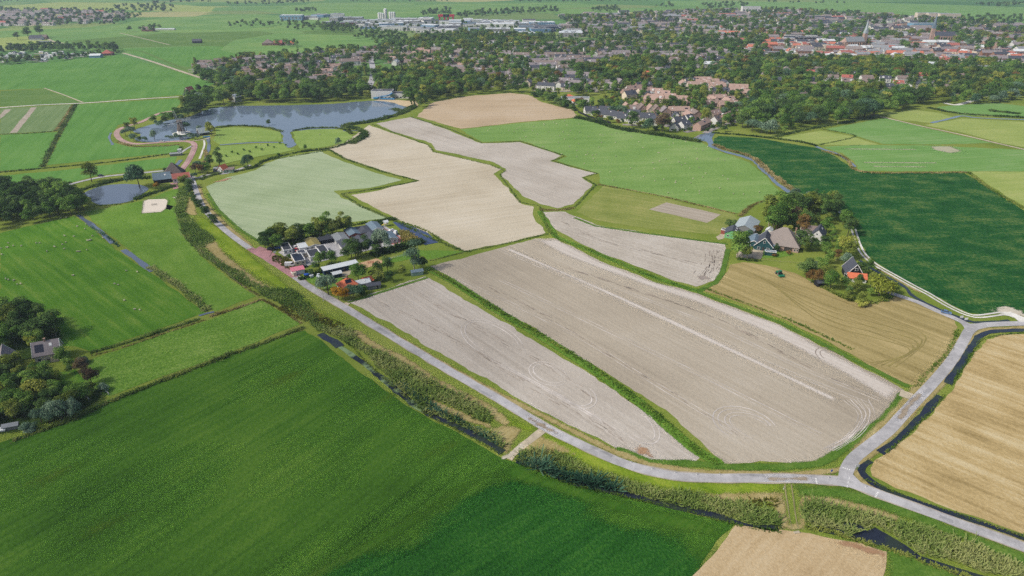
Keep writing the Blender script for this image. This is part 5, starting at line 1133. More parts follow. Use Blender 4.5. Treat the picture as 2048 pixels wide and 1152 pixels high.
house('barn_house', 'green timber house with tall white edged gable', 'house', (1528, 494), 13, 10, 66, 3.0, 8.0, 'gable', 'greenwood', 'slate', trim=True,
      wins=[(-6.5, 0, 4.6, 1.2, 1.6, math.pi / 2, 'window'), (-6.5, -2.4, .6, 1.6, 1.6, math.pi / 2, 'window'), (-6.5, 2.6, .6, 1.6, 1.6, math.pi / 2, 'window'), (-6.5, .2, 0, 1.2, 2.2, math.pi / 2, 'door'), (0, 5, .8, 1.3, 1.2, 0, 'window')])
house('barn_house', 'lower green timber wing with a white edged gable', 'house wing', (1508, 490), 12, 8, 66, 2.8, 5.0, 'gable', 'greenwood', 'bluegrey', trim=True)
house('barn_house', 'lean to with a grey roof joining the green house and the thatched farmhouse', 'house wing', (1546, 497), 8, 6, 66, 2.6, 3.6, 'mono', 'greenwood', 'bluegrey')
house('white_house', 'white house wing with a gable facing the farm lane', 'house', (1634, 480), 11, 7.5, 60, 4.2, 8.4, 'gable', 'white', 'slate', sky=1,
      wins=[(-5.5, 0, .5, 3.6, 1.6, math.pi / 2, 'window'), (-5.5, .3, 5.0, .9, 1.1, math.pi / 2, 'window'), (-2, -3.75, 1.2, 1.3, 1.3, 0, 'window'), (2, -3.75, 1.2, 1.3, 1.3, 0, 'window'), (0, 3.75, 1.2, 1.3, 1.3, 0, 'window')])
house('white_house', 'rear wing of the white house under a brown grey roof', 'house wing', (1617, 473), 10, 6.5, -16, 3.6, 7.0, 'gable', 'white', 'browntile')
house('greenhouse', 'white polytunnel among the farm bushes', 'greenhouse', (1538, 464), 5, 3.4, 60, 1.6, 2.8, 'gable', 'white', 'white', wins=None)
house('container', 'flat green container on the farm lawn', 'container', (1540, 510), 6, 2.6, -14, 2.3, 0, 'flat', 'greenwood', 'bluegrey', wins=None)
house('black_barn', 'tall black barn house with a white ridge behind the orange roof', 'house', (1703, 552), 10, 8, 78, 3.4, 8.8, 'gable', 'black', 'slate', trim=True,
      wins=[(-5.5, 0, 5.4, 1.5, 1.5, math.pi / 2, 'window'), (-5.5, -2.4, 1, 2.0, 1.6, math.pi / 2, 'window'), (-5.5, 2.4, 1, 2.0, 1.6, math.pi / 2, 'window'), (-3, 4.5, .8, 1.2, 1.8, 0, 'window')])
house('annex', 'annex with a bright orange tiled roof in front of the black barn', 'annex', (1711, 561), 9, 5, -14, 2.4, 4.2, 'gable', 'white', 'orange')
house('garden_shed', 'small black shed at the edge of the olive stubble', 'shed', (1638, 571), 4, 3.4, 10, 2.3, 3.2, 'gable', 'black', 'slate', wins=None)
# ---- villas at the lower left
house('villa', 'brick villa with a grey roof, solar panels and white gables', 'house', (102, 717), 9.2, 7.4, 24, 4.2, 8.6, 'gable', 'cream', 'greytile', trim=True, chim=1, solar=(3, 2, -3.4, 2.2, -1), sky=1)
house('villa', 'dark gabled villa at the left edge beside the olive tree', 'house', (17, 735), 9, 7.4, -58, 3.6, 8.6, 'gable', 'navy', 'greytile', trim=True, sky=2)
house('greenhouse', 'long grey garden shed below the silver willows', 'shed', (24, 857), 4.6, 2.0, 20, 1.7, 2.3, 'gable', 'greysteel', 'greyfelt', wins=None)
house('cold_frame', 'pale low cold frame beside the long garden shed', 'cold frame', (3, 862), 2.6, 1.6, 20, 0.9, 1.2, 'gable', 'white', 'white', wins=None)
# ---- farm at the round pond
house('farmhouse', 'old farmhouse with a steep dark thatched roof beside the round pond', 'farmhouse', (350, 356), 15, 14, 20, 3.2, 12.5, 'hip', 'greybrick', 'darkthatch', rl=0.6,
      wins=[(-5, -7, .8, 1.0, 1.5, 0, 'window'), (-2, -7, .8, 1.0, 1.5, 0, 'window'), (1, -7, .8, 1.0, 1.5, 0, 'window'), (4.5, -7, .8, 1.0, 1.5, 0, 'window'), (-7.5, -3, .8, 1.0, 1.5, math.pi / 2, 'window'), (-7.5, 2, .8, 1.0, 1.5, math.pi / 2, 'window')])
house('farmhouse_wing', 'red tiled wing with white gables at the pond farmhouse', 'house wing', (364, 362), 12, 7, 28, 3.4, 6.2, 'gable', 'white', 'red', trim=True)
house('barn', 'black barn with a grey roof between the pond and the farmhouse', 'barn', (326, 363), 12, 9, 26, 3.0, 7.0, 'gable', 'black', 'bluegrey', sky=1,
      wins=[(6, -1.6, .6, 1.2, 1.6, math.pi / 2, 'window'), (6, 1.6, .6, 1.2, 1.6, math.pi / 2, 'window')])
house('cottage', 'small cottage with an orange roof beside the lake meadow', 'cottage', (447, 344), 6, 6, 70, 2.6, 6.0, 'gable', 'white', 'orange')
house('cottage_wing', 'grey flat wing attached to the orange roofed cottage', 'house wing', (457, 344), 9, 6, 8, 2.6, 3.0, 'mono', 'sage', 'browntile')
house('garden_shed', 'grey garden shed left of the orange roofed cottage', 'shed', (436, 342), 6, 5, 8, 2.4, 0, 'flat', 'greysteel', 'greyfelt', wins=None)
house('mill_barn', 'black barn with a pale blue roof beside the windmill', 'barn', (407, 269), 9, 8, 40, 2.6, 6.6, 'gable', 'black', 'steel', trim=True)
house('pumping_station', 'white pumping station block on the inlet', 'pumping station', (361, 309), 3, 3, 20, 4.6, 0, 'flat', 'white', 'white', wins=None)
house('pumping_station', 'low grey sluice building beside the white block', 'sluice building', (352, 311), 9, 4, 20, 2.0, 0, 'flat', 'greysteel', 'greyfelt', wins=None)
# ---- swimming pavilion and its neighbours
house('bathing_pavilion', 'taller white half of the lakeside bathing pavilion', 'pavilion', (766, 196), 26, 14, 0, 9.5, 0, 'flat', 'white', 'felt', wins=[(-9 + 4.5 * k, -7, .6, 3.0, 1.8, 0, 'window') for k in range(5)])
house('bathing_pavilion', 'lower white half of the lakeside bathing pavilion', 'pavilion', (794, 195), 32, 14, -1, 6.0, 0, 'flat', 'white', 'slate', wins=[(-12 + 4.5 * k, -7, .6, 3.2, 1.8, 0, 'window') for k in range(6)])
sl = empty('water_slide', (*G(768, 198), 0), 0, 'bright blue water slide in front of the white pavilion', 'water slide')
m = MB(); Pp = [(-12, -4, 2.2), (-6, -6, 3.0), (0, -4, 4.0), (5, -6, 5.0), (9, -4, 6.0), (11, -2, 7.5)]
for a_, b_ in zip(Pp, Pp[1:]): m.bar(a_, b_, 1.8, 1.2)
m.bar((-12, -4, 1.6), (14, -6, 1.2), 2.0, 1.6)
m.build('chute', ROOF['blue'], sl)
m = MB()
for p in Pp: m.bar((p[0], p[1], 0), p, .25)
m.build('support', TRIM, sl)

# ---- windmill
wm_ = empty('windmill', (*G(364, 268), 0), math.radians(20), 'thatched windmill with white lattice sails on the lake island', 'windmill')
MB().frust(0, 0, 0, 1.0, 8.5, 8.5, 16).build('terrace', M['concrete'], wm_)
MB().frust(0, 0, 1.0, 3.2, 4.1, 3.9, 8).build('base', WALL['white'], wm_)
MB().frust(0, 0, 3.2, 11.0, 3.8, 2.3, 8).build('body', ROOF['darkthatch'], wm_)
MB().prism([(-2.3, 11), (2.3, 11), (1.8, 12.6), (0, 14.0), (-1.8, 12.6)], -2.6, 2.6).build('cap', ROOF['darkthatch'], wm_)
for k in range(4):
    a = math.radians(12 + 90 * k); c_, s_ = math.cos(a), math.sin(a); m = MB(); f = lambda u, w: (u * c_ - w * s_, -3.4, 12.3 + u * s_ + w * c_)
    m.bar(f(0, 0), f(11, 0), .3)
    for w in (.9, 1.8): m.bar(f(2, w), f(11, w), .1)
    for u in range(2, 12): m.bar(f(u, 0), f(u, 1.8), .1)
    m.build('sail', TRIM, wm_)
MB().bar((0, -4, 12.3), (0, -2, 12.3), .5).build('axle', DOORM, wm_)
occupy(*G(364, 268), 18, 18, 0)

# ---- the two town churches
def church(label, px, py, deg, spire, towerh, tw, nl, wallm, roofm, spm):
    x, y = G(px, py); t = empty('church', (x, y, 0), math.radians(deg), label, 'church'); occupy(x, y, nl + 12, 24, math.radians(deg))
    walls_gable(nl, 15, 13, 21).build('nave', WALL[wallm], t); roof_gable(nl, 15, 13, 21).build('roof', ROOF[roofm], t)
    tx = nl / 2 + tw / 2
    MB().box(tx - tw / 2, tx + tw / 2, -tw / 2, tw / 2, 0, towerh).build('tower', WALL[wallm], t)
    MB().frust(tx, 0, towerh, spire, tw * .6, .15, 8, True, math.pi / 8).build('spire', spm, t)
    m = MB()
    for i in (-1, 1):
        for j in (-1, 1): m.frust(tx + i * tw * .42, j * tw * .42, towerh, towerh + 8, .8, .1, 6)
    m.build('pinnacle', spm, t)
    MB().frust(-nl / 2, 0, 0, 12, 7.5, 7.5, 10).frust(-nl / 2, 0, 12, 18, 7.9, .6, 10).build('apse', WALL[wallm], t)
    m = MB()
    for k in range(int(nl / 5)):
        for sg in (1, -1): xx = -nl / 2 + 3 + 5 * k; m.box(xx - .4, xx + .4, sg * 7.5 - .9, sg * 7.5 + .9, 0, 11)
    m.build('buttress', WALL[wallm], t)
    g = MB()
    for k in range(int(nl / 5)):
        for sg in (1, -1): xx = -nl / 2 + 5.5 + 5 * k; g.box(xx - .9, xx + .9, sg * 7.55 - .1, sg * 7.55 + .1, 3, 10.5)
    g.build('glazing', GLASS, t)
church('brick church with a tall slender pale spire in the town centre', 1704, 96, 8, 54, 27, 6.5, 38, 'pinkbrick', 'greyfelt', ROOF['steel'])
church('dark roofed church with a dark slate spire further right', 1884, 84, 172, 56, 27, 6.5, 40, 'pinkbrick', 'slate', ROOF['bluegrey'])

# ================================================================== THE TOWN
BLOCKS = []     # x, y, L, W, ang, eave, ridge, roof key, wall key, zone words, flat
def inzone(P, x, y): return bool(pts_in(np.array(P), np.array([x]), np.array([y]))[0])
def town(px, deg, gap, Lr, fill, roofs, walls, words, eave=(4.6, 6.0), rise=(3.0, 4.2), depth=(8, 10), jit=6, flat=0.0, dens=None):
    P = np.array(GP(px)); a = math.radians(deg); c, s = math.cos(a), math.sin(a); cen = P.mean(0)
    R = P - cen; u = R[:, 0] * c + R[:, 1] * s; v = -R[:, 0] * s + R[:, 1] * c
    y = v.min()
    rk, rw = list(roofs), np.array(list(roofs.values()), float); rw /= rw.sum()
    wk, ww = list(walls), np.array(list(walls.values()), float); ww /= ww.sum()
    while y < v.max():
        x = u.min() + rng.uniform(0, 20)
        while x < u.max():
            L = rng.uniform(*Lr); xc = x + L / 2
            X, Y = cen[0] + xc * c - y * s, cen[1] + xc * s + y * c
            if rng.random() < fill and inzone(P, X, Y) and not occupied(X, Y):
                fl = rng.random() < flat; e = rng.uniform(*eave); W_ = rng.uniform(*depth); an = a + math.radians(rng.normal(0, jit))
                if rng.random() < 0.22: an += math.pi / 2; L = min(L, 18)
                BLOCKS.append((X, Y, L, W_, an, e, e + rng.uniform(*rise), rk[rng.choice(len(rk), p=rw)], wk[rng.choice(len(wk), p=ww)], words, fl))
                occupy(X, Y, L, W_, an, 1.0)
            x += L + rng.uniform(3, 12)
        y += gap * rng.uniform(0.9, 1.12)
GREY = {'slate': 3, 'browntile': 3, 'greytile': 4, 'greyfelt': 1}
MIXR = {'slate': 3, 'browntile': 3, 'greytile': 3, 'red': 1, 'orange': 1.2, 'greyfelt': 2, 'white': 1}
REDR = {'orange': 1.6, 'red': 2.6, 'greytile': 4, 'slate': 3, 'greyfelt': 3.5, 'white': 3, 'browntile': 2}
WPALE = {'white': 4.5, 'pinkbrick': 2.4, 'cream': 2, 'greybrick': 2}
WWHITE = {'white': 5, 'cream': 1}
PINK = {'pinktile': 9, 'slate': 0.8, 'browntile': .8}
VIL = [(1252, 223, 'pinktile', 'pinkbrick', 9), (1272, 223, 'pinktile', 'cream', 9), (1283, 225, 'browntile', 'pinkbrick', 9), (1300, 227, 'pinktile', 'cream', 9), (1312, 228, 'browntile', 'pinkbrick', 9.5), (1329, 231, 'greytile', 'pinkbrick', 11)]
for x_, y_, rk_, wk_, w_ in VIL: house('villa', 'pale gabled villa with ' + {'pinktile': 'a dusty pink roof', 'browntile': 'a grey brown roof', 'greytile': 'a grey roof'}[rk_] + ' above the pasture hedge', 'house', (x_, y_), 11, w_, 96, 5.0, 9.8, 'gable', wk_, rk_, chim=1, group='gabled villas above the pasture')
for k_, (x_, y_, d_, L_) in enumerate(((1211, 226, -14, 15), (1217, 234, -20, 13), (1235, 237, -24, 14), (1246, 241, -20, 12), (1292, 240, -10, 14), (1308, 241, 70, 12), (1352, 238, 80, 12), (1357, 248, 20, 13), (1349, 260, 70, 11), (1180, 226, 10, 13), (1194, 230, -20, 12))): house('villa', 'dark roofed white villa near the hedge above the pasture', 'house', (x_, y_), L_, 9, d_, 3.4, 7.6, 'gable', 'white', 'slate', chim=1, sky=1, group='dark roofed villas above the pasture')
# the pinkish estate near the creek, first because it is the closest
for P, d in (([(1340, 228), (1395, 222), (1400, 240), (1370, 246), (1345, 238)], 8), ([(1392, 256), (1420, 238), (1466, 228), (1466, 244), (1430, 262), (1408, 268)], 48), ([(1395, 204), (1440, 198), (1475, 206), (1480, 222), (1440, 224), (1400, 214)], 12),
             ([(1246, 186), (1292, 176), (1306, 186), (1280, 200), (1252, 200)], 30), ([(1284, 190), (1320, 184), (1366, 200), (1362, 214), (1316, 212), (1290, 204)], -18), ([(1360, 172), (1398, 166), (1450, 168), (1452, 176), (1404, 178), (1368, 184)], 0), ([(1404, 180), (1450, 176), (1500, 184), (1494, 194), (1430, 194), (1408, 190)], -10)):
    town(P, d, 14, (12, 26), 1.0, PINK, {'pinkbrick': 3, 'white': 2, 'cream': 2}, 'in the estate by the creek', jit=5)
town([(1246, 216), (1290, 222), (1336, 228), (1336, 238), (1290, 234), (1250, 228)], -12, 16, (9, 12), 0.95, {'pinktile': 3, 'browntile': 1, 'red': .5}, {'pinkbrick': 2, 'cream': 2}, 'in the villa row above the pasture', (5, 5.6), (4, 5), (9, 11), 8)
town([(1196, 222), (1240, 226), (1300, 240), (1345, 246), (1340, 256), (1270, 248), (1204, 236)], -14, 16, (10, 18), 0.85, {'slate': 4, 'greytile': 1}, WWHITE, 'near the hedge above the pasture', (3.4, 5), (3.4, 4.4))
town([(1356, 248), (1376, 240), (1384, 258), (1366, 270), (1352, 262)], 40, 15, (9, 14), 0.95, {'slate': 3, 'bluegrey': 1}, WWHITE, 'beside the creek mouth')
town([(1048, 150), (1110, 150), (1170, 152), (1200, 158), (1210, 190), (1150, 188), (1070, 186), (1040, 170)], -10, 26, (12, 24), 0.75, {'slate': 3, 'greytile': 3, 'browntile': 2}, WWHITE, 'in the left middle town')
town([(1200, 168), (1240, 168), (1250, 180), (1230, 192), (1200, 190)], 20, 22, (10, 18), 0.9, {'slate': 3, 'greytile': 2}, WWHITE, 'left of the pink estate')
town([(482, 142), (560, 136), (640, 134), (690, 140), (705, 172), (640, 176), (560, 166), (486, 162)], 24, 24, (16, 36), 0.85, {'greytile': 4, 'browntile': 4, 'pinktile': 2}, {'white': 4, 'pinkbrick': 2}, 'behind the lake shore trees')
town([(384, 132), (470, 124), (560, 118), (700, 106), (745, 100), (748, 130), (640, 132), (500, 138), (396, 146)], 12, 26, (18, 36), 0.8, {'greytile': 4, 'browntile': 4, 'slate': 2}, WPALE, 'at the left town edge')
town([(744, 104), (860, 96), (1000, 88), (1040, 96), (1060, 150), (960, 160), (900, 164), (820, 140), (756, 140)], -6, 27, (20, 44), 0.66, {'browntile': 4, 'pinktile': 2, 'greytile': 3, 'white': .5}, {'white': 3, 'pinkbrick': 3}, 'in the leafy middle town')
town([(900, 164), (940, 150), (1000, 152), (1040, 168), (1024, 182), (960, 176)], 30, 26, (16, 30), 0.8, {'browntile': 3, 'pinktile': 2}, WPALE, 'near the ochre field')
town([(1040, 92), (1200, 86), (1350, 92), (1440, 100), (1480, 118), (1400, 132), (1230, 138), (1060, 146)], 4, 26, (20, 46), 0.78, {'greytile': 4, 'slate': 2, 'browntile': 3}, WPALE, 'in the grey roofed quarter')
town([(1210, 138), (1340, 132), (1520, 130), (1540, 158), (1440, 162), (1300, 160), (1220, 150)], -8, 30, (12, 26), 0.6, MIXR, WWHITE, 'between the park trees')
town([(1500, 134), (1620, 132), (1760, 146), (1930, 158), (1950, 178), (1840, 192), (1700, 188), (1560, 176)], -10, 36, (10, 20), 0.6, {'slate': 4, 'browntile': 2, 'red': 1}, WWHITE, 'among the right trees')
town([(1520, 186), (1600, 190), (1620, 206), (1560, 210)], 10, 24, (10, 20), 0.8, {'slate': 2, 'browntile': 2}, WWHITE, 'right of the pink estate')
town([(1460, 104), (1540, 92), (1640, 92), (1760, 92), (1900, 96), (2060, 104), (2060, 132), (1900, 128), (1720, 122), (1600, 124), (1520, 118)], -4, 21, (12, 34), 0.86, REDR, {'white': 3, 'brick': 2, 'pinkbrick': 2, 'cream': 2}, 'in the red roofed town centre', (5, 8), (2.6, 4.2), (9, 14), 10, 0.3)
town([(1400, 70), (1560, 68), (1700, 72), (1860, 72), (2060, 76), (2060, 104), (1880, 96), (1640, 92), (1460, 96)], -3, 28, (18, 50), 0.82, MIXR, {'white': 3, 'brick': 2, 'pinkbrick': 3}, 'in the far town centre', (5, 9), (2, 4), (10, 16), 8, 0.4)
town([(1130, 30), (1300, 26), (1420, 22), (1560, 22), (1740, 30), (1860, 38), (2060, 54), (2060, 74), (1860, 70), (1700, 70), (1400, 68), (1260, 84), (1120, 60)], 3, 40, (26, 70), 0.74, {'slate': 4, 'greytile': 4, 'browntile': 3, 'greyfelt': 1, 'red': .6}, WPALE, 'in the far grey suburbs', (5, 7), (2.6, 4), (10, 14), 6, 0.15)
town([(0, 24), (120, 20), (230, 26), (278, 34), (232, 44), (120, 50), (0, 54)], 5, 46, (16, 40), 0.6, {'greytile': 4, 'red': .6, 'browntile': 4}, WPALE, 'in the far left village', (4, 6), (3, 4), (9, 12), 14)
town([(0, 108), (110, 104), (180, 106), (180, 118), (60, 124), (0, 126)], 4, 16, (8, 12), 0.55, {'white': 5, 'greyfelt': 1}, WWHITE, 'under the camp site trees', (2.4, 2.8), (0.5, 0.9), (3.4, 4.5), 20)
# the industrial park: big flat halls
town([(560, 36), (680, 32), (745, 38), (800, 40), (960, 42), (1080, 46), (1240, 62), (1300, 72), (1200, 76), (1060, 74), (900, 70), (760, 64), (720, 54), (640, 46)], 2, 52, (26, 74), 0.74, {'white': 4, 'steel': 4, 'bluegrey': 2, 'greyfelt': 3, 'slate': 1}, {'white': 4, 'greysteel': 3, 'bluesteel': 2.2, 'redbrick': .4}, 'in the industrial park', (5, 10), (0.1, 0.2), (22, 42), 9, 1.0)
EXTRA = [(1672, 118, 62, 20, -4, 8, 'white', 'cream', 'long cream flat roofed hall before the town centre'), (1740, 124, 56, 24, -6, 6, 'greyfelt', 'white', 'long low white fronted hall before the town centre'), (1862, 137, 40, 26, -10, 9, 'white', 'sage', 'pale green hall with a white roof among the right trees'),
         (1956, 144, 56, 16, -8, 9, 'greyfelt', 'redbrick', 'pink and white apartment row at the right edge of the centre'), (1650, 84, 120, 22, -2, 10, 'slate', 'black', 'long dark roofed hall behind the pale spired church'), (1500, 26 + 1, 60, 20, 0, 22, 'greyfelt', 'white', 'white apartment tower block in the far suburbs'),
         (1850, 40, 60, 16, 0, 20, 'greyfelt', 'cream', 'cream apartment block at the far right town edge'), (1872, 41, 60, 16, 0, 20, 'greyfelt', 'cream', 'second cream apartment block at the far right town edge'), (1895, 42, 60, 16, 0, 20, 'greyfelt', 'cream', 'third cream apartment block at the far right town edge'),
         (1328, 156, 24, 20, 10, 6, 'white', 'white', 'bright white villa with a flat roof in the town park'), (1150, 203, 34, 12, -6, 5, 'greyfelt', 'white', 'white school wing above the ochre field corner'), (1890 - 40, 56, 80, 30, 0, 12, 'bluegrey', 'bluesteel', 'pale blue hall behind the town centre'),
         (585, 40, 64, 30, 2, 14, 'white', 'bluesteel', 'pale blue glass office at the left end of the industrial park'), (1092, 62, 60, 40, 0, 12, 'slate', 'navy', 'dark blue store hall in the industrial park'), (920, 47, 60, 40, 0, 9, 'white', 'bluesteel', 'blue fronted white hall in the industrial park'), (990, 54, 100, 50, 0, 9, 'white', 'white', 'very large white hall in the industrial park')]
for px_, py_, L, W_, d, e, rk_, wk_, lb in EXTRA:
    house('hall', lb, 'building', (px_, py_), L, W_, d, e, 0, 'flat', wk_, rk_, wins=[(-L / 2 + L * (k + .5) / 6, -W_ / 2, e * .3, L / 10, e * .35, 0, 'window') for k in range(6)])
house('school', 'low school wing with orange roofs above the ochre field corner', 'school', (1138, 200), 12, 11, 20, 4, 7, 'hip', 'white', 'orange')
house('school', 'school hall with an orange hipped roof beside the copper tree', 'school', (1154, 208), 12, 10, 10, 4, 6.5, 'hip', 'white', 'orange')
house('villa', 'town villa with a large bright orange roof beside the park', 'house', (1285, 158), 14, 11, 20, 5, 9, 'gable', 'white', 'orange')
house('farmhouse', 'thatched square farmhouse alone among the right town trees', 'farmhouse', (1570, 149), 20, 19, 10, 3, 12, 'hip', 'white', 'thatch', rl=1.5)
house('barn', 'white arched barn at the end of the camp site', 'barn', (193, 115), 18, 14, 10, 4, 6.5, 'gable', 'bluesteel', 'white', wins=None)
house('farmhouse', 'red roofed farmhouse at the end of the camp site', 'farmhouse', (216, 110), 18, 16, 12, 3.5, 9, 'hip', 'redbrick', 'red')
house('farmhouse', 'grey farmhouse with dark roof at the far left farm', 'farmhouse', (74, 80), 24, 14, 10, 4, 10, 'gable', 'white', 'slate')
house('barn', 'brown barn beside the far left farmhouse', 'barn', (88, 78), 16, 12, 10, 4, 9, 'gable', 'brick', 'browntile')
house('barn', 'low sheds in the yard of the far left farm', 'barn', (90, 86), 24, 8, 12, 3, 4, 'gable', 'greysteel', 'greyfelt', wins=None)
house('house', 'white cottage with a red roof beside the lake lane', 'house', (380, 188), 10, 8, 70, 4, 9, 'gable', 'white', 'red')
house('farmhouse', 'grey thatched farmhouse above the lake trees', 'farmhouse', (452, 182), 17, 16, 14, 3, 11, 'hip', 'white', 'thatch', rl=1.2)
house('house', 'bright white house by the lake lawn', 'house', (474, 203), 9, 8, 50, 6, 9, 'gable', 'white', 'white')
house('farmhouse', 'brown roofed farmhouse of the hamlet in the green meadow', 'farmhouse', (537, 90), 22, 18, 8, 4, 11, 'hip', 'brick', 'browntile', rl=3)
house('house', 'red house of the hamlet in the green meadow', 'house', (557, 90), 16, 12, 12, 4, 9, 'gable', 'redbrick', 'red')
house('house', 'dark roofed house of the hamlet in the green meadow', 'house', (570, 89), 18, 10, -12, 4, 9, 'gable', 'redbrick', 'slate')
house('house', 'orange roofed house at the right of the meadow hamlet', 'house', (580, 90), 18, 10, 5, 4, 8, 'gable', 'cream', 'orange')
house('barn', 'lone dark barn in the left far meadows', 'barn', (395, 86), 18, 9, 6, 4, 8, 'gable', 'black', 'slate', wins=None)
house('farmhouse', 'dark roofed farm in the upper left far fields', 'farmhouse', (297, 62), 26, 16, 5, 4, 10, 'gable', 'redbrick', 'browntile')
house('barn', 'white roofed shed of the upper left far farm', 'barn', (330, 60), 50, 10, 2, 3, 4, 'gable', 'white', 'white', wins=None)
# silos
for k, (px_, h_, r_) in enumerate(((772, 30, 5), (759, 20, 4), (763, 20, 4), (767, 19, 4), (781, 22, 4), (785, 22, 4), (789, 22, 4))):
    t = empty('silo', (*G(px_, 41 - (k == 0)), 0), 0, 'tallest white silo tower of the industrial park' if k == 0 else 'white grain silo in the cluster at the industrial park', 'silo', 'white silos of the industrial park' if k else None)
    MB().frust(0, 0, 0, h_, r_, r_, 12).build('barrel', WALL['white'], t); MB().frust(0, 0, h_, h_ + 2, r_, .5, 12).build('cap', ROOF['white'], t)
redm = flat_mat('red_machine_paint', (200, 50, 66), 0.6, 0.3, 0, 0.08)
for k, px_ in enumerate((888, 898)):
    t = empty('gantry', (*G(px_, 44), 0), 0, 'bright red gantry machine in the industrial park, ' + ('left one' if k == 0 else 'right one'), 'crane')
    MB().box(-14, -10, -4, 4, 0, 14).box(10, 14, -4, 4, 0, 14).build('leg', redm, t); MB().box(-16, 16, -5, 5, 14, 20).build('beam', redm, t)

# ---- the blocks that show largest as houses of their own, the rest as one mass
BLOCKS.sort(key=lambda b: slant(b[0], b[1]))
NIND = 270
RNAME = {'slate': 'dark slate roof', 'browntile': 'grey brown roof', 'greytile': 'purple grey roof', 'greyfelt': 'flat grey roof', 'pinktile': 'dusty pink roof', 'red': 'red tiled roof', 'orange': 'orange roof', 'white': 'white roof', 'bluegrey': 'blue grey roof', 'steel': 'grey metal roof'}
WNAME = {'white': 'white walls', 'pinkbrick': 'pinkish walls', 'cream': 'cream walls', 'greybrick': 'grey brick walls', 'brick': 'brown brick walls', 'greysteel': 'grey walls', 'bluesteel': 'pale blue walls', 'redbrick': 'red brick walls'}
NOUN = {'in the industrial park': ('hall', 'building'), 'under the camp site trees': ('caravan', 'caravan')}
for (x, y, L, W_, an, e, r, rk_, wk_, words, fl) in BLOCKS[:NIND]:
    nm, cat = NOUN.get(words, ('row_house' if L > 15 else 'town_house', 'house'))
    kind_ = nm.replace('_', ' ')
    lb = f"{kind_}, {RNAME[rk_]}, {WNAME[wk_]}, {words}"
    t = empty(nm, (x, y, 0), an, lb, cat, f"{kind_}s {words}, {RNAME[rk_]}, {WNAME[wk_]}")
    g = MB(); k = max(1, int(L / 6.5))
    for i in range(k):
        xx = -L / 2 + L * (i + .5) / k
        for sg in (1, -1):
            yy = sg * W_ / 2
            for z0, z1 in ((.7, 2.2), (3.0, 4.2)):
                if z1 < e: g.box(xx - 1.5, xx - .2, yy - .05, yy + .05, z0, z1); g.box(xx + .5, xx + 1.8, yy - .05, yy + .05, z0, z1)
    if fl: MB().box(-L / 2, L / 2, -W_ / 2, W_ / 2, 0, e).build('wall', WALL[wk_], t); rf = MB().box(-L / 2 - .1, L / 2 + .1, -W_ / 2 - .1, W_ / 2 + .1, e, e + .4).build('roof', ROOF[rk_], t)
    else: walls_gable(L, W_, e, r - .05).build('wall', WALL[wk_], t); rf = roof_gable(L, W_, e, r).build('roof', ROOF[rk_], t)
    if g.v: g.build('glazing', GLASS, t)
    if not fl and nm != 'caravan':
        for i in range(k):
            xx = -L / 2 + L * (i + .5) / k
            if rng.random() < .7: link('chimney', CHIM_ME, rf, (xx + 2.6, 0, r))
            s = (r - e) / (W_ / 2); pit = math.atan(s); sg = -1 if rng.random() < .7 else 1
            q = rng.random(); me_, nn = (PANEL_ME, 'solar_panel') if q < .16 else (SKY_ME, 'skylight')
            if q < .16:
                for j in range(3):
                    o = link(nn, me_, rf, (xx - 1 + 1.05 * j, sg * W_ * .26, r - s * W_ * .26 + .26)); o.rotation_euler = (pit * -sg, 0, 0)
            elif q < .5:
                o = link(nn, me_, rf, (xx, sg * W_ * .26, r - s * W_ * .26 + .26)); o.rotation_euler = (pit * -sg, 0, 0)
            elif q < .66:
                link('dormer', DORM_ME if 'DORM_ME' in globals() else globals().setdefault('DORM_ME', MB().box(-1.4, 1.4, -1.6, 1.2, -1.4, .9).mesh('dormer', TRIM)), rf, (xx, sg * W_ * .27, r - s * W_ * .27))
RC = {'slate': (78, 82, 92), 'browntile': (150, 140, 136), 'greytile': (146, 138, 140), 'greyfelt': (150, 154, 158), 'pinktile': (182, 150, 138), 'red': (176, 108, 98), 'orange': (204, 126, 102), 'white': (220, 226, 228), 'bluegrey': (112, 132, 146), 'steel': (180, 190, 194)}
WC = {'white': (226, 226, 222), 'pinkbrick': (184, 156, 142), 'cream': (220, 206, 186), 'greybrick': (166, 154, 146), 'brick': (150, 112, 92), 'greysteel': (150, 152, 150), 'bluesteel': (120, 160, 190), 'redbrick': (150, 84, 74)}
Vv, Ff, Cc = [], [], []
def addf(pts, c):
    b = len(Vv); Vv.extend(pts); Ff.append(list(range(b, b + len(pts)))); Cc.append((len(pts), c))
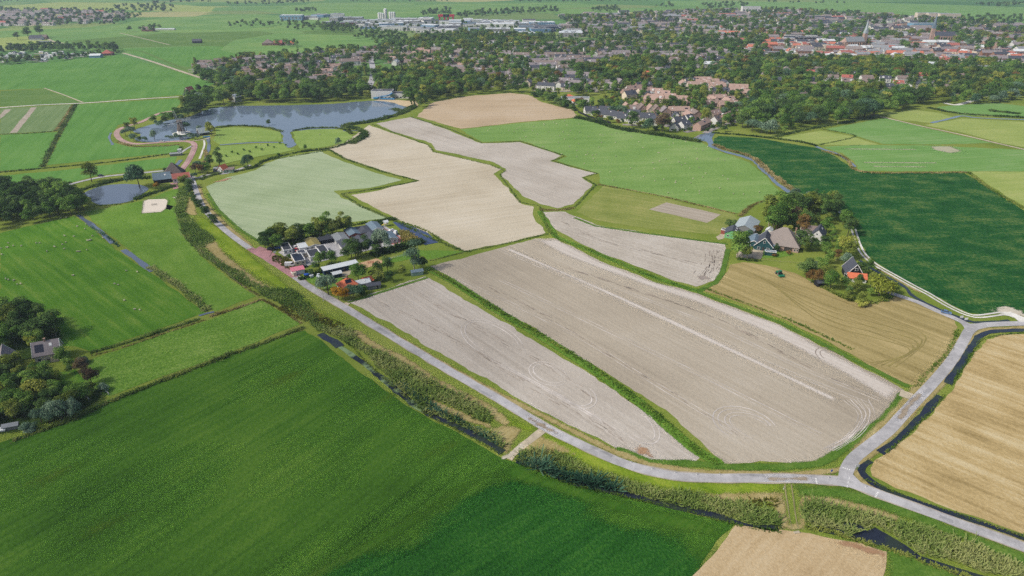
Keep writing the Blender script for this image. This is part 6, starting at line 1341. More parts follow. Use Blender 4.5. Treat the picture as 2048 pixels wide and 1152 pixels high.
for (x, y, L, W_, an, e, r, rk_, wk_, words, fl) in BLOCKS[NIND:]:
    c_, s_ = math.cos(an), math.sin(an)
    f = lambda u, v, z: (x + u * c_ - v * s_, y + u * s_ + v * c_, z)
    l, w = L / 2, W_ / 2; wc = C(*WC[wk_]); rc = C(*RC[rk_]); gl = C(58, 64, 70)
    if fl: r = e
    for sg in (1, -1):
        p = [f(-l, sg * w, 0), f(l, sg * w, 0), f(l, sg * w, e), f(-l, sg * w, e)]; addf(p if sg < 0 else p[::-1], wc)
        p = [f(sg * l, -w, 0), f(sg * l, w, 0), f(sg * l, w, e), f(sg * l, 0, r), f(sg * l, -w, e)]; addf(p if sg > 0 else p[::-1], wc)
        for z0, z1 in ((.8, 2.2), (3.2, 4.4)):
            if z1 < e:
                for k in range(max(1, int(L / 6))):
                    u = -l + L * (k + .5) / max(1, int(L / 6)); p = [f(u - 1.3, sg * (w + .05), z0), f(u + 1.3, sg * (w + .05), z0), f(u + 1.3, sg * (w + .05), z1), f(u - 1.3, sg * (w + .05), z1)]; addf(p if sg < 0 else p[::-1], gl)
        if not fl:
            p = [f(-l - .3, sg * (w + .4), e - .2), f(l + .3, sg * (w + .4), e - .2), f(l + .3, 0, r + .2), f(-l - .3, 0, r + .2)]; addf(p if sg < 0 else p[::-1], rc)
            if rng.random() < .5:
                u = rng.uniform(-l * .6, l * .6); ym, zm = sg * w * .45, e + (r - e) * .55
                q = [f(u - 2.2, sg * w * .8, zm - .4), f(u + 2.2, sg * w * .8, zm - .4), f(u + 2.2, sg * w * .8, zm + 1), f(u - 2.2, sg * w * .8, zm + 1)]; addf(q if sg < 0 else q[::-1], C(*WC['white']))
                q = [f(u - 2.2, sg * w * .8, zm + 1), f(u + 2.2, sg * w * .8, zm + 1), f(u + 2.2, 0, zm + 1.1), f(u - 2.2, 0, zm + 1.1)]; addf(q if sg < 0 else q[::-1], C(*RC['greyfelt']))
    if fl:
        addf([f(-l - .2, -w - .2, e + .1), f(l + .2, -w - .2, e + .1), f(l + .2, w + .2, e + .1), f(-l - .2, w + .2, e + .1)], rc)
        if L > 40: 
            for k in range(3):
                u, v = rng.uniform(-l * .7, l * .7), rng.uniform(-w * .6, w * .6)
                addf([f(u - 4, v - 3, e + 2), f(u + 4, v - 3, e + 2), f(u + 4, v + 3, e + 2), f(u - 4, v + 3, e + 2)], C(200, 204, 206)); addf([f(u - 4, v - 3, e), f(u + 4, v - 3, e), f(u + 4, v - 3, e + 2), f(u - 4, v - 3, e + 2)], C(150, 154, 158))
    else:
        for k in range(max(1, int(L / 8))):
            u = -l + L * (k + .5) / max(1, int(L / 8))
            for q in ([(-.5, -.5), (.5, -.5)], [(.5, -.5), (.5, .5)], [(.5, .5), (-.5, .5)], [(-.5, .5), (-.5, -.5)]):
                addf([f(u + q[0][0], q[0][1], r - .4), f(u + q[1][0], q[1][1], r - .4), f(u + q[1][0], q[1][1], r + 1.1), f(u + q[0][0], q[0][1], r + 1.1)], C(190, 172, 160))
me = np_mesh('far_houses', Vv, Ff, attr_mat('house_paint', 0.85, 0.2))
ca = me.color_attributes.new('col', 'FLOAT_COLOR', 'CORNER')
ca.data.foreach_set('color', np.concatenate([np.tile(np.array(c, np.float32), n) for n, c in Cc]))
tag(link('far_houses', me), 'dense mass of far town roofs and walls', 'houses', None, 'stuff')
print('BLOCKS', len(BLOCKS), 'faces', len(Ff))

# ---- streets, drives and gardens between the houses: pale paving patches under the town
pv = []
for (x, y, L, W_, an, *_r) in BLOCKS:
    c_, s_ = math.cos(an), math.sin(an); off = W_ / 2 + 6
    pv.append([(x + u * c_ - v * s_, y + u * s_ + v * c_, Z6) for u, v in ((-L / 2 - 5, -off - 3.5), (L / 2 + 5, -off - 3.5), (L / 2 + 5, -off + 2.5), (-L / 2 - 5, -off + 2.5))])
V_, F_ = [], []
for k, q in enumerate(pv): V_ += [(a, b, c + (k % 40) * 0.002) for a, b, c in q]; F_.append([4 * k + i for i in range(4)])
tag(link('town_streets', np_mesh('town_streets', V_, F_, asphalt('street_paving', (168, 160, 156)))), 'grey brick streets running between the town houses', 'street', None, 'structure')
ribbon('town_road', [(735, 178), (744, 160), (746, 140), (742, 120), (740, 108)], 9.0, Z7, M['road'], 'grey road running from the lake into the town')
ribbon('town_road', [(1120, 60), (1180, 66), (1230, 72), (1330, 84), (1400, 92)], 14.0, Z7, M['road'], 'wide pale ring road beside the industrial park')

# ================================================================== TREES: where they stand
# -- singled out trees and bushes: (px, py, height, species, label, width)
for a in [(70, 700, 6, 'lime', 'small yellow green tree between the villas and the grove', 1), (36, 746, 8, 'olive', 'broad olive tree covering the dark gabled villa', 1.1), (128, 728, 6.5, 'oak', 'green tree at the right corner of the brick villa', 1),
          (80, 800, 9, 'willow', 'yellow green willow in the garden of the villas', 1), (166, 746, 5.5, 'plum', 'dark plum tree nearer the pasture ditch', 1.15), (184, 768, 6, 'plum', 'dark plum tree casting a shadow on the tufted meadow', 1.15), (184, 786, 4.2, 'olive', 'round olive bush tree at the garden corner', 1.2), (208, 782, 3.2, 'sbush', 'silvery bush at the garden gate', 1),
          (62, 862, 3.6, 'sbush', 'low silvery bush left of the silver willows', 1.2), (10, 832, 6, 'oak', 'green tree above the pale cold frame', 1), (30, 838, 6.5, 'olive', 'olive tree above the long garden shed', 1), (170, 726, 3.5, 'sbush', 'silvery bush at the start of the reed ditch', 1), (14, 812, 5.5, 'swillow', 'pale silver willow by the left garden edge', 1), (6, 800, 7, 'willow', 'yellow willow cut by the left frame edge', 1),
          (92, 670, 8.5, 'swillow', 'silver green willow at the back of the grove', 1), (112, 672, 9, 'poplar', 'slender olive tree at the right end of the grove', 1.3),
          (280, 376, 17, 'bwillow', 'large round willow on the pond bank beside the barn', 0.95), (184, 364, 12, 'olive', 'olive tree standing on the far pond bank', 1.0), (314, 378, 4.2, 'maple', 'amber bush tree before the black barn', 1.2), (336, 352, 6, 'dark', 'dark tree left of the steep thatched roof', 1), (370, 374, 7.5, 'olive', 'olive tree in front of the red tiled wing', 1.2), (382, 376, 6, 'dark', 'dark tree beside the upper road at the pond farm', 1),
          (440, 334, 13, 'alder', 'tall dark tree beside the orange roofed cottage', 0.95), (422, 334, 8.5, 'dark', 'round dark tree left of the tall dark tree', 1.05), (398, 342, 9, 'bwillow', 'blue green willow right of the farm junction', 0.8), (392, 346, 6.5, 'plum', 'reddish dark tree at the farm junction', 1.2), (404, 348, 6.5, 'copper', 'brown tree beside the farm junction', 1.1), (415, 346, 7, 'oak', 'green tree left of the grey garden shed', 1.1), (388, 356, 4.5, 'bwillow', 'small blue green tree near the parked dark car', 1.1),
          (497, 334, 10, 'bwillow', 'blue green willow at the end of the cottage drive', 0.9), (492, 338, 3, 'dbush', 'dark bush under the blue green drive willow', 1.1),
          (310, 281, 9.5, 'swillow', 'pale tree standing in the lake corner', 0.7), (374, 264, 10.5, 'bwillow', 'round tree right behind the windmill', 0.8), (400, 262, 6, 'swillow', 'small silver willow left of the mill barn', 0.9), (424, 272, 11, 'willow', 'tall yellow green willow right of the mill barn', 0.8), (420, 262, 9, 'willow', 'second yellow green willow behind the mill barn', 0.8),
          (270, 257, 9, 'lime', 'dark and lime tree on the lake bend', 1.0), (262, 268, 8, 'swillow', 'silver willow inside the red road bend', 1), (252, 272, 7, 'swillow', 'pale willow hugging the red road bend', 1), (268, 282, 7.5, 'swillow', 'silver willow at the lower lake bend', 1.1), (256, 262, 7, 'olive', 'olive willow inside the red road bend', 1), (290, 284, 5, 'bwillow', 'small blue green tree at the lower lake edge', 1), (280, 284, 4.5, 'dark', 'small dark tree at the lower lake edge', 1),
          (538, 251, 5, 'dark', 'lone dark tree on the upper left island', 1), (676, 290, 6.5, 'bwillow', 'round tree on the right island corner', 1.1), (611, 300, 4, 'oak', 'small tree on the sprouted field hedge', 1), (558, 312, 3, 'bush', 'small bush on the lower island', 1), (700, 268, 5, 'olive', 'small olive tree by the water bend', 1),
          (655, 472, 12.5, 'ash', 'tallest olive tree of the row behind the chalets', 1.1), (640, 474, 10.5, 'open', 'thin crowned tree left of the tallest chalet tree', 0.9), (688, 464, 12, 'open', 'umbrella shaped tree at the end of the chalet row', 1.0),
          (763, 504, 13, 'swillow', 'silver green tree before the blue grey chalet roofs', 0.75), (829, 542, 14, 'spoplar', 'tall silvery poplar beside the pale green shed', 1.15), (846, 540, 6.5, 'dark', 'dark tree right of the silvery poplar', 1.0), (657, 590, 11.5, 'swillow', 'large pale willow on the road verge', 0.85), (642, 580, 5, 'bwillow', 'small blue green tree left of the roadside willow', 1),
          (677, 600, 6, 'maple', 'amber autumn tree beside the road', 1.15), (690, 602, 5.5, 'maple', 'second amber tree touching the soil field corner', 1.1), (708, 594, 7.5, 'bwillow', 'round blue green willow hiding the orange roofed house', 1.1), (580, 466 + 50, 3, 'bush', 'garden bush in the red entrance triangle', 1), (726, 588, 4, 'bush', 'green bush below the low wing', 1.1),
          (717, 566, 9.5, 'oak', 'broad green tree behind the low orange and blue wing', 1.15),
          (1474, 515, 17, 'ash', 'tall olive green tree at the tip of the soil field', 1.15), (1484, 516, 13, 'ash', 'second tall tree right behind the field tip tree', 1.0), (1492, 519, 8, 'open', 'thin tree in the paved farm yard', 0.9), (1494, 520, 7, 'open', 'almost bare pale tree at the paved farm yard', 0.7), (1497, 480, 6, 'bwillow', 'blue green round tree beside the small blue shed', 1),
          (1460, 455, 5, 'dbush', 'clipped oval hedge bush beside the barn', 1.3), (1512, 470, 5.5, 'copper', 'brown tree right of the metal barn', 1.2), (1545, 460, 17, 'ash', 'tall bright tree in the middle of the farm grove', 1.2), (1537, 452, 17, 'poplar', 'big poplar at the left of the farm grove', 1.7), (1560, 448, 17, 'ash', 'big tree at the top of the farm grove', 1.3), (1552, 462, 15, 'oak', 'bright green tree above the thatched farmhouse', 0.8),
          (1602, 470, 11, 'copper', 'rusty brown tree above the white house', 0.8), (1573, 472, 6, 'lime', 'yellow tree top behind the thatched roof', 1.1), (1552, 504, 4.5, 'dark', 'dark little tree in front of the grey lean to', 0.8), (1577, 508, 2.5, 'rbush', 'russet bush on the farm lawn', 1), (1548, 513, 2.2, 'rbush', 'russet bush beside the green container', 1),
          (1602, 500, 10, 'dark', 'dark green tree right of the thatched farmhouse', 1.1), (1690, 508, 9, 'lime', 'yellow tree near the concrete track bend', 1.15), (1696, 518, 9, 'olive', 'olive tree below the yellow tree', 1.0), (1692, 532, 7, 'swillow', 'silvery tree behind the black barn', 1.1), (1672, 522, 6, 'copper', 'rust coloured tree left of the silvery tree', 1),
          (1612, 556, 9, 'dark', 'round dark tree at the edge of the olive stubble', 1.15), (1620, 566, 6.5, 'copper', 'copper tree on a pale stem', 0.95), (1633, 570, 7.5, 'copper', 'larger copper tree beside the black shed', 0.9), (1757, 592, 12, 'willow', 'wide yellow green willow below the black barn', 1.15), (1660, 578, 8, 'oak', 'broad green tree left of the orange annex', 1.1), (1628, 540, 5, 'swillow', 'pale bushy tree behind the round dark tree', 1.2), (1786, 586, 5, 'oak', 'small green tree beside the farm lane', 1.1), (1722, 550, 6, 'dark', 'dark bushy tree right of the black barn', 1.3), (1694, 602, 4.8, 'olive', 'olive tree in front of the orange annex', 1.1), (1720, 609, 5.5, 'olive', 'olive tree left of the wide willow', 1.0), (1722, 612, 3.5, 'lbush', 'bright yellow green bush at the stubble edge', 1.3),
          (1264, 256, 14, 'dark', 'big round tree at the hedge above the pasture', 1.1), (1296, 262, 12, 'bwillow', 'two tone blue green tree above the pasture hedge', 1.0), (1324, 264, 15, 'plum', 'large brownish round tree right above the pasture hedge', 1.2), (1366, 246, 6, 'plum', 'purple tree beside the creek villas', 1.2), (1160, 214, 9, 'copper', 'reddish tree below the school', 1.1), (1184, 214, 6, 'lime', 'small bright yellow tree near the school', 1),
          (1504, 264, 13, 'swillow', 'silver willow beside the creek mouth', 1.3), (1522, 266, 12, 'swillow', 'second silver willow beside the creek mouth', 1.25), (1540, 266, 12.5, 'swillow', 'third silver willow beside the creek mouth', 1.25), (1528, 238, 17, 'bwillow', 'huge grey green willow behind the silver willows', 1.15), (1484, 256, 13, 'dark', 'dark round tree right of the dusty pink estate', 1.2), (1568, 268, 7, 'oak', 'lone green tree on the ditch line', 1.1), (1450, 264, 6, 'dark', 'dark bush tree at the creek mouth', 1.1),
          (1728, 236, 20, 'bwillow', 'largest bushy willow of the right tree belt', 1.2), (1746, 232, 16, 'bwillow', 'broad willow beside the sandy path', 1.1), (1948, 208, 12, 'bwillow', 'round blue green tree beside the pale road', 0.9), (1984, 206, 11, 'swillow', 'silver willow in the far right group', 1.1), (2000, 204, 13, 'swillow', 'tall silver willow in the far right group', 1.0), (2022, 200, 13, 'swillow', 'silver willow near the right edge', 1.1), (1566 + 420, 196, 8, 'dark', 'dark bush behind the far right willows', 1),
          (734, 196, 8, 'lime', 'bright green round tree left of the bathing pavilion', 1.1), (786, 199, 7, 'bwillow', 'small tree in front of the bathing pavilion', 0.8), (823, 212, 7, 'alder', 'left dark tree on the bathing beach', 0.7), (829, 213, 7.5, 'alder', 'right dark tree on the bathing beach', 0.7), (462, 206, 6, 'maple', 'amber tree beside the lake lawn', 1), (392, 133, 12, 'poplar', 'slim poplar at the left town corner', 1.2),
          (58, 79, 22, 'oak', 'round tree left of the far left farmhouse', 0.9), (82, 75, 22, 'oak', 'round tree behind the far left farm', 0.9), (36, 80, 14, 'dark', 'small dark tree left of the far left farm', 1.1)]:
    T(a[0], a[1], a[2], a[3], a[4], None, a[5])
for k in range(8):
    T(66 + 0 + 14 * k * 0.9 + (k % 2) * 3 + 18, 846 - 3.6 * k + (k % 2) * 3, random.uniform(6, 8.2), 'swillow', None, 'silver willow in the row along the big grass field', 0.75) if k < 6 else None
for (x_, y_) in ((379, 378), (382, 390), (388, 402), (392, 410), (401, 422), (410, 432), (413, 434), (424, 446), (430, 453)):
    T(x_, y_, random.uniform(5.2, 6.4), 'dark', None, 'round dark tree in the row beside the upper road', 1.05)
for k, x_ in enumerate((336, 344, 352, 360, 370, 380, 390, 398)):
    T(x_, 279 - (k % 3), random.uniform(3.8, 5.4), 'swillow', None, 'low silver willow in the row below the windmill', 1.0)
row_of_trees([(530, 494), (560, 488), (600, 480), (640, 474), (694, 464)], 17, (7, 9.5), ['dark', 'oak', 'alder', 'dark', 'olive'], 'tree in the row behind the chalet homes')
for k in range(12): T(440 + 12 * k, 316 - 2.2 * k + (k % 2) * 6 - 6, 2.2, 'bush', None, 'tiny bush dotted over the lower island meadow', 0.8)
# -- groves; the near ones become trees of their own, the far ones one mass
grove([(-20, 392), (60, 384), (118, 392), (165, 402), (182, 420), (150, 431), (100, 440), (40, 452), (-20, 462)], 5.88, (10.3, 14.4), {'dark': 6, 'oak': 3}, 'tree in the dark wood left of the round pond', avoid=False)
grove([(100, 384), (136, 380), (150, 392), (120, 396)], 6, (10, 12), {'dark': 3, 'alder': 2}, 'tree at the back of the dark wood left of the round pond')
grove([(-20, 644), (40, 628), (100, 640), (118, 664), (114, 694), (70, 704), (-20, 716)], 5.2, (9, 12.5), {'dark': 4, 'oak': 4, 'olive': .6}, 'tree in the grove above the brick villa')
grove([(-20, 744), (40, 752), (90, 752), (120, 770), (176, 796), (166, 812), (140, 834), (80, 848), (30, 848), (-20, 856)], 3.68, (5.8, 9.5), {'dark': 3, 'oak': 4, 'olive': 1.2, 'dbush': 2, 'bush': 1}, 'in the garden grove below the villas')
grove([(118, 728), (140, 722), (160, 738), (150, 752), (122, 742)], 4.0, (4, 6), {'oak': 2, 'dark': 2}, 'tree right of the brick villa')
grove([(524, 494), (546, 486), (600, 478), (690, 462), (706, 460), (690, 470), (620, 482), (560, 500), (530, 502)], 5.00, (9.2, 12.6), {'oak': 3, 'dark': 4, 'olive': 1.5, 'alder': 1}, 'tree in the belt behind the chalet homes', avoid=False)
grove([(622, 540), (648, 528), (700, 514), (756, 500), (768, 508), (730, 518), (690, 528), (650, 542), (628, 548)], 4.60, (8.8, 12.1), {'dark': 6, 'oak': 2, 'alder': 2, 'copper': .6}, 'tree in the dark belt above the stable', avoid=True)
grove([(722, 566), (760, 550), (800, 536), (824, 540), (812, 552), (770, 568), (740, 574)], 4.60, (6.9, 9.8), {'dark': 5, 'oak': 3, 'olive': 2, 'obush': 2}, 'in the wood by the pinkish field')
grove([(608, 546), (634, 538), (640, 546), (616, 556)], 3.4, (3.5, 5), {'dbush': 3, 'oak': 2}, 'beside the pink roofed shelter')
grove([(1530, 440), (1560, 422), (1600, 408), (1640, 404), (1680, 426), (1702, 452), (1708, 482), (1690, 490), (1660, 486), (1645, 466), (1600, 462), (1550, 468), (1532, 460)], 6.07, (10.3, 14.6), {'dark': 5, 'oak': 3, 'alder': 2, 'ash': 1.5, 'olive': 1, 'plum': .3}, 'tree in the farm grove')
grove([(1584, 392), (1610, 394), (1645, 404), (1640, 410), (1600, 402)], 4.5, (5, 7.5), {'swillow': 3, 'sbush': 1}, 'along the fringe of the dark crop')
grove([(1596, 494), (1640, 488), (1700, 495), (1712, 512), (1690, 516), (1640, 506), (1600, 510)], 5.6, (5, 8), {'dark': 3, 'oak': 3, 'olive': 2, 'obush': 2, 'copper': .6}, 'in the garden by the thatched farmhouse')
grove([(1600, 540), (1640, 528), (1690, 528), (1745, 548), (1770, 570), (1782, 586), (1750, 600), (1700, 604), (1660, 584), (1600, 562)], 5.60, (5.4, 8.3), {'oak': 4, 'olive': 4, 'dark': 2, 'lime': 1.2}, 'tree round the black barn')
grove([(1505, 472), (1545, 478), (1550, 486), (1520, 478)], 4.5, (4, 6), {'dbush': 3, 'dark': 2, 'obush': 1}, 'behind the green timber house')
grove([(368, 224), (400, 214), (450, 200), (560, 192), (690, 190), (740, 186), (746, 196), (700, 203), (600, 206), (520, 207), (455, 210), (410, 226), (384, 236)], 8.93, (14.4, 20.4), {'dark': 4, 'oak': 4, 'olive': 2, 'alder': 2, 'swillow': .8}, 'tree in the wood on the far lake shore')
grove([(440, 190), (560, 182), (700, 178), (740, 176), (742, 188), (600, 194), (450, 202)], 9.97, (14.4, 19.2), {'dark': 4, 'oak': 4, 'olive': 2}, 'tree in the second rank behind the lake')
grove([(300, 250), (330, 240), (372, 226), (390, 224), (394, 232), (360, 244), (318, 254)], 7.0, (8, 12), {'bwillow': 3, 'dark': 3, 'oak': 2}, 'tree on the left lake shore')
grove([(372, 196), (400, 186), (450, 176), (480, 176), (470, 190), (420, 200), (380, 216)], 8.5, (9, 13), {'oak': 4, 'dark': 4, 'swillow': 1}, 'tree by the farmhouses left of the lake')
grove([(396, 160), (430, 150), (480, 152), (490, 172), (450, 178), (420, 170)], 8.5, (8, 12), {'bwillow': 3, 'oak': 3, 'dark': 2}, 'tree beside the grey road above the lake')
grove([(806, 202), (840, 192), (900, 176), (950, 172), (1010, 176), (1050, 182), (1056, 190), (1000, 185), (935, 191), (870, 203), (850, 214), (836, 220), (830, 208)], 8.93, (12.0, 16.8), {'dark': 4, 'oak': 4, 'olive': 2.5, 'lime': .6}, 'tree in the belt above the ochre field')
grove([(1050, 182), (1085, 188), (1150, 206), (1200, 214), (1250, 232), (1240, 242), (1160, 228), (1090, 206)], 8.0, (8, 12), {'dark': 4, 'oak': 4, 'olive': 2, 'dbush': 3}, 'along the right end of the ochre field', clump=0.2)
grove([(1480, 240), (1510, 214), (1560, 206), (1640, 214), (1690, 220), (1760, 214), (1800, 205), (1850, 208), (1760, 232), (1700, 246), (1620, 254), (1560, 262), (1500, 258)], 9.18, (14.4, 20.4), {'oak': 5, 'dark': 3, 'ash': 3, 'bwillow': 1.2, 'olive': 1}, 'tree in the belt at the right town edge')
grove([(1880, 214), (1960, 186), (2060, 176), (2060, 198), (1990, 204), (1920, 218)], 9, (11, 15), {'oak': 5, 'dark': 3, 'olive': 1}, 'tree in the wood at the upper right edge', clump=0.25)
grove([(1560, 176), (1700, 186), (1840, 190), (1960, 176), (2060, 160), (2060, 184), (1960, 190), (1880, 206), (1760, 214), (1640, 214), (1540, 206), (1500, 190)], 9.90, (12.5, 18.8), {'oak': 5, 'dark': 2.5, 'olive': 2.4, 'lime': 1.2, 'ash': 2, 'bwillow': 1, 'poplar': .5}, 'tree in the wide belt at the right of the town', clump=0.26)
TM = {'oak': 5, 'dark': 3.5, 'olive': 2.4, 'lime': 1.2, 'alder': 1, 'ash': 1.4, 'bwillow': .9, 'poplar': .5, 'fir': .3, 'copper': .2}
grove([(376, 138), (500, 120), (610, 112), (700, 100), (830, 82), (1000, 80), (1080, 92), (1240, 84), (1400, 92), (1480, 100), (1540, 120), (2060, 132), (2060, 170), (1900, 190), (1700, 190), (1560, 206), (1500, 232), (1470, 250), (1420, 262), (1360, 258), (1240, 240), (1150, 205), (1050, 180), (940, 180), (820, 200), (745, 196), (740, 186), (460, 190), (400, 166)], 10.42, (9.7, 16.6), TM, 'tree among the town houses', clump=0.33, cs=45)
grove([(750, 150), (860, 142), (950, 158), (1010, 172), (930, 184), (860, 196), (800, 196), (750, 178)], 10.45, (12.5, 18.8), TM, 'tree behind the bathing pavilion', seed=5)
grove([(830, 82), (950, 70), (1100, 78), (1180, 96), (1120, 112), (1000, 102), (860, 106)], 12.60, (12.5, 18.8), TM, 'tree in the belt below the industrial park', seed=6)
grove([(1150, 140), (1280, 128), (1400, 150), (1500, 140), (1560, 160), (1480, 172), (1350, 164), (1240, 170), (1150, 165)], 11.00, (12.5, 18.8), TM, 'tree in the town park', seed=7)
grove([(1370, 86), (1470, 76), (1520, 86), (1540, 110), (1460, 112), (1390, 104)], 13.00, (13.2, 19.2), {'dark': 5, 'oak': 3}, 'tree in the dark park by the centre', seed=8)
grove([(1500, 118), (1700, 124), (1850, 126), (2060, 140), (2060, 165), (1850, 160), (1650, 150), (1520, 142)], 11.55, (12.0, 18.0), TM, 'tree in the belt below the town centre', clump=0.15, seed=9)
grove([(1120, 40), (1400, 24), (1560, 22), (1740, 32), (1860, 40), (2060, 54), (2060, 110), (1700, 96), (1400, 96), (1180, 84)], 16.15, (12.4, 19.3), TM, 'far town tree', clump=0.34, cs=90, seed=10)
grove([(1330, 40), (1480, 44), (1560, 52), (1620, 60), (1560, 66), (1420, 60)], 18, (11, 16), {'dark': 5, 'oak': 3}, 'far wood tree', clump=0.2, cs=110)
grove([(560, 46), (640, 50), (720, 60), (800, 72), (830, 82), (780, 86), (700, 76), (640, 60)], 14, (9, 14), {'dark': 5, 'oak': 4}, 'tree left of the industrial park', clump=0.3)
grove([(745, 100), (800, 92), (830, 84), (840, 96), (800, 104), (760, 108)], 11, (10, 14), {'dark': 5, 'oak': 4}, 'tree at the left town meadow')
grove([(0, 20), (230, 22), (285, 34), (235, 52), (100, 54), (0, 56)], 24, (10, 15), {'dark': 5, 'oak': 4}, 'tree of the far left village', clump=0.2, cs=140)
grove([(228, 14), (330, 8), (350, 16), (358, 24), (300, 28), (236, 26)], 34, (12, 18), {'dark': 5, 'oak': 3}, 'tree of the far left wood')
grove([(0, 100), (70, 96), (160, 92), (234, 98), (242, 106), (190, 102), (60, 106), (0, 108)], 10, (9, 14), {'dark': 5, 'oak': 4}, 'tree behind the camp site', cs=40, clump=.1)
grove([(0, 118), (60, 118), (120, 114), (180, 110), (236, 104), (242, 108), (130, 121), (0, 131)], 9, (7, 11), {'dark': 5, 'oak': 4, 'olive': 1}, 'tree in front of the camp site', clump=0.2, cs=40)
grove([(456, 50), (512, 44), (600, 52), (640, 52), (620, 58), (512, 56), (460, 56)], 24, (8, 13), {'dark': 5, 'oak': 4}, 'tree of the far hamlet', clump=0.3)
grove([(596, 58 - 3), (680, 50), (760, 52), (740, 60), (640, 62)], 18, (8, 13), {'dark': 5, 'oak': 4}, 'tree of the far hamlet by the sheds', clump=0.25)
for P in ([(590, 24), (625, 18), (632, 26), (600, 28)], [(840, 26), (900, 20), (908, 32), (848, 34)], [(910, 30), (1000, 22), (1110, 18), (1118, 26), (1000, 32), (920, 38)], [(1170, 24), (1230, 14), (1240, 26)], [(1310, 14), (1340, 8), (1350, 18)], [(1400, 10), (1480, 6), (1500, 14), (1420, 20)], [(1880, 40), (1960, 34), (2060, 38), (2060, 50), (1960, 48)], [(1940, 12), (2020, 6), (2060, 10), (2010, 16)], [(440, 10), (520, 6), (620, 4), (610, 8), (500, 12)], [(0, 4), (40, 2), (48, 5), (0, 8)], [(258, 64), (300, 58), (322, 54), (322, 62), (290, 66)], [(545, 92), (590, 90), (606, 90), (590, 94)], [(338, 4), (420, 3), (430, 6), (340, 7)], [(700, 2.5), (900, 2), (900, 4), (700, 4.5)], [(1040, 4), (1300, 2), (1300, 4), (1040, 6)], [(1536, 6), (1700, 8), (1700, 9), (1536, 7.5)]):
    grove(P, max(12, slant(*G(*P[0])) / 110), (10, 16), {'dark': 5, 'oak': 3}, 'tree of a distant copse', clump=0.1, cs=160, avoid=False)
grove([(560, 60), (700, 48), (1000, 48), (1240, 60), (1300, 74), (1100, 80), (800, 72)], 26, (8, 13), {'dark': 5, 'oak': 4, 'olive': 1}, 'tree among the industrial halls', clump=0.4, cs=90)

grove([(1236, 166), (1450, 162), (1510, 180), (1500, 200), (1484, 246), (1440, 262), (1350, 266), (1186, 240), (1190, 214)], 6.5, (4, 7), {'oak': 3, 'olive': 2, 'dark': 2, 'dbush': 3, 'obush': 3, 'lbush': 1.5, 'rbush': .7}, 'in the gardens of the estate by the creek', cs=40)
# -- the largest as things of their own
for t in TREES: t.append(t[2] / slant(t[0], t[1]) * (1.0 if t[4] is None else 4.0))
TREES.sort(key=lambda t: -t[7])
def is_bush(t): return SPEC[t[3]][0] == 'bush'
NT_, NB_, nt_, nb_ = 294, 120, 0, 0
mass = []
for (x, y, h, sp, lb, place, wide, sz) in TREES:
    shape, nv, lm, words, oname, tk = SPEC[sp]
    b = shape == 'bush'
    if (b and nb_ >= NB_) or (not b and nt_ >= NT_): mass.append((x, y, h, sp, wide)); continue
    if b: nb_ += 1
    else: nt_ += 1
    if lb is None:
        pl = place if not (b and 'tree ' in place) else place.replace('tree ', '', 1)
        if pl.startswith('tree '): lb = words + ' ' + pl
        elif pl.startswith(('in ', 'along ', 'beside ', 'behind ')): lb = words + (' bush ' if b else ' tree ') + pl
        else: lb = pl
        grp = lb + 's' if not pl.startswith('tree ') else f"{words} trees {pl[5:]}"
    else: grp = None
    a = rng.uniform(0, 6.28); v = int(rng.integers(nv))
    me = proto(shape, v, lm)
    if b: o = link(oname, me, None, (x, y, 0), a, (h * wide, h * wide, h)); tag(o, lb, 'bush', grp)
    else:
        t = empty(oname, (x, y, 0), a, lb, 'tree', grp)
        link('trunk', TRUNK[tk], t, None, 0, h)
        link('crown', me, t, None, 0, (h * wide, h * wide, h))
print('TREES', len(TREES), 'single', nt_, nb_, 'mass', len(mass))
# -- all the smaller ones as one mass of instances
kinds = {}
for (x, y, h, sp, wide) in mass:
    shape, nv, lm, *_q = SPEC[sp]
    kinds.setdefault((shape, int(rng.integers(nv)), lm), []).append((x, y, h, wide))
ng = bpy.data.node_groups.new('scatter_trees', 'GeometryNodeTree')
ng.interface.new_socket('Geometry', in_out='INPUT', socket_type='NodeSocketGeometry'); ng.interface.new_socket('Geometry', in_out='OUTPUT', socket_type='NodeSocketGeometry')
gi, go = ng.nodes.new('NodeGroupInput'), ng.nodes.new('NodeGroupOutput'); jn = ng.nodes.new('GeometryNodeJoinGeometry')
def named(nm, typ):
    n = ng.nodes.new('GeometryNodeInputNamedAttribute'); n.data_type = typ; n.inputs[0].default_value = nm; return n.outputs[0]
aK, aR, aH, aW = named('kind_id', 'FLOAT'), named('rot', 'FLOAT'), named('high', 'FLOAT'), named('wide', 'FLOAT')
rv = ng.nodes.new('ShaderNodeCombineXYZ'); ng.links.new(aR, rv.inputs[2])
sv = ng.nodes.new('ShaderNodeCombineXYZ'); ng.links.new(aW, sv.inputs[0]); ng.links.new(aW, sv.inputs[1]); ng.links.new(aH, sv.inputs[2])
Pm, Km, Rm, Hm, Wm = [], [], [], [], []
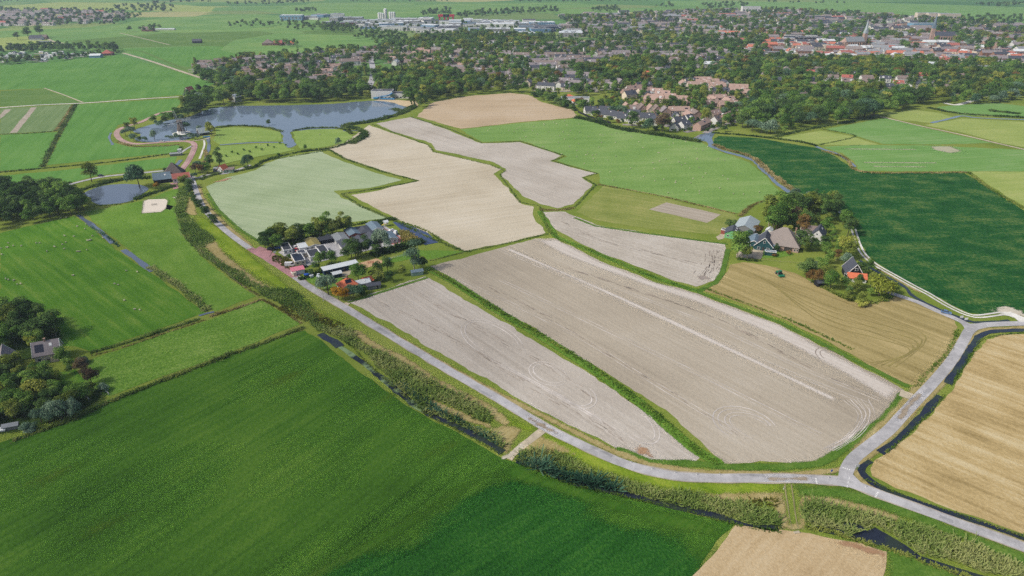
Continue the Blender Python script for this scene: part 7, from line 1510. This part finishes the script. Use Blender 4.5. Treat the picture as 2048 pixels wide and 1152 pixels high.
for ki, ((shape, v, lm), L_) in enumerate(kinds.items()):
    ob = bpy.data.objects.new('far_crown', proto(shape, v, lm))
    oi = ng.nodes.new('GeometryNodeObjectInfo'); oi.inputs['Object'].default_value = ob; oi.transform_space = 'ORIGINAL'
    cmp = ng.nodes.new('FunctionNodeCompare'); cmp.data_type = 'FLOAT'; cmp.operation = 'EQUAL'; ng.links.new(aK, cmp.inputs[0]); cmp.inputs[1].default_value = float(ki); cmp.inputs['Epsilon'].default_value = 0.1
    ip = ng.nodes.new('GeometryNodeInstanceOnPoints'); ng.links.new(gi.outputs[0], ip.inputs['Points']); ng.links.new(cmp.outputs[0], ip.inputs['Selection'])
    ng.links.new(oi.outputs['Geometry'], ip.inputs['Instance']); ng.links.new(rv.outputs[0], ip.inputs['Rotation']); ng.links.new(sv.outputs[0], ip.inputs['Scale'])
    ng.links.new(ip.outputs[0], jn.inputs[0])
    for (x, y, h, wd) in L_: Pm.append((x, y, 0)); Km.append(ki); Rm.append(random.uniform(0, 6.28)); Hm.append(h); Wm.append(h * wd)
ng.links.new(jn.outputs[0], go.inputs[0])
me = bpy.data.meshes.new('far_trees'); me.from_pydata(Pm, [], [])
for an, arr in (('kind_id', Km), ('rot', Rm), ('high', Hm), ('wide', Wm)):
    a = me.attributes.new(an, 'FLOAT', 'POINT'); a.data.foreach_set('value', np.array(arr, np.float32))
ft = tag(link('far_trees', me), 'leafy mass of the smaller trees between and beyond the town houses', 'trees', None, 'stuff')
md = ft.modifiers.new('scatter', 'NODES'); md.node_group = ng

# ================================================================== SMALL THINGS
def paint(name, c, r=0.35): return flat_mat(name, c, r, 0.5, 0, 0.04)
CARP = {'blue': paint('blue_car_paint', (96, 128, 170)), 'black': paint('black_car_paint', (34, 36, 42)), 'brightblue': paint('bright_blue_car_paint', (40, 90, 190)), 'white': paint('white_car_paint', (238, 238, 238)),
        'silver': paint('silver_car_paint', (182, 188, 196)), 'red': paint('red_car_paint', (196, 60, 60)), 'green': paint('tractor_green', (30, 128, 88))}
TYRE = flat_mat('tyre_rubber', (34, 34, 36), 0.9, 0.2, 0, 0.05)
RIMM = flat_mat('wheel_rim', (170, 172, 176), 0.4, 0.5, 0.5, 0.05)
def wheel(par, x, y, r, w):
    m = MB(); m.frust(0, 0, -w / 2, w / 2, r, r, 14)
    o = m.build('wheel', TYRE, par, (x, y, r)); o.rotation_euler = (math.pi / 2, 0, 0)
    MB().frust(0, 0, -w / 2 - .02, w / 2 + .02, r * .6, r * .6, 10).build('rim', RIMM, o)
def shell(prof, half, mat, name, par, inset=0.0):
    """side profile (x, z) as a closed body whose upper points lean in"""
    zmax = max(p[1] for p in prof); m = MB(); n = len(prof)
    for sg in (1, -1):
        for x, z in prof: m.v.append((x, sg * (half - inset * max(0, (z - .85)) / max(.2, zmax - .85)), z))
    m.f.append(list(range(n))[::-1]); m.f.append(list(range(n, 2 * n)))
    for i in range(n): j = (i + 1) % n; m.f.append([i, j, n + j, n + i])
    return m.build(name, mat, par)
def car(px, py, deg, colr, label, group=None, van=False, nm='parked_car'):
    x, y = G(px, py); t = empty(nm, (x, y, Z6), math.radians(deg), label, 'van' if van else 'car', group)
    if van:
        shell([(-2.6, .35), (2.6, .35), (2.65, .9), (2.1, 1.2), (1.5, 2.1), (-2.5, 2.2), (-2.65, 1.9)], .98, CARP[colr], 'body', t, .1)
        shell([(2.02, 1.25), (1.5, 2.02), (.7, 2.02), (.6, 1.3)], 1.0, GLASS, 'windows', t, .1) if 0 else shell([(2.1, 1.24), (1.54, 2.06), (.8, 2.0), (.7, 1.3)], .99, GLASS, 'windscreen', t, .085)
        xs = 1.7
    else:
        shell([(-2.15, .3), (2.15, .3), (2.2, .75), (1.3, .95), (-1.9, 1.0), (-2.2, .8)], .9, CARP[colr], 'body', t)
        shell([(1.2, .93), (.45, 1.42), (-1.2, 1.46), (-1.95, .98)], .86, GLASS, 'windows', t, .2)
        shell([(.42, 1.43), (-1.15, 1.47), (-1.1, 1.53), (.3, 1.49)], .66, CARP[colr], 'roof', t)
        xs = 1.35
    for sx in (xs, -xs):
        for sy in (.82, -.82): wheel(t, sx, sy, .33, .22)
    for sy in (.6, -.6): MB().box(2.12 if not van else 2.58, 2.23 if not van else 2.68, sy - .2, sy + .2, .6, .76).build('headlight', TRIM, t)
    return t
car(1891.5, 627, -32, 'blue', 'blue car driving on the narrow farm lane', nm='car')
car(580, 532, 10, 'white', 'white van parked at the red entrance', van=True, nm='parked_van')
car(542, 500, 14, 'black', 'dark car parked beside the tree belt of the chalet homes')
car(557, 497, 24, 'brightblue', 'bright blue car at the back of the white low chalet')
car(629, 481, 40, 'silver', 'silver car at the back of the chalet yard')
car(658, 474, 30, 'silver', 'second silver car parked far back in the chalet yard')
car(591, 497, -62, 'white', 'white car between the chalets')
car(593, 502, -62, 'red', 'red car between the chalets')
car(573, 493, 20, 'red', 'red car behind the white low chalet')
car(607, 535, 30, 'black', 'dark car parked behind the pink roofed shelter')
car(202, 353, 4, 'black', 'dark car on the grey lane above the pond')
car(377, 352, -50, 'black', 'dark car beside the pond farmhouse')
car(324, 284, 3, 'white', 'white car on the pinkish cycle road', nm='car')
for k, (px_, py_) in enumerate(((737, 172), (742, 168), (745, 150), (741, 160), (744, 140))):
    car(px_, py_, 86, ('white', 'silver', 'black', 'white', 'silver')[k], f"small {('white', 'silver', 'dark', 'white', 'silver')[k]} car on the road between the lake and the town", 'cars on the town road', nm='car')
# tractor on the stubble
tr = empty('tractor', (*G(1557, 550), Z5), math.radians(100), 'green tractor working on the olive stubble', 'tractor')
shell([(-.4, .7), (2.2, .7), (2.25, 1.5), (-.4, 1.6)], .45, CARP['green'], 'hood', tr)
shell([(-1.6, .9), (-.3, .9), (-.2, 1.7), (-.4, 2.7), (-1.5, 2.75), (-1.7, 1.7)], .8, GLASS, 'cab', tr, .15)
MB().box(-1.75, -.25, -.85, .85, 2.72, 2.88).build('roof', CARP['green'], tr)
for sy in (1, -1): wheel(tr, -1.1, .95 * sy, .9, .5); wheel(tr, 1.6, .85 * sy, .6, .4)
MB().box(-3.6, -2.0, -1.5, 1.5, .4, 1.0).bar((-2, 0, .7), (-1.5, 0, .7), .15).build('implement', CARP['green'], tr)

# white wrapped bales on the lawn
BALE = MB().frust(0, 0, -.62, .62, .72, .72, 14)
bm_ = BALE.mesh('hay_bale', flat_mat('bale_wrap', (226, 232, 236), 0.4, 0.4, 0, 0.05))
for k, (px_, py_, z, lb) in enumerate(((622, 555, .62, 'white wrapped bale standing alone on the lawn'), (624.5, 554, .62, 'white wrapped bale behind the lone one'), (637, 552, .62, 'white wrapped bale at the back of the bale heap'), (636, 556, .62, 'white wrapped bale at the left of the bale heap'), (639.5, 557, .62, 'white wrapped bale at the front of the bale heap'))):
    o = link('hay_bale', bm_, None, (*G(px_, py_), z + Z3), 0.4 * k); tag(o, lb, 'bale')
bx = MB().box(-.8, .8, -.6, .6, 0, 1.9).box(-.9, .9, -.7, .7, 1.9, 2.05)
tag(bx.build('utility_box', WALL['cream'], None, (*G(590, 552), Z6), 0.6), 'cream utility box at the edge of the red entrance', 'utility box')
# play tower with slide
pt = empty('play_tower', (*G(772, 452), Z5), 0.5, 'pale play tower with a yellow slide behind the chalets', 'play tower')
m = MB()
for i in (-1, 1):
    for j in (-1, 1): m.bar((i, j, 0), (i, j, 3.0), .18)
m.build('post', TRIM, pt); MB().box(-1.1, 1.1, -1.1, 1.1, 1.4, 1.55).build('deck', WALL['cream'], pt)
roof_gable(2.4, 2.4, 2.8, 3.6).build('roof', ROOF['white'], pt); MB().bar((-1, 0, 1.5), (-4, 0, .2), .8, .12).build('slide', paint('yellow_slide', (222, 200, 60)), pt)
# white boats or trailers beside the pond
for k, (px_, py_, s_) in enumerate(((783, 464, 1.0), (790.5, 469, 1.25))):
    t = empty('trailer', (*G(px_, py_), Z5), 0.9 + .6 * k, ('smaller' if k == 0 else 'larger') + ' white domed trailer on the grass by the chalet pond', 'trailer')
    shell([(-2 * s_, .5), (2 * s_, .5), (2.2 * s_, 1.0), (1.4 * s_, 1.7 * s_), (-1.4 * s_, 1.8 * s_), (-2.1 * s_, 1.1)], .95 * s_, CARP['white'], 'body', t, .4)
    for sy in (1, -1): wheel(t, 0, .9 * s_ * sy, .3, .2)
    MB().bar((2 * s_, 0, .45), (3.3 * s_, 0, .45), .12).build('drawbar', RIMM, t)
# jumps in the paddock and arena
def jump(px, py, deg, mat, lb):
    t = empty('horse_jump', (*G(px, py), Z4), math.radians(deg), lb, 'jump'); m = MB()
    for sx in (-1.6, 1.6): m.bar((sx, 0, 0), (sx, 0, 1.3), .14).bar((sx, -.4, .06), (sx, .4, .06), .12)
    m.build('stand', mat, t)
    for z in (.4, .75, 1.1): MB().bar((-1.6, 0, z), (1.6, 0, z), .11).build('pole', mat, t)
jump(742, 527, 10, CARP['red'], 'red jump standing in the orange sand paddock')
jump(309, 411, 20, TYRE, 'dark jump in the middle of the white riding arena')
# fence posts of the arena
def fence(pts, lb, step=4.0, h=1.2, rails=2, mat=None):
    L = resample(GP(pts), step, False); t = empty('fence', (*L[0], 0), 0, lb, 'fence'); o = L[0]
    pm = MB().box(-.07, .07, -.07, .07, 0, h).mesh('post', mat or TRIM)
    for p in L: link('post', pm, t, (p[0] - o[0], p[1] - o[1], 0))
    for z in [h * (k + 1) / (rails + .4) for k in range(rails)]:
        m = MB()
        for a, b in zip(L, L[1:]): m.bar((a[0] - o[0], a[1] - o[1], z), (b[0] - o[0], b[1] - o[1], z), .07)
        m.build('rail', mat or TRIM, t)
WOOD = flat_mat('grey_fence_wood', (150, 140, 122), 0.9, 0.1, 0, 0.15)
fence([(287, 403), (297, 398), (333, 397), (337, 402), (332, 418), (323, 425), (283, 428), (287, 403)], 'wooden rail fence round the white riding arena', mat=WOOD)
fence([(352, 426), (362, 470), (410, 510), (470, 562), (516, 596)], 'thin post and rail fence along the bright pasture', 7, 1.1, 1, WOOD)
fence([(1526, 521), (1560, 525), (1600, 528), (1596, 540)], 'wire fence below the thatched farmhouse', 5, 1.1, 1, WOOD)
fence([(766, 522), (800, 514), (822, 508)], 'white fence beside the orange sand paddock', 4, 1.2, 2)
# white panel gate and railing at the villa garden
fence([(168, 792), (178, 800)], 'pale rail at the garden meadow, left one', 2, 1.1, 2); fence([(212, 784), (218, 790)], 'pale rail at the garden meadow, right one', 2, 1.1, 2)
# white hedge wall of the villas
gw = MB().bar((*G(1244, 230), .9), (*G(1290, 234), .9), .4, 1.8).bar((*G(1290, 234), .9), (*G(1334, 242), .9), .4, 1.8)
tag(gw.build('garden_wall', WALL['white']), 'long white garden wall in front of the gabled villas', 'wall')
dk = MB()
Lw = GP([(1156, 225), (1180, 236), (1200, 241), (1222, 248)])
for a, b in zip(Lw, Lw[1:]): dk.bar((*a, 1.0), (*b, 1.0), .3, 2.0)
tag(dk.build('garden_fence', WALL['black']), 'dark timber fence at the corner of the bright pasture', 'fence')

# road furniture
def post(px, py, lb, grp):
    t = empty('marker_post', (*G(px, py), 0), 0, lb, 'post', grp)
    MB().box(-.09, .09, -.06, .06, 0, 1.05).build('stake', TRIM, t); MB().box(-.095, .095, -.065, .065, .75, .9).build('reflector', CARP['black'], t)
for px_, py_ in ((1262, 927), (1304, 939), (1350, 947), (1393, 950), (1439, 951)): post(px_, py_, 'white marker post along the outer side of the road curve', 'marker posts along the road curve')
for px_, py_, lb in ((1657, 957, 'white marker post left of the junction mouth'), (1731, 975, 'white marker post right of the junction mouth'), (1567, 979, 'white marker post by the reed crossing'), (647, 602, 'white marker post below the street lamp')): post(px_, py_, lb, None)
def sign(px, py, deg, mat, lb, shape='plate', h=2.4):
    t = empty('road_sign', (*G(px, py), 0), math.radians(deg), lb, 'sign')
    MB().frust(0, 0, 0, h, .05, .05, 6).build('pole', RIMM, t); m = MB()
    if shape == 'disc':
        m.frust(0, 0, -.03, .03, .45, .45, 16); o = m.build('plate', mat, t, (0, -.08, h - .3)); o.rotation_euler = (math.pi / 2, 0, 0)
    else: m.box(-.75, .75, -.1, -.05, h - 1.1, h); m.build('plate', mat, t)
sign(1711, 944, 15, CARP['white'], 'white road sign on a pole in the junction bend', h=3.2)
sign(1661, 950, 20, CARP['brightblue'], 'blue round road sign at the junction corner', 'disc', 2.2)
sign(1921, 641, 0, CARP['white'], 'pale sign at the upper junction, left one', h=2.6); sign(1930, 645, 0, CARP['white'], 'pale sign at the upper junction, right one', h=2.6)
sign(550, 508, 40, CARP['white'], 'white sign board in the garden triangle of the red entrance', h=1.8); sign(492 + 8, 500, 0, CARP['white'], 'white sign at the start of the red road', h=2.2)
def lamp(px, py, deg, lb, grp=None, h=6.5):
    t = empty('street_lamp', (*G(px, py), 0), math.radians(deg), lb, 'street lamp', grp)
    MB().frust(0, 0, 0, h, .09, .05, 8).build('pole', RIMM, t); MB().bar((0, 0, h - .1), (1.1, 0, h + .1), .08).build('arm', RIMM, t); MB().box(.9, 1.6, -.14, .14, h, h + .16).build('lamp_head', CARP['silver'], t)
lamp(648, 601, 30, 'grey street lamp on the road verge by the amber tree')
lamp(257, 345, 0, 'grey street lamp beside the lane above the pond'); lamp(290, 108 + 14, 0, 'grey street lamp on the far grey road', h=8); lamp(332, 310, 0, 'grey street lamp left of the pumping station')
MBc = MB().frust(0, 0, 0, 14, .22, .12, 8)
t = empty('mast', (*G(760, 202), 0), 0, 'white mast before the bathing pavilion', 'mast'); MBc.build('pole', TRIM, t); MB().bar((-4, 0, 13.6), (4, 0, 13.6), .2).build('crossbar', TRIM, t)
# small rowing jetty, bench and rocks
tag(MB().box(-.9, .9, -.4, .4, 0, .3).build('concrete_slab', M['path'], None, (*G(1593, 1066), Z4), .2), 'pale concrete slab lying by the tan plot', 'slab')
tag(MB().box(-2, 2, -.5, .5, 0, .4).bar((-1.8, 0, .4), (-1.8, 0, 1), .1).bar((1.8, 0, .4), (1.8, 0, 1), .1).build('jetty', WOOD, None, (*G(1500, 516), Z5), .1), 'small timber pile below the paved farm yard', 'timber pile')
tag(MB().box(-3, 3, -.7, .7, 0, 1.0).build('skip', ROOF['blue'], None, (*G(413, 275), Z5), .3), 'bright blue container at the mill path', 'container')
tag(MB().box(-.9, .9, -.6, .6, 0, .9).box(-1, 1, -.7, .7, .9, 1.0).build('water_trough', ROOF['blue'], None, (*G(777, 521), Z5), .3), 'blue trough at the corner of the sand paddock', 'trough')
tag(MB().box(-1.6, 1.6, -1, 1, 0, 1.2).build('dumpster', CARP['brightblue'], None, (*G(615, 552), Z5), .5), 'small blue tank behind the bale lawn hedge', 'tank')
tag(MB().box(-1.2, 1.2, -.5, .5, .3, .5).bar((-1, 0, 0), (-1, 0, .3), .1).bar((1, 0, 0), (1, 0, .3), .1).build('picnic_table', WOOD, None, (*G(689, 557), Z5), .4), 'pale picnic table below the stable yard', 'table')

# ---- sheep: one continuous body grown from a skeleton
sk_v = [(-.42, 0, .62), (-.2, 0, .66), (.15, 0, .66), (.42, 0, .66), (.6, 0, .86), (.8, 0, .8)]
sk_r = [.24, .31, .31, .26, .13, .1]; sk_e = [(0, 1), (1, 2), (2, 3), (3, 4), (4, 5)]
for bi, x in ((0, -.4), (3, .42)):
    for y in (.17, -.17):
        b = len(sk_v); sk_v += [(x, y, .42), (x + .02, y, .2), (x, y, .02)]; sk_r += [.11, .05, .045]; sk_e += [(bi, b), (b, b + 1), (b + 1, b + 2)]
for y in (.12, -.12): b = len(sk_v); sk_v.append((.58, y * 1.2, .92)); sk_r.append(.035); sk_e.append((4, b))
sm = bpy.data.meshes.new('sheep_skeleton'); sm.from_pydata(sk_v, sk_e, []); so = bpy.data.objects.new('sheep_skeleton', sm); col.objects.link(so)
mod = so.modifiers.new('skin', 'SKIN'); 
for i, r in enumerate(sk_r): sm.skin_vertices[0].data[i].radius = (r, r)
sm.skin_vertices[0].data[1].use_root = True
dg = bpy.context.evaluated_depsgraph_get(); sheep_me = bpy.data.meshes.new_from_object(so.evaluated_get(dg)); sheep_me.name = 'sheep'
bpy.data.objects.remove(so)
sheep_me.materials.clear(); sheep_me.materials.append(flat_mat('wool', (198, 192, 168), 0.95, 0.1, 0, 0.08, 0.3))
def sheep(px, py, grp, lb):
    x, y = G(px, py); o = link('sheep', sheep_me, None, (x, y, Z3), random.uniform(0, 6.28), random.uniform(.7, .85)); tag(o, lb, 'sheep', grp)
SL = [(122, 437), (133, 436), (172, 450), (155, 454), (170, 459), (128, 472), (130, 473), (148, 474), (185, 473), (180, 481), (175, 482), (178, 482.5), (182, 481), (206, 477), (17, 487), (27, 493), (43, 493), (2, 498), (13, 496), (16, 496), (73, 487), (80, 487), (125, 490), (132, 486), (108, 494), (110, 494.5), (129, 499), (94, 504), (154, 504), (157, 504.5), (160, 504), (174, 501), (4, 510), (253, 543), (275, 545), (145, 552), (148, 552), (12, 559), (17, 561), (28, 562), (35, 570), (42, 569), (230, 569), (237, 571), (249, 602), (270, 620), (280, 621)]
for p in SL: sheep(*p, 'sheep in the left pasture', 'white sheep grazing in the wide left pasture')
P2 = [(950, 262), (1040, 250), (1150, 240), (1240, 262), (1400, 286), (1500, 330), (1545, 380), (1470, 415), (1300, 380), (1210, 360), (1140, 318), (1050, 280)]
for q in scatter_poly(np.array(GP(P2)), 110):
    o = link('sheep', sheep_me, None, (q[0], q[1], Z3), random.uniform(0, 6.28), random.uniform(.7, .85)); tag(o, 'white sheep scattered over the bright green pasture behind the soil fields', 'sheep', 'sheep in the bright pasture')
for p in ((712, 272), (440, 276), (470, 280), (520, 290), (530, 296), (600, 284), (640, 270), (430, 282)): sheep(*p, 'sheep on the lake islands', 'white sheep grazing on the lake island meadows')
# white birds on the lower dark field are only specks: a few gulls' worth of pale stones
Q = scatter_poly(np.array(GP([(420, 860), (620, 900), (860, 940), (900, 980), (700, 1100), (560, 1200), (300, 1200), (240, 1060), (400, 980)])), 700)
tag(link('pale_herbs', blades_mesh('pale_herbs', Q, 0.2, 0.2, leaf_mat('pale_herb', (80, 116, 56), (112, 146, 78), (156, 176, 112)), 0.2)), 'tiny pale herbs speckling the dark grass field', 'herbs', None, 'stuff')

# ================================================================== AN UNSEEN CLOUD ADDED TO SHADE THE LOWER LEFT FIELDS
CH_ = 700.0
gx, gy = -165.0, 190.0
cb = bmesh.new(); bmesh.ops.create_icosphere(cb, subdivisions=4, radius=1.0)
for v in cb.verts:
    n_ = v.co.normalized(); w_ = 1 + 0.12 * math.sin(5 * n_.x + 1) * math.sin(4 * n_.y + 2) + 0.07 * math.sin(11 * n_.x + 3 * n_.z) * math.cos(9 * n_.y)
    v.co = Vector((n_.x * 175 * w_, n_.y * 215 * w_, n_.z * 70 * w_))
cme = bpy.data.meshes.new('shade_cloud'); cb.to_mesh(cme); cb.free()
cm = bpy.data.materials.new('shade_cloud_vapour'); cm.use_nodes = True; cm.node_tree.nodes.clear()
co_ = cm.node_tree.nodes.new('ShaderNodeOutputMaterial'); cv = cm.node_tree.nodes.new('ShaderNodeVolumePrincipled')
cv.inputs['Color'].default_value = (1, 1, 1, 1); cv.inputs['Density'].default_value = 0.0028; cv.inputs['Anisotropy'].default_value = 0.6
cm.node_tree.links.new(cv.outputs[0], co_.inputs['Volume']); cme.materials.append(cm)
tag(link('shade_cloud', cme, None, (gx + sd.x / sd.z * CH_, gy + sd.y / sd.z * CH_, CH_)), 'thin white cloud added out of view to shade the lower left fields', 'shade_cloud', None, 'structure')

# ================================================================== HAZE
HB = S / 2 + 400
hz = MB().box(-HB, HB, -900, S, -1.2, 176)
hm = bpy.data.materials.new('haze'); hm.use_nodes = True; hm.node_tree.nodes.clear()
ho = hm.node_tree.nodes.new('ShaderNodeOutputMaterial'); hv = hm.node_tree.nodes.new('ShaderNodeVolumePrincipled')
hv.inputs['Color'].default_value = (0.66, 0.82, 1.0, 1); hv.inputs["Density"].default_value = 1.0e-4; hv.inputs['Anisotropy'].default_value = 0.2
hm.node_tree.links.new(hv.outputs[0], ho.inputs['Volume'])

tag(hz.build('haze', hm), 'thin blue haze over the far fields and the town', 'haze', None, 'stuff')

# ================================================================== LABELS: repeats of a small group are told apart by their order in the row
ORD = ['first', 'second', 'third', 'fourth', 'fifth', 'sixth', 'seventh', 'eighth', 'ninth', 'tenth']
groups = {}
for o in col.objects:
    if o.parent is None and o.get('group') and o.get('kind') is None: groups.setdefault((o['group'], o['label']), []).append(o)
for (g, lb), L_ in groups.items():
    if 2 <= len(L_) <= 10:
        L_.sort(key=lambda o: o.location.x / max(o.location.y, 1.0))
        for k, o in enumerate(L_):
            pre = ('leftmost' if k == 0 else 'rightmost' if k == len(L_) - 1 else ORD[k] + ' from left')
            o['label'] = pre + ' ' + lb

for o in col.objects:
    if o.parent is None and len(str(o.get('label', '')).split()) > 16: print('LONG', o['label'])
